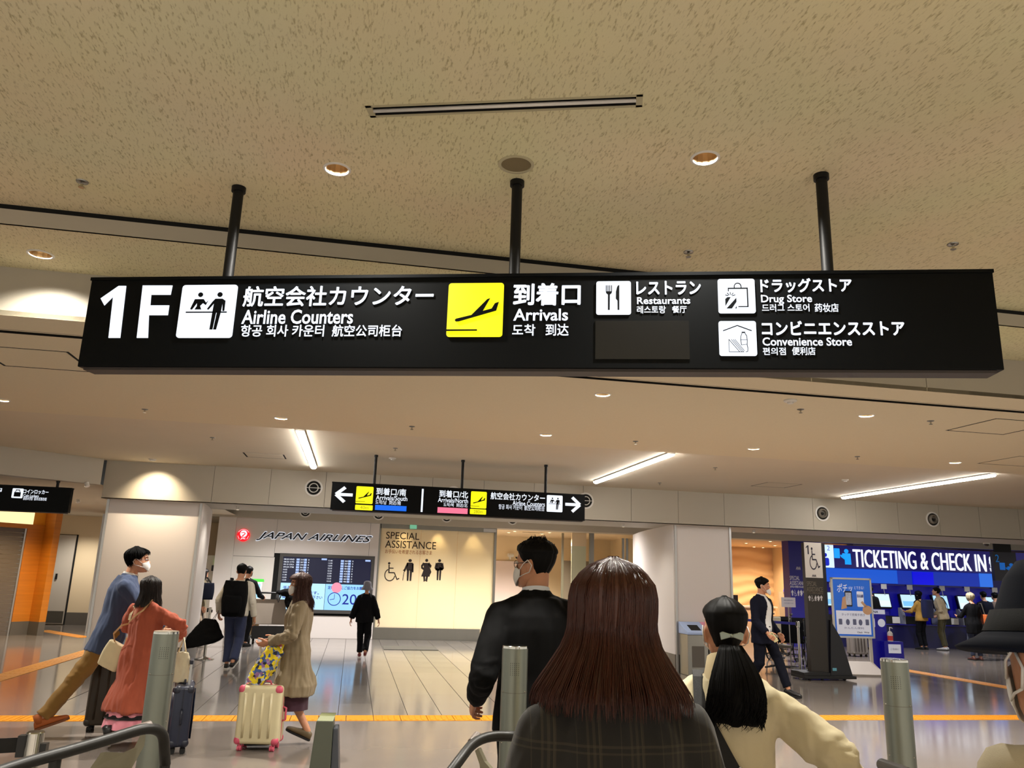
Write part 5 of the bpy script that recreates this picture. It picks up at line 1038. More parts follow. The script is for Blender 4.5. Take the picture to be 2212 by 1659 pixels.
# person with wide dark hat at the right edge
q = at_d(2322, 1425, 1.16)
P = Person('person in dark wide hat and beige hooded coat cut by the right edge', (q.x, q.y), 13, 1.67, wide=1.05)
HATP = P; P.body(.008, hands=True); CO = cloth('beige coat', (176, 164, 136), .85, .05)
P.top(CO, 'beige_coat', .045, hem=[(-.3, .24, .17, 0)], sleeve=(.088, .074, .06), voxel=.010, folds=.012, collar=.03); P.trousers(cloth('grey trousers', (70, 68, 66))); P.shoes(M['rubber'])
zl = short_edge(.06, -.02, -.075); P.hair(HAIRK, zl, lambda ph, z: .006); P.mask(); P.eyes()
hm = mat('navy hat felt', (15, 20, 34), .9, bump=.1, bscale=900, spec=.12); hb = MB(); HMm = P.HM @ Matrix.Translation((0, -.005, .03)) @ Matrix.Rotation(-.06, 4, 'X')
def lring(r, z, sy=1.22, w=0): return [HMm @ V((r*math.cos(t), r*sy*math.sin(t), z+w*math.cos(2*t))) for t in [2*math.pi*i/40 for i in range(40)]]
hb.loft([lring(.150, -.020, 1.12, .006), lring(.152, -.016, 1.12, .006), lring(.122, .0, 1.15, .003), lring(.106, .012), lring(.086, .05), lring(.070, .095), lring(.050, .122), lring(.02, .130)]); part('hat', hb, hm, P.ob, smooth=True); part('hat_band', MB().loft([lring(.1085, .012), lring(.094, .045), lring(.088, .045), lring(.094, .012)], cap=False), cloth('black hat band', (12, 13, 18)), P.ob, smooth=True)
k = P.s; mb = MB(); rings = []
for i in range(40):
    t = 2*math.pi*i/40; c = P.neck+V((.122*math.cos(t), .105*math.sin(t)-.02, -.012-.03*math.sin(t))); o_ = V((math.cos(t), math.sin(t), 0)); rings.append([c+o_*(.034*math.cos(q_))+V((0, 0, .050*math.sin(q_)*(1+.08*math.sin(t*5)))) for q_ in [2*math.pi*j/12 for j in range(12)]])
mb.loft(rings, closed=True); hd = part('hood', mb, CO, P.ob, smooth=True)
part('dark_edging', MB().tube([P.neck+V((.155*math.cos(t), .138*math.sin(t)-.02, -.035-.03*math.sin(t))) for t in [2*math.pi*i/40 for i in range(40)]], .005, 6, closed=True), mat('dark coat edging', (40, 40, 44), .7), P.ob, smooth=True)
part('drawstring', MB().tube([P.neck+V((-.13, .08, -.04)), P.neck+V((-.15, .10, -.10)), P.neck+V((-.12, .13, -.16))], .003, 6).tube([P.neck+V((-.135, .06, -.04)), P.neck+V((-.165, .07, -.10)), P.neck+V((-.15, .10, -.18))], .003, 6), mat('brown cord', (96, 58, 40), .7), P.ob, smooth=True)
# man in the blue jacket pushing a dark suitcase
q = at_y(234, 1410, 9.1)
P = Person('person in blue jacket and tan trousers leaning forward with mask and glasses', (q.x, q.y), 78, 1.885, lean=11, feet={'L': (-.10, .40, 0, 0, -4), 'R': (.10, -.52, .05, -20, 6)}, hands={'L': (-.16, .52, .98), 'R': (.18, .50, .98)}, drop=.045, head_pitch=-4)
BLUE = P; P.body(.009, hv=.005); BJ = cloth('blue grey jacket', (60, 72, 100), .85)
P.top(BJ, 'jacket', .030, hem=[(-.21, .200, .150, -.02), (-.1, .195, .145, -.01)], sleeve=(.072, .064, .052), voxel=.010, collar=.02, folds=.012, seed=2); P.trousers(cloth('tan chinos', (136, 102, 50)), r=(.10, .078, .066), folds=.012); P.shoes(mat('tan suede boots', (168, 88, 34), .7), mat('tan sole', (120, 70, 36), .7), high=.05); P.collar(cloth('white collar', (226, 222, 216)), .066, -.02, .035)
zl = short_edge(.060, -.02, -.085); tk = lambda ph, z: .012+.008*max(0, z)/.1; P.hair(HAIRK, zl, tk, ridge=.006, rk=26); P.strands(HAIRK, zl, tk, None, 260, .0018, 4, .022, .02, steps=8); P.mask(); P.glasses(mat('blue grey frames', (60, 66, 96), .3)); P.eyes()
# woman in the orange coat
q = at_y(303, 1420, 8.55)
P = Person('person with dark bob and long orange coat over a pink skirt', (q.x, q.y), 27, 1.54, True, feet={'L': (-.06, -.20, .05, -25, -4), 'R': (.07, .16, 0, 0, 6)}, hands={'L': (-.19, .26, .93), 'R': (.22, .26, .97)}, head_yaw=-14, poles={'L': (-1, -.25, 0), 'R': (1, -.2, .1)})
ORANGE = P; P.body(.009, hv=.005, face=True); OC = cloth('rust orange coat', (172, 86, 62), .85, .08)
P.top(OC, 'orange_coat', .032, hem=[(-.60, .285, .235, -.03), (-.42, .25, .20, -.025), (-.2, .215, .165, -.015)], sleeve=(.080, .074, .062), cuff=.9, voxel=.010, folds=.026, seed=6, collar=.015)
P.trousers(cloth('dark lace leggings', (40, 30, 34)), r=(.085, .058, .044)); pk = cloth('pink satin', (236, 148, 164), .35, .06); P.skirt(pk, .17, .46, .24, .22, .20, .17, -.02, 'skirt', .012, 12); o = P.skirt(mat('black lace trim', (18, 12, 16), .8), .255, .29, .236, .213, .232, .208, -.02, 'lace_trim', .008, 12)
P.shoes(mat('black boots', (20, 18, 18), .4), mat('yellow sole', (220, 190, 90), .6), high=.10)
zl = long_edge(.045, -.20, .8, 1.05); tk = lambda ph, z: .022+.010*max(0, min(1, (.05-z)/.1)); fl = lambda ph, z: .0 if z > -.08 else .03*min(1, (-.08-z)/.1); P.hair(HAIRD, zl, tk, fl, ridge=.006, rk=40); P.strands(HAIRD, zl, tk, fl, 300, .0015, 5, .012, .02, (50, 310), steps=10)
# woman in the trench coat
q = at_y(638, 1420, 8.5)
P = Person('person in beige trench coat and mask walking with the cream suitcase', (q.x, q.y), -84, 1.62, True, feet={'L': (-.07, .22, 0, 0, -4), 'R': (.07, -.17, .045, -22, 5)}, hands={'L': (-.17, .24, .955), 'R': (.20, .24, .955)}, poles={'L': (-.5, -1, 0)}, head_yaw=26)
TRENCH = P; P.body(.009, hv=.004); TC = cloth('beige trench cotton', (132, 117, 92), .75, .06)
P.top(TC, 'trench_coat', .030, hem=[(-.46, .235, .205, -.02), (-.36, .245, .215, -.025), (-.2, .205, .165, -.01), (-.02, .195, .145, 0)], sleeve=(.078, .070, .054), voxel=.009, folds=.026, seed=8, collar=.02)
P.skirt(cloth('plum skirt', (62, 36, 48)), .33, .62, .165, .165, .17, .16, 0, 'skirt', .004, 10); P.shoes(mat('olive flats', (96, 80, 54), .55))
zl = long_edge(.055, -.245, 1.3, 1.55); tk = lambda ph, z: .024+.012*max(0, min(1, (.05-z)/.1)); fl = lambda ph, z: .0 if z > -.08 else .035*min(1, (-.08-z)/.1)*(1 if abs(ph) > 1.4 else .4); HT = mat('reddish brown hair', (66, 32, 22), .6, vary=.45, vscale=50, stretch=(1, 1, .08)); P.hair(HT, zl, tk, fl, ridge=.010, rk=36); P.strands(HT, zl, tk, fl, 420, .0016, 6, .026, .04, (50, 310), steps=12, wave=.008); P.mask(); P.eyes()
# man with backpack, seen from behind
P = Person('person in white sleeves and jeans walking away under a black backpack', (-1.90, 14.6), 6, 1.73, lean=6, feet={'L': (-.08, .06, 0, 0, -6), 'R': (.08, -.22, .06, -28, 6)}, hands={'L': (-.30, .06, .90), 'R': (.30, .05, .84)}, wide=1.05)
PACK = P; P.body(.011, face=False, hv=.006); WS = cloth('off white sweatshirt', (222, 216, 200)); P.top(WS, 'shirt', .028, hem=[(-.1, .19, .14, 0)], sleeve=(.074, .064, .050), voxel=.012); P.trousers(cloth('blue denim', (50, 58, 88)), r=(.104, .084, .070), voxel=.012); P.shoes(mat('black sneakers', (20, 20, 22), .6), mat('white sole', (220, 218, 214), .6)); P.hair(HAIRK, short_edge(), lambda ph, z: .016, ridge=.005)
# dark person ahead of him
P = Person('person in dark clothes standing ahead of the backpack wearer', (-2.27, 18.75), 20, 1.70, hands={'R': (.26, .30, 1.02)}); FRONT = P; P.body(.012, face=False, hv=.007); P.top(cloth('navy black jacket', (18, 20, 28)), 'jacket', .03, hem=[(-.12, .2, .145, 0)], voxel=.013); P.trousers(cloth('black trousers', (16, 17, 22)), voxel=.013); P.shoes(M['rubber']); P.hair(HAIRK, short_edge(), lambda ph, z: .014); P.mask(m=cloth('dark mask', (20, 20, 24)))
# olive coat half hidden by the pillar
q = at_y(438, 1300, 19.4); P = Person('person in olive coat and striped skirt half hidden by the beige pillar', (q.x-.06, 19.4), 70, 1.62, True); P.body(.013, face=False, hv=.008); P.top(cloth('olive coat', (120, 108, 82)), 'coat', .03, hem=[(-.2, .2, .16, 0)], voxel=.014); sk = mat('striped cloth', (176, 160, 140), .8); nt = sk.node_tree; wv = nt.nodes.new('ShaderNodeTexWave'); wv.inputs['Scale'].default_value = 9; tc = nt.nodes.new('ShaderNodeTexCoord'); nt.links.new(tc.outputs['Object'], wv.inputs[0]); cr = nt.nodes.new('ShaderNodeValToRGB'); cr.color_ramp.elements[0].color = srgb(40, 34, 32); cr.color_ramp.elements[1].color = srgb(196, 176, 152); nt.links.new(wv.outputs[0], cr.inputs[0]); nt.links.new(cr.outputs[0], nt.nodes['Principled BSDF'].inputs['Base Color']); P.skirt(sk, .10, .8, .24, .22, .17, .14); P.shoes(M['rubber']); P.hair(HAIRD, long_edge(.05, -.15), lambda ph, z: .018)
OLIVE = P
# small person with grey hat
P = Person('small person in grey bucket hat and black clothes walking along the monitor', (.30, 16.75), 4, 1.46, True, lean=5, feet={'L': (-.06, .10, 0, 0, -4), 'R': (.06, -.18, .06, -34, 6)}, hands={'L': (-.27, .02, .72), 'R': (.27, .04, .72)}); P.body(.011, face=True, hv=.006); BKC = cloth('black cotton', (15, 15, 20)); P.top(BKC, 'jacket', .034, hem=[(-.16, .215, .155, 0)], sleeve=(.075, .072, .066), cuff=.86, voxel=.012); P.trousers(BKC, r=(.098, .08, .066), voxel=.012); P.shoes(mat('dark red shoes', (110, 30, 34), .5), mat('white sole 2', (216, 206, 200), .6))
hb = MB(); HMm = P.HM @ Matrix.Translation((0, 0, .03)); hb.loft([lring(.146, -.098, 1.08), lring(.148, -.092, 1.08), lring(.112, -.03, 1.12), lring(.098, .0), lring(.094, .05), lring(.080, .10), lring(.03, .118)]); part('bucket_hat', hb, cloth('grey hat cloth', (126, 124, 134)), P.ob, smooth=True); P.hair(HAIRG, short_edge(), lambda ph, z: .006)
# navy suited man walking to the right
q = at_y(1648, 1380, 12.0)
P = Person('person in open navy suit and white shirt holding a pale phone', (q.x, q.y), 150, 1.79, lean=1, feet={'L': (-.08, .36, 0, 6, -4), 'R': (.09, -.25, .03, -15, 6)}, hands={'L': (-.27, .12, .90), 'R': (.25, .24, .93)}, head_yaw=34, drop=.025); NAVY = P; P.body(.008, hv=.005)
sh_ = cloth('white dress shirt', (222, 222, 222), .8); P.top(sh_, 'shirt', .012, hem=None, h0=-.05, sleeve=(.05, .045, .035), cuff=.7, voxel=.011, folds=.006); k = P.s
P.top(cloth('navy suit', (22, 26, 50)), 'suit_jacket', .030, hem=[(-.20, .20, .145, 0), (-.1, .195, .142, 0)], sleeve=(.072, .064, .052), voxel=.010, folds=.009, collar=.01, opening=lambda c: c.y > .02 and abs(c.x) < .040+.20*max(0, min(.30, 1.46*k-c.z)) and c.z < 1.47*k and c.z > .80*k)
P.trousers(cloth('navy suit trousers', (20, 23, 42)), r=(.10, .076, .064)); P.shoes(mat('black leather shoes', (14, 13, 13), .3)); P.collar(sh_, .064, -.03, .03); P.hair(HAIRK, short_edge(.054, -.025, -.08), lambda ph, z: .015+.006*(z > .04), ridge=.005); P.mask(dz=-.038); P.eyes()
# people at the ticket kiosks
def far(lbl, px, py, Y, heading, H, fem, coat, legs, hair, feet=None, hands=None, hem=-.12, lean=2, hairfn=None, shoe=None, head_pitch=-8):
    q = at_y(px, py, Y); P = Person(lbl, (q.x, Y), heading, H, fem, lean=lean, feet=feet, hands=hands, head_pitch=head_pitch); P.body(.013, face=True, hv=.008); P.top(coat, 'jacket', .03, hem=[(hem, .205, .15, 0)], voxel=.014, folds=.012); P.trousers(legs, voxel=.014); P.shoes(shoe or M['rubber']); (hairfn or (lambda P: P.hair(hair, short_edge(), lambda ph, z: .016)))(P); return P
fw2 = {'L': (-.17, .36, 1.02), 'R': (.17, .36, 1.04)}
MUST = far('person in mustard jacket with navy backpack touching a kiosk', 1990, 1330, 20.85, -14, 1.62, True, cloth('mustard jacket', (176, 134, 60)), cloth('black slacks', (18, 18, 26)), HAIRK, hands=fw2, hairfn=lambda P: P.hair(HAIRK, long_edge(.05, -.14), lambda ph, z: .02))
BEIG = far('person in beige jumper and olive trousers bending to a kiosk', 2036, 1330, 20.75, -38, 1.74, False, cloth('beige jumper', (176, 158, 126)), cloth('olive trousers', (70, 64, 40)), HAIRK, hands={'L': (-.12, .2, .98), 'R': (.16, .16, .95)}, lean=8, shoe=mat('white trainers', (200, 198, 200), .6))
GREY = far('grey haired person in dark coat with an orange bag', 2104, 1350, 17.9, 8, 1.62, True, cloth('black coat', (16, 17, 22)), cloth('dark jeans', (34, 40, 60)), HAIRG, hands=fw2, hem=-.28, hairfn=lambda P: P.hair(HAIRG, long_edge(.05, -.10, .8, 1.0), lambda ph, z: .026, ridge=.008), shoe=mat('brown boots', (84, 46, 40), .6))
far('person in dark navy jacket right of the grey haired one', 2131, 1340, 20.6, 10, 1.66, False, cloth('navy jacket', (24, 28, 48)), cloth('grey slacks', (60, 62, 66)), HAIRK)
far('dark haired person in grey jacket nearest the wide hat', 2156, 1345, 20.8, 14, 1.64, False, cloth('warm grey jacket', (120, 104, 92)), cloth('dark slacks', (30, 30, 34)), HAIRK, hairfn=lambda P: (P.hair(HAIRK, short_edge(), lambda ph, z: .02), P.mask()))
far('person in black coat mostly hidden behind the blue poster', 1884, 1330, 20.6, 0, 1.72, False, cloth('black parka', (14, 14, 20)), cloth('black jeans', (16, 16, 22)), HAIRK)
# ================================================================== objects in the hall
bpy.context.view_layer.update()
# gate posts of the one way exit
def bollard(px, py, D, lb):
    p = at_d(px, py, D); t = thing('gate_post', lb, 'post', (p.x, p.y, 0), math.atan2(-p.x, p.y), group='steel gate posts with speaker holes'); r = .061; h = p.z
    part('tube', MB().lathe([(r, .02), (r, h-.012)], 40, cap=False), M['gatesteel'], t, smooth=True); part('top_cap', MB().lathe([(r, h-.012), (r*.985, h-.002), (r*.95, h), (.001, h)], 40), M['chrome'], t, smooth=True, auto=.4); part('foot_ring', MB().lathe([(r*1.5, 0), (r*1.5, .02), (r, .022)], 32, cap=True), M['steel'], t, smooth=True, auto=.5)
    mb = MB()
    for i in range(5):
        for j in range(7):
            a = -math.pi/2+(i-2)*.155; c = V((r*math.cos(a), r*math.sin(a), h-.075-j*.0085)); n = V((math.cos(a), math.sin(a), 0)); mb.cyl(c-n*.002, c+n*.0006, .0017, n=6)
    o = part('speaker_hole', mb, M['dark'], t); o['kind'] = 'stuff'
    part('seam', MB().lathe([(r+.0004, h-.206), (r+.0006, h-.205), (r+.0004, h-.204)], 40, cap=False), M['grey_base'], t)
    for z in (h-.20, h-.42, h-.56):
        for a in (-2.5, -.62): part('screw', MB().ball((r*math.cos(a), r*math.sin(a), z), .0035, n=8, m=6), M['chrome'], t, smooth=True)
M['gatesteel'] = mat('greenish brushed steel', (136, 140, 130), .38, .9, vary=.1, vscale=4, stretch=(1, 1, .1))
bollard(360, 1363, 3.99, 'steel gate post in front of the orange coat'); bollard(1113, 1394, 3.72, 'steel gate post before the black suited person'); bollard(1931, 1423, 3.73, 'steel gate post left of the wide hat')
p = at_d(707, 1545, 4.0); t = thing('gate_block', 'tapered grey green barrier block standing right of the cream suitcase', 'barrier', (p.x, p.y, 0), -.05); h = p.z
gb = mat('grey green painted metal', (84, 88, 76), .45); gs = mat('dark blue grey side', (66, 70, 78), .45)
def frus(mb, x0, x1, y0, y1, z0, X0, X1, Y0, Y1, z1): return mb.add([(x0, y0, z0), (x1, y0, z0), (x1, y1, z0), (x0, y1, z0), (X0, Y0, z1), (X1, Y0, z1), (X1, Y1, z1), (X0, Y1, z1)], [(0, 3, 2, 1), (4, 5, 6, 7), (0, 1, 5, 4), (1, 2, 6, 5), (2, 3, 7, 6), (3, 0, 4, 7)])
part('front_shell', frus(MB(), -.115, .05, -.06, .10, 0, -.048, .035, -.045, .08, h-.02), gb, t, bevel=.004); part('side_wing', frus(MB(), .052, .145, -.05, .10, 0, .037, .060, -.04, .08, h-.055), gs, t, bevel=.004); part('top_plate', frus(MB(), -.045, .034, -.043, .078, h-.02, -.035, .04, -.02, .078, h), mat('olive top plate', (112, 118, 66), .5), t)
def rail(lb, pts, r, sleeve=None, blade=None, posts=()):
    t = thing('handrail', lb, 'handrail'); P3 = [at_d(*p) for p in pts]
    # round the corners
    sm = [P3[0]]
    for a, b, c in zip(P3[:-2], P3[1:-1], P3[2:]):
        k1 = min(.11, (a-b).length*.45); k2 = min(.11, (c-b).length*.45); s_, e = b+(a-b).normalized()*k1, b+(c-b).normalized()*k2
        for q in range(9): u = q/8; sm.append(s_*(1-u)**2+b*2*u*(1-u)+e*u*u)
    sm.append(P3[-1]); part('rail', MB().tube(sm, r, 16), M['railgrey'], t, smooth=True)
    if sleeve: a, b = at_d(*sleeve[0]), at_d(*sleeve[1]); part('sleeve', MB().tube([a, b], r*1.06, 16), mat('brown grey sleeve', (112, 98, 88), .5), t, smooth=True, auto=.6)
    if blade:
        B = [at_d(*p) for p in blade]; n = len(B); d = V((.012, .012, 0)); mb = MB(); mb.add([p for p in B]+[p+d for p in B], [tuple(range(n)), tuple(range(2*n-1, n-1, -1))]+[(i, (i+1) % n, (i+1) % n+n, i+n) for i in range(n)]); part('blade', mb, M['panelgrey'], t)
    for q in posts: a = at_d(*q); part('leg', MB().cyl((a.x, a.y, 0), a, .018, n=12), M['railgrey'], t, smooth=True, auto=.6)
M['railgrey'] = mat('dark rubber coated rail', (34, 33, 30), .45, spec=.35); M['panelgrey'] = mat('grey green barrier panel', (150, 146, 124), .4)
rail('dark handrail sloping up from the lower left corner and bending down', [(-60, 1690, 2.25), (30, 1655, 2.38), (200, 1608, 2.6), (352, 1560, 2.8), (357, 1652, 2.82)], .0185, ((286, 1581, 2.715), (324, 1569, 2.77)), [(195, 1659, 2.62), (218, 1626, 2.66), (262, 1628, 2.72), (290, 1615, 2.76), (306, 1582, 2.77), (302, 1612, 2.78), (276, 1659, 2.76), (270, 1760, 2.75), (190, 1760, 2.65)], [(357, 1648, 2.82), (120, 1640, 2.5)])
rail('dark handrail bending beside the checked coat at the bottom', [(905, 1760, 2.30), (1033, 1588, 2.76), (1150, 1592, 2.80)], .0172, ((1020, 1606, 2.72), (1033, 1590, 2.755)), [(1026, 1622, 2.74), (1033, 1616, 2.745), (1046, 1645, 2.75), (1066, 1668, 2.75), (1072, 1780, 2.74), (1052, 1780, 2.73), (1036, 1652, 2.74)], [(1145, 1592, 2.8)])
rail('short dark rail end in front of the third gate post', [(1906, 1652, 2.60), (2040, 1700, 2.2)], .0195, None, None, [(1985, 1682, 2.38)])
def stanchion(loc, h, lb, belt_to=None, belt=None, r=.031, basemat=None):
    t = thing('stanchion', lb, 'stanchion', loc); part('base', MB().lathe([(.17, 0), (.17, .012), (.06, .035), (.03, .05)], 32), basemat or M['chrome'], t, smooth=True, auto=.5); part('pole', MB().lathe([(r*.8, .04), (r*.8, h-.12), (r, h-.115), (r, h-.004), (r*.9, h), (.001, h)], 28), M['chrome'], t, smooth=True, auto=.5)
    part('belt_clip', MB().box(-r*1.7, -r*.6, -.016, .016, h-.085, h-.012), M['plastic_k'], t); part('belt_clip', MB().box(r*.6, r*1.5, -.016, .016, h-.09, h-.04), M['plastic_k'], t)
    if belt_to is not None: part('belt', ribbon([(-r*1.6, 0, h-.045), (belt_to[0]*.5, belt_to[1]*.5, h-.055), (belt_to[0], belt_to[1], h-.05)], .05, .003, (0, -1, 0)), belt, t)
p = at_d(78, 1580, 2.9); stanchion((p.x, p.y, 0), p.z, 'chrome belt stanchion with black belt in the lower left corner', (-1.1, -.15), mat('black belt', (14, 14, 15), .7))
p = at_z(435, 1424, 0); stanchion((p.x+.05, p.y, 0), .92, 'chrome stanchion standing before the striped skirt')
bb = mat('royal blue belt', (26, 26, 140), .6)
p = at_z(1748, 1458, 0); stanchion((p.x-.15, p.y+.05, 0), .98, 'silver stanchion with blue belt beside the dark totem', (-1.0, 2.7), bb)
p2 = at_z(1662, 1440, 0)
# suitcases
def wheel(mb, c, r=.025, w=.018): 
    mb.cyl(V(c)+V((-w/2, 0, 0)), V(c)+V((w/2, 0, 0)), r, n=14)
def suitcase(lb, mx, w, d, h, shell, corner, wheelm, handle=0.0, grip=None, pole=None, tag_=None):
    t = thing('suitcase', lb, 'suitcase', mx=mx, ); z0 = .06
    sh = MB().box(-w/2, w/2, -d/2, d/2, z0, z0+h).build('shell', shell, t, bevel=0); bmm = bmesh.new(); bmm.from_mesh(sh.data); bmesh.ops.bevel(bmm, geom=bmm.edges[:], offset=.035, segments=4, affect='EDGES', profile=.5); bmm.to_mesh(sh.data); bmm.free(); sh.data.polygons.foreach_set('use_smooth', [True]*len(sh.data.polygons)); sh.data.set_sharp_from_angle(angle=.9)
    for x in (-.30, -.10, .10, .30):
        for sy in (-1, 1): part('rib', MB().tube([(x*w, sy*(d/2+.001), z0+.06), (x*w, sy*(d/2+.004), z0+h*.5), (x*w, sy*(d/2+.001), z0+h-.06)], w*.05, 8, flat=.07), shell, t, smooth=True)
    part('zip_seam', MB().box(-w/2-.003, w/2+.003, -.006, .006, z0+.02, z0+h-.02).box(-w/2+.03, w/2-.03, -.006, .006, z0+h-.002, z0+h+.003), corner, t)
    for sx in (-1, 1):
        for sy in (-1, 1):
            for sz in (0, 1): part('corner_guard', MB().ball((sx*(w/2-.032), sy*(d/2-.032), z0+(.034 if not sz else h-.034)), .040, n=14, m=9), corner, t, smooth=True)
            wb = MB(); wheel(wb, (sx*(w/2-.05)-.011, sy*(d/2-.04), .025)); wheel(wb, (sx*(w/2-.05)+.011, sy*(d/2-.04), .025)); wb.box(sx*(w/2-.05)-.006, sx*(w/2-.05)+.006, sy*(d/2-.04)-.02, sy*(d/2-.04)+.02, .025, .068); part('caster', wb, wheelm, t)
    part('top_handle', MB().tube([(-.07, 0, z0+h), (-.06, 0, z0+h+.03), (.06, 0, z0+h+.03), (.07, 0, z0+h)], .010, 8), corner, t, smooth=True); part('side_handle', MB().tube([(w/2, 0, z0+h*.38), (w/2+.03, 0, z0+h*.40), (w/2+.03, 0, z0+h*.60), (w/2, 0, z0+h*.62)], .010, 8), corner, t, smooth=True)
    if handle:
        for x in (-.09, .09): part('handle_pole', MB().box(x-.008, x+.008, d/2-.06, d/2-.04, z0+h-.01, z0+h+handle), pole or M['alu'], t)
        part('grip', MB().box(-.115, .115, d/2-.066, d/2-.034, z0+h+handle-.02, z0+h+handle+.018), grip or corner, t, bevel=.008)
    if tag_: part('luggage_tag', MB().box(w/2-.12, w/2-.09, -d/2-.008, -d/2-.002, z0+h*.62, z0+h*.62+.055), M['plastic_w'], t)
    return t
brs = mat('dark brown shell', (52, 42, 28), .45, vary=.1); nvs = mat('navy shell', (30, 36, 56), .35); crs = mat('cream shell', (208, 196, 158), .4, vary=.03); pks = mat('pink plastic', (206, 84, 108), .4)
p = at_z(215, 1581, 0); suitcase('large dark brown suitcase between the blue jacket and the orange coat', mxf((p.x+.06, p.y+.12, 0), .12), .46, .28, .66, brs, mat('brown trim', (40, 33, 24), .5), M['rubber'], .36, M['plastic_k'], None, True)
p = at_z(385, 1630, 0); suitcase('navy suitcase standing behind the first steel gate post', mxf((p.x-.05, p.y+.2, 0), -1.40), .46, .17, .52, nvs, mat('navy trim', (24, 28, 44), .4), M['rubber'], .20)
p = at_z(548, 1626, 0); CASEM = mxf((p.x+.02, p.y+.15, 0), -.16); suitcase('cream suitcase with pink corner guards and a floral bag on top', CASEM, .40, .25, .515, crs, pks, pks, .36, pks, mat('white handle pole', (228, 220, 204), .4))
# floral bag resting on the cream suitcase
fm = mat('floral print cloth', (120, 130, 160), .8); nt = fm.node_tree; tc = nt.nodes.new('ShaderNodeTexCoord'); vo = nt.nodes.new('ShaderNodeTexVoronoi'); vo.inputs['Scale'].default_value = 36; nt.links.new(tc.outputs['Object'], vo.inputs[0]); cr = nt.nodes.new('ShaderNodeValToRGB'); cr.color_ramp.interpolation = 'CONSTANT'; sp_ = nt.nodes.new('ShaderNodeSeparateColor'); nt.links.new(vo.outputs['Color'], sp_.inputs[0]); nt.links.new(sp_.outputs[0], cr.inputs[0])
els = cr.color_ramp.elements; els[0].color = srgb(232, 206, 30); els[1].position = .34; els[1].color = srgb(64, 92, 150)
for po, c in ((.55, (176, 186, 210)), (.70, (40, 44, 60)), (.80, (236, 214, 40)), (.9, (150, 110, 160))): e = els.new(po); e.color = srgb(*c)
nt.links.new(cr.outputs[0], nt.nodes['Principled BSDF'].inputs['Base Color'])
bg_ = thing('floral_bag', 'yellow and blue floral bag lying against the suitcase handle', 'bag', mx=CASEM @ Matrix.Translation((-.10, .0, .585)) @ Matrix.Rotation(.52, 4, 'Y')); mb = bag_body(MB(), .17, .14, .38, .20, n=30, m=14, taper=.12); me = remesh(mb, .011, 2); fold(me, .022, 16, 12, 3); mesh_part('bag_body', me, fm, bg_)
part('bag_handle', MB().tube([(-.05, 0, .34), (-.03, .0, .43), (.04, .0, .43), (.06, 0, .34)], .010, 8), fm, bg_, smooth=True)
# bags of the woman in orange
P = ORANGE; k = P.s
bt = thing('crossbody_bag', 'cream crossbody bag with thin tan strap over the orange coat', 'bag', mx=P.mw)
bx_ = V((-.30, -.06, .80)); sh_r = P.sh['R']+V((-.06*k, 0, .075*k)); pts = [top_of(P, sh_r.x, .05, .002), top_of(P, sh_r.x, .0, .004), top_of(P, sh_r.x, -.04, .004)]+[surf(P, sh_r.x+(bx_.x-sh_r.x)*u, sh_r.z-.03+(1.0-sh_r.z)*u*.98, -1, .010) for u in (.08, .16, .24, .32, .40, .48, .56, .62)]+[bx_+V((.06, -.06, .20)), bx_+V((.05, -.02, .12))]
part('strap', ribbon(pts, .018, .004, (0, -1, .1)), cloth('tan strap', (206, 160, 112)), bt)
me = remesh(bag_body(MB(), .20, .07, .25, .12, mx=Matrix.Translation(bx_+V((-.02, 0, -.12))) @ Matrix.Rotation(.45, 4, 'Y') @ Matrix.Rotation(.3, 4, 'Z')), .010, 2); mesh_part('bag_body', me, cloth('cream canvas', (236, 220, 180)), bt)
t = thing('tote_bag', 'cream tote bag resting on the navy suitcase behind the post', 'bag', mx=mxf(V((at_y(383, 1485, 8.35).x, 8.38, .585)), -.5)); me = remesh(bag_body(MB(), .16, .09, .27, .18, taper=.1), .010, 2); fold(me, .01, 14, 9, 5); mesh_part('bag_body', me, cloth('cream cotton', (222, 208, 178)), t); part('bag_handle', MB().tube([(-.05, 0, .25), (0, 0, .40), (.05, 0, .25)], .008, 8), M['cream_wall'], t, smooth=True)
t = thing('shoulder_strap', 'pale strap on the left shoulder of the orange coat', 'bag', mx=P.mw); l = P.sh['L']; pts = [top_of(P, l.x+.03, .06, .002), top_of(P, l.x+.025, .01, .004), top_of(P, l.x+.02, -.04, .003), surf(P, l.x+.015, l.z-.03, -1, .004), surf(P, l.x+.01, l.z-.08, -1, .003)]; part('strap', ribbon(pts, .03, .004, (0, -.7, .7)), cloth('pale strap', (232, 214, 178)), t)
# backpack and tote of the man walking away
P = PACK; k = P.s; t = thing('backpack', 'big black backpack on the person in white sleeves', 'backpack', mx=P.mw); bkm = cloth('black pack cloth', (14, 15, 18))
me = remesh(bag_body(MB(), .35, .24, .58, .16, mx=Matrix.Translation((0, -.22, .86)) @ Matrix.Rotation(-.06, 4, 'X')), .014, 3); fold(me, .012, 8, 6, 1); mesh_part('pack_body', me, bkm, t); me = remesh(bag_body(MB(), .28, .09, .28, .1, mx=Matrix.Translation((0, -.36, .92))), .014, 2); mesh_part('front_pocket', me, bkm, t)
for x in (-1, 1): part('strap', ribbon([(x*.12, -.10, 1.40), (x*.13, -.02, 1.47*k), (x*.135, .08, 1.40), (x*.14, .15, 1.2), (x*.17, .0, 1.0)], .055, .012, (0, .7, .7)), bkm, t)
t = thing('tote_bag', 'black slouchy shopping bag hanging beside the jeans', 'bag', mx=P.mw); h = P.wr['L']
mb = MB(); rings = []
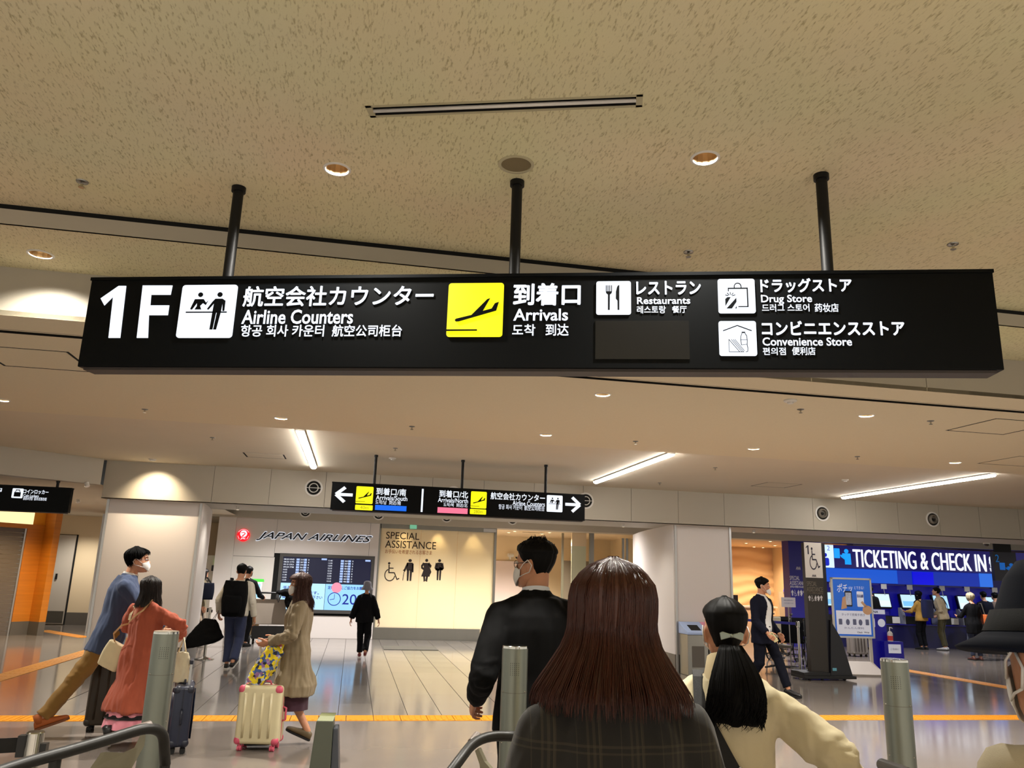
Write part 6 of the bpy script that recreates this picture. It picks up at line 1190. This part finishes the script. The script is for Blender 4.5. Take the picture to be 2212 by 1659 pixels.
for j in range(9):
    u = j/8; w = .10+.28*u**.8 if u < .75 else .346*(1-(u-.75)*1.4); rings.append([V((h.x-.13+w*math.cos(q_)*1.0-.10*u, h.y-.02+.09*(.4+u)*math.sin(q_), h.z-.10-.44*u+.05*math.cos(q_)*u)) for q_ in [2*math.pi*i/24 for i in range(24)]])
me = remesh(MB().loft(rings), .014, 2); fold(me, .012, 8, 8, 2); mesh_part('bag_body', me, cloth('black tote cloth', (12, 12, 14)), t); part('bag_handle', ribbon([(h.x-.1, h.y, h.z-.12), (h.x-.02, h.y, h.z+.02), P.sh['L']+V((.0, .0, .09)), (h.x+.0, h.y-.08, h.z+.0), (h.x-.06, h.y-.04, h.z-.12)], .03, .004, (1, 0, 0)), mat('dark red handle', (60, 20, 24), .6), t)
P = NAVY; d = (P.wr['R']-P.el['R']).normalized(); t = thing('phone', 'pale phone held by the person in the navy suit', 'phone', mx=P.mw @ Matrix.Translation(P.wr['R']+d*.10+V((-.02, .025, -.01))) @ Matrix.Rotation(.5, 4, 'X') @ Matrix.Rotation(.4, 4, 'Y')); part('body', MB().box(-.004, .004, -.036, .036, -.05, .10), mat('pale yellow phone', (226, 220, 170), .4), t, bevel=.003); part('lens', MB().box(.004, .006, .015, .03, .07, .09), mat('phone lens', (120, 116, 80), .3), t)
P = MUST; t = thing('backpack', 'navy backpack on the person in mustard', 'backpack', mx=P.mw); me = remesh(bag_body(MB(), .32, .2, .5, .1, mx=Matrix.Translation((.02, -.2, .88))), .015, 2); mesh_part('pack_body', me, cloth('navy pack', (26, 30, 66)), t); part('strap', ribbon([(-.1, -.1, 1.32), (-.11, 0, 1.38), (-.11, .1, 1.3), (-.13, .12, 1.05)], .04, .01, (0, .7, .7)).tube([(.1, -.1, 1.32), (.11, 0, 1.38), (.11, .1, 1.3), (.13, .12, 1.05)], .015, 6), bkm, t)
P = BEIG; t = thing('sling_bag', 'black sling strap on the beige jumper', 'bag', mx=P.mw); part('strap', ribbon([(-.1, -.02, 1.46), (-.08, -.08, 1.42), (.0, -.135, 1.25), (.1, -.14, 1.08), (.17, -.1, .98)], .03, .01, (0, -1, 0)), bkm, t); part('bag_body', bag_body(MB(), .16, .06, .14, .1, mx=Matrix.Translation((.2, .02, .86))), bkm, t, smooth=True)
P = GREY; t = thing('shoulder_bag', 'orange brown bag at the side of the grey haired person', 'bag', mx=P.mw); part('bag_body', bag_body(MB(), .10, .22, .24, .1, mx=Matrix.Translation((.28, -.02, .86))), cloth('orange leather', (190, 96, 44), .5), t, smooth=True); part('strap', ribbon([(.26, -.08, 1.06), (.2, -.06, 1.36), (.2, .06, 1.36), (.26, .06, 1.06)], .03, .006, (1, 0, 0)), M['grey_base'], t)
P = OLIVE; t = thing('shoulder_bag', 'navy bag on the shoulder of the olive coat', 'bag', mx=P.mw); part('bag_body', bag_body(MB(), .14, .30, .36, .12, mx=Matrix.Translation((.30, .05, .95))), cloth('navy bag cloth', (24, 28, 50)), t, smooth=True); part('strap', ribbon([(.3, -.05, 1.28), (.2, -.02, 1.42), (.2, .06, 1.42), (.3, .15, 1.28)], .03, .006, (1, 0, 0)), M['plastic_k'], t)
# luggage trolley
p = at_z(548, 1390, 0); TR = thing('luggage_trolley', 'luggage trolley with a grey advert board and big front wheels', 'trolley', (p.x+.30, p.y-.1, 0), .12)
brd = mat('grey beige board', (158, 146, 132), .5); ofm = mat('orange trolley side', (196, 148, 70), .5)
part('board', MB().box(-.34, .34, -.06, -.03, .42, .98, Matrix.Translation((0, 0, 0)) @ Matrix.Rotation(-.10, 4, 'X')), brd, TR, bevel=.01)
for x in (-.40, .40): part('side_frame', MB().tube([(x, -.12, .12), (x, -.10, .38), (x*.97, .0, 1.06)], .022, 8), mat('pale trolley tube', (196, 176, 140), .4), TR, smooth=True)
part('side_panel', MB().box(-.46, -.42, -.10, .3, .40, .86), ofm, TR, bevel=.01); part('handle_bar', MB().tube([(-.40, 0, 1.06), (-.36, .0, 1.12), (.36, .0, 1.12), (.40, 0, 1.06)], .02, 10), M['plastic_k'], TR, smooth=True); part('platform', MB().box(-.38, .38, -.1, .75, .14, .20), M['steel'], TR, bevel=.01); part('under_rail', MB().box(-.36, .36, -.11, -.05, .12, .40), M['plastic_k'], TR)
for x, y in ((-.40, -.12), (.40, -.12), (-.3, .7), (.3, .7)): part('wheel', MB().cyl((x-.025, y, .10), (x+.025, y, .10), .10, n=20), M['rubber'], TR, smooth=True, auto=.6)
t = thing('coat_bundle', 'black coat and bag draped over the luggage trolley handle', 'coat', (p.x+.60, p.y-.15, .72)); mb = MB(); mb.ball((.04, 0, .42), .20, .13, .09).ball((.13, 0, .26), .13, .12, .22).ball((.17, 0, .06), .10, .1, .20).ball((-.12, 0, .42), .09, .10, .06); me = remesh(mb, .015, 3); fold(me, .02, 9, 7, 4); mesh_part('coat', me, bkm, t)
part('strap', ribbon([(-.14, -.05, .45), (-.17, -.12, .30), (-.13, -.13, .20), (-.09, -.11, .32), (-.08, -.06, .45)], .03, .006, (0, -1, 0)), M['plastic_k'], t)
for i, x in enumerate((.05, .5)): pass
t = thing('travel_bag', 'brown bag loaded at the side of the luggage trolley', 'bag', (p.x-.12, p.y+.3, .2), .1); part('bag_body', bag_body(MB(), .3, .3, .5, .1), mat('tan bag leather', (120, 92, 56), .6), t, smooth=True); part('bag_handle', MB().tube([(-.06, 0, .5), (0, 0, .58), (.06, 0, .5)], .012, 8), bkm, t, smooth=True)
# totem with wheelchair symbol
T0 = thing('totem_sign', 'tall dark totem with a white wheelchair panel and number 1', 'sign', (8.52, 13.95, 0)); FT0 = Face(T0, -.06); tm_ = mat('dark brown totem', (44, 38, 32), .4)
part('column', MB().box(-.18, .17, -.06, .06, .05, 2.45), tm_, T0); part('side_face', MB().box(.17, .24, -.055, .06, .05, 2.45), mat('black blue totem side', (14, 14, 26), .4), T0); part('base', MB().box(-.42, .62, -.22, .25, .03, .08).box(-.42, .10, -.22, .25, .08, .14), mat('black totem base', (18, 18, 19), .5), T0, bevel=.01)
bt_ = MB(); bt_.prism([(.18, .08), (.62, .08), (.44, .72), (.24, 1.05)], .05, y0=-.05); part('buttress', bt_, mat('black navy fin', (14, 15, 24), .35), T0); part('sticker', MB().box(.22, .30, -.104, -.10, .16, .21), mat('pale blue sticker', (110, 180, 200), .5), T0)
for x in (-.3, -.05, .4): part('caster', MB().cyl((x-.015, -.18, .025), (x+.015, -.18, .025), .025, n=12), M['rubber'], T0)
FT0.plate('white_panel', 1738, 1172, 1775, 1248, mat('white panel', (216, 210, 202), .5), lift=.0, depth=.012); fk = mat('dark blue print', (24, 22, 48), .5)
FT0.icon(ic_wheel, 1746, 1182, 1770, 1231, fk, lift=.012); FT0.icon(lambda: [[(0, .78), (.0, .66), (.55, .82), (.55, 0), (1, 0), (1, 1), (.6, 1)]], 1740, 1178, 1746, 1197, fk, lift=.012, depth=.002, name='numeral'); FT0.text('ANA', 1753, 1241, 1762, 1246, fk, bold=.04, shear=.2, depth=.002).location.y = -.012
wd2 = mat('pale grey print', (120, 112, 100), .6); FT0.text('SPECIAL', 1743, 1256, 1764, 1266, wd2, depth=.002); FT0.text('ASSISTANCE', 1743, 1268, 1777, 1278, wd2, depth=.002); FT0.text('お手伝いを希望されるお客さま', 1744, 1279, 1777, 1283, wd2, bold=.01, depth=.002)
for kq in range(5): FT0.icon((ic_baby, ic_wheel, ic_elder, ic_preg, ic_baby)[kq], 1746+kq*6.4, 1286, 1751.5+kq*6.4, 1299, wd, lift=0, depth=.002)
# poster stand
PS = thing('poster_stand', 'silver framed stand holding a blue poster of hands and phones', 'poster stand', (9.86, 14.8, 0), -.12, mx=None); tilt = Matrix.Rotation(.05, 4, 'X')
bpy.context.view_layer.update()
cx_ = .0; mb = MB()
for a in ((-.42, -.385, .68, 1.84), (.385, .42, .68, 1.84)): mb.box(a[0], a[1], -.02, .02, a[2], a[3])
mb.box(-.42, .42, -.02, .02, 1.805, 1.84).box(-.42, .42, -.02, .02, .68, .715); part('frame', mb, M['alu'], PS)
for x in (-.33, .33): part('leg', MB().box(x-.03, x+.03, .0, .03, .05, .70), mat('silver leg', (206, 200, 190), .4), PS)
part('base_plate', MB().add([(-.38, -.32, .03), (.42, -.32, .03), (.34, .02, .24), (-.30, .02, .24), (-.38, -.30, .0), (.42, -.30, .0), (.34, .04, .2), (-.30, .04, .2)], [(0, 1, 2, 3), (7, 6, 5, 4), (0, 4, 5, 1), (1, 5, 6, 2), (2, 6, 7, 3), (3, 7, 4, 0)]), mat('white base plate', (226, 218, 212), .5), PS); part('wheel', MB().cyl((.2, -.25, .02), (.4, -.25, .02), .02, n=10), M['rubber'], PS)
part('poster', MB().box(-.385, .385, -.012, .01, .715, 1.805), mat('blue poster print', (38, 112, 220), .35, emit=(20, 70, 170), es=.25), PS); pw = mat('white poster print', (226, 228, 240), .5, emit=(200, 205, 225), es=.2)
part('lower_print', MB().box(-.35, .35, -.0135, -.011, .75, 1.20), pw, PS); text(PS, 'ポチッ', -.30, .02, 1.55, 1.72, -.0125, pw, bold=.01, depth=.001, shear=.2); text(PS, 'とできる！', .06, .26, 1.62, 1.68, -.0125, pw, depth=.001)
hs = mat('printed hand tone', (224, 178, 140), .6)
def pp(name, poly, m): part(name, MB().prism(poly, .0015, y0=-.0135 if m is not hs else -.015), m, PS)
pp('printed_phone', rrect(-.15, .0, 1.28, 1.58, .02), mat('printed phone black', (30, 34, 50), .5)); pp('printed_screen', rrect(-.135, -.015, 1.31, 1.55, .01), pw); pp('printed_phone', rrect(.10, .24, 1.28, 1.58, .02), pw); pp('printed_bar', rrect(.105, .235, 1.46, 1.52, .005), mat('printed navy', (40, 40, 120), .5)); pp('printed_hand', disc(.30, 1.22, .10, 16, .09), hs); pp('printed_finger', bar(.28, 1.28, .19, 1.38, .05), hs); pp('printed_hand', [(-.24, 1.22), (-.12, 1.25), (-.14, 1.48), (-.20, 1.45)], hs)
ink = mat('printed blue grey', (110, 116, 150), .6)
for i_, x in enumerate((-.27, -.12, .02, .14, .28)): pp('printed_figure', disc(x, .98, .04, 10, .06) if i_ % 2 else rrect(x-.035, x+.035, .93, 1.04, .01), ink)
text(PS, 'タッチで搭乗手続き', -.24, .24, 1.10, 1.15, -.0138, ink, depth=.001); text(PS, 'かんたん便利', -.2, .2, .85, .89, -.0138, ink, depth=.001); text(PS, 'Check', .06, .17, .775, .805, -.0138, fk, bold=.03, depth=.001); text(PS, 'Skip', .2, .31, .775, .805, -.0138, fk, bold=.03, depth=.001)
# sanitizer stand
SS = thing('sanitizer_stand', 'blue hand sanitizer stand with a white notice beside the poster', 'stand', (10.62, 15.0, 0), -.1); rb = mat('royal blue board', (22, 16, 170), .4); part('back_board', MB().box(-.28, .10, -.01, .03, 0, 1.24), rb, SS); part('header', MB().box(-.27, .09, -.014, -.01, 1.14, 1.23), pw, SS); part('shelf_box', MB().box(-.06, .34, -.16, -.01, 0, .62), rb, SS); part('notice', MB().box(.02, .28, -.166, -.161, .40, .57), pw, SS)
text(SS, 'ANA', -.22, -.06, 1.165, 1.205, -.0145, fk, bold=.04, shear=.2, depth=.001); text(SS, 'ご自由に', .06, .24, .46, .50, -.1665, ink, depth=.001); pp2 = lambda poly: part('symbol', MB().prism(poly, .001, y0=-.0105), pw, SS); pp2(rrect(-.23, -.14, .88, 1.06, .02)); pp2(disc(-.0, .97, .08, 14))
t = thing('sanitizer_bottle', 'clear pump bottle with a red label on the blue stand', 'bottle', (10.72, 14.89, .62)); part('bottle', MB().lathe([(.05, 0), (.052, .01), (.052, .16), (.03, .19), (.018, .2)], 18), M['plastic_w'], t, smooth=True, auto=.6); part('label', MB().lathe([(.0525, .02), (.0525, .11)], 18, cap=False), mat('red label', (220, 70, 70), .5), t); part('pump', MB().cyl((0, 0, .2), (0, 0, .27), .008, n=8).tube([(0, 0, .27), (.05, -.0, .265), (.065, 0, .25)], .010, 8), M['plastic_w'], t, smooth=True)
# bins by the grey pillar
for i, (x, c1, lb) in enumerate(((6.30, (176, 196, 236), 'pale blue topped recycling bin at the grey pillar foot'), (6.72, (226, 150, 176), 'pink topped recycling bin beside the pale blue one'))):
    t = thing('recycling_bin', lb, 'bin', (x, 14.42, 0)); part('body', MB().box(-.2, .2, -.18, .2, 0, .72), M['steel'], t, bevel=.01); part('lid', MB().add([(-.21, -.2, .72), (.21, -.2, .72), (.21, .22, .72), (-.21, .22, .72), (-.21, -.2, .76), (.21, -.2, .76), (.21, .22, .93), (-.21, .22, .93)], [(0, 3, 2, 1), (4, 5, 6, 7), (0, 1, 5, 4), (1, 2, 6, 5), (2, 3, 7, 6), (3, 0, 4, 7)]), mat('bin lid %d' % i, c1, .45), t, bevel=.008)
    part('opening', MB().add([(-.10, -.12, .795), (.10, -.12, .795), (.10, .08, .878), (-.10, .08, .878), (-.10, -.12, .79), (.10, -.12, .79), (.10, .08, .87), (-.10, .08, .87)], [(0, 1, 2, 3), (7, 6, 5, 4), (0, 4, 5, 1), (1, 5, 6, 2), (2, 6, 7, 3), (3, 7, 4, 0)]), M['dark'], t); part('window', MB().box(-.12, .12, -.185, -.178, .15, .52), M['grey_base'], t)
t = thing('bin_label', 'small pink notice fixed below the lids of the bins', 'label', (6.53, 14.235, .64)); part('card', MB().box(-.09, .22, -.006, 0, -.05, .05), mat('pink notice', (226, 196, 196), .6), t); text(t, '分別', -.06, .06, -.02, .02, -.007, mat('red print', (196, 60, 70), .6), depth=.001)
# wheelchairs waiting behind the belt
def wheelchair(loc, rz, lb):
    t = thing('wheelchair', lb, 'wheelchair', loc, rz, group='black wheelchairs behind the blue belt'); kf = M['plastic_k']
    for x in (-.27, .27):
        part('drive_wheel', MB().tube([(x*1.12, .29*math.cos(q_), .30+.29*math.sin(q_)) for q_ in [2*math.pi*i/26 for i in range(26)]], .017, 6, closed=True), M['rubber'], t, smooth=True); part('spoke', MB().box(x*1.12-.004, x*1.12+.004, -.28, .28, .295, .305).box(x*1.12-.004, x*1.12+.004, -.005, .005, .02, .58), M['steel'], t); part('front_caster', MB().cyl((x-.015, -.38, .07), (x+.015, -.38, .07), .07, n=14), M['rubber'], t)
        part('side_frame', MB().tube([(x, .22, .95), (x, .2, .5), (x, -.36, .5), (x, -.45, .12)], .013, 8).tube([(x, .2, .72), (x, -.22, .72), (x, -.26, .5)], .013, 8).tube([(x, .22, .95), (x, .34, .97)], .016, 8), kf, t, smooth=True); part('footrest', MB().box(x*.6-.07, x*.6+.07, -.58, -.44, .10, .12), kf, t)
    part('seat', MB().box(-.25, .25, -.22, .2, .47, .50), bkm, t); part('backrest', MB().box(-.25, .25, .19, .22, .5, .90), bkm, t); return t
for i, (px, Y, lb) in enumerate(((1690, 17.3, 'wheelchair nearest the navy suited person'), (1708, 16.2, 'wheelchair in the middle of the waiting row'), (1726, 18.4, 'wheelchair closest to the dark totem'), (1676, 18.9, 'wheelchair farthest back in the waiting row'))):
    q = at_y(px, 1400, Y); wheelchair((q.x, Y, 0), 2.4+.3*i, lb)
t = thing('office_chair', 'pale swivel chair behind the hand of the navy suited person', 'chair', (at_y(1678, 1400, 15.3).x, 15.3, 0)); part('backrest', MB().box(-.2, .2, .14, .18, .62, 1.02), mat('cream chair back', (214, 204, 176), .6), t, bevel=.015); part('seat', MB().box(-.22, .22, -.22, .2, .44, .50), M['grey_base'], t, bevel=.015); part('stem', MB().cyl((0, 0, .08), (0, 0, .44), .025, n=10), M['steel'], t); part('base', MB().tube([(-.27, 0, .06), (0, 0, .1), (.27, 0, .06)], .02, 6).tube([(0, -.27, .06), (0, 0, .1), (0, .27, .06)], .02, 6), M['plastic_k'], t); part('spine', MB().tube([(0, .16, .62), (0, .2, .5), (0, .1, .44)], .015, 6), M['steel'], t)
q = at_y(1703, 1301, 15.9); t = thing('notice_stand', 'white notice card on a thin pole before the navy panel', 'sign', (q.x, 15.9, 0)); part('card', MB().box(-.16, .16, -.008, .0, q.z-.10, q.z+.10), mat('white notice card', (214, 206, 204), .6), t); part('pole', MB().cyl((0, .01, .02), (0, .01, q.z), .012, n=8), M['steel'], t); part('base', MB().lathe([(.15, 0), (.15, .012), (.03, .03)], 20), M['steel'], t); text(t, 'お手伝いが必要なお客さま', -.11, .11, q.z+.03, q.z+.055, -.0085, ink, depth=.001); text(t, 'こちらでお待ちください', -.11, .11, q.z-.03, q.z-.005, -.0085, ink, depth=.001)
q = at_z(1850, 1420, 0); t = thing('suitcase', 'grey ribbed suitcase standing behind the poster stand legs', 'suitcase', mx=mxf((at_y(1852, 1400, 18.5).x, 18.5, 0), .1)); bpy.data.objects.remove(t); suitcase('grey ribbed suitcase standing behind the poster stand legs', mxf((at_y(1852, 1400, 18.5).x, 18.5, 0), .1), .44, .26, .62, mat('grey shell', (122, 116, 112), .45), M['grey_base'], M['rubber'], .3)
# smaller finishing: counter in the assistance room
t = thing('service_counter', 'low peach lit counter in the room with the rippled wall', 'counter', (12.4, 24.6, 0)); part('front', MB().box(-1.0, 1.2, 0, .4, 0, .92), mat('peach counter', (230, 200, 170), .6), t); part('worktop', MB().box(-1.05, 1.25, -.06, .44, .92, .97), M['plastic_w'], t); part('monitor', MB().box(-.4, -.05, .1, .13, .99, 1.30), M['plastic_k'], t)
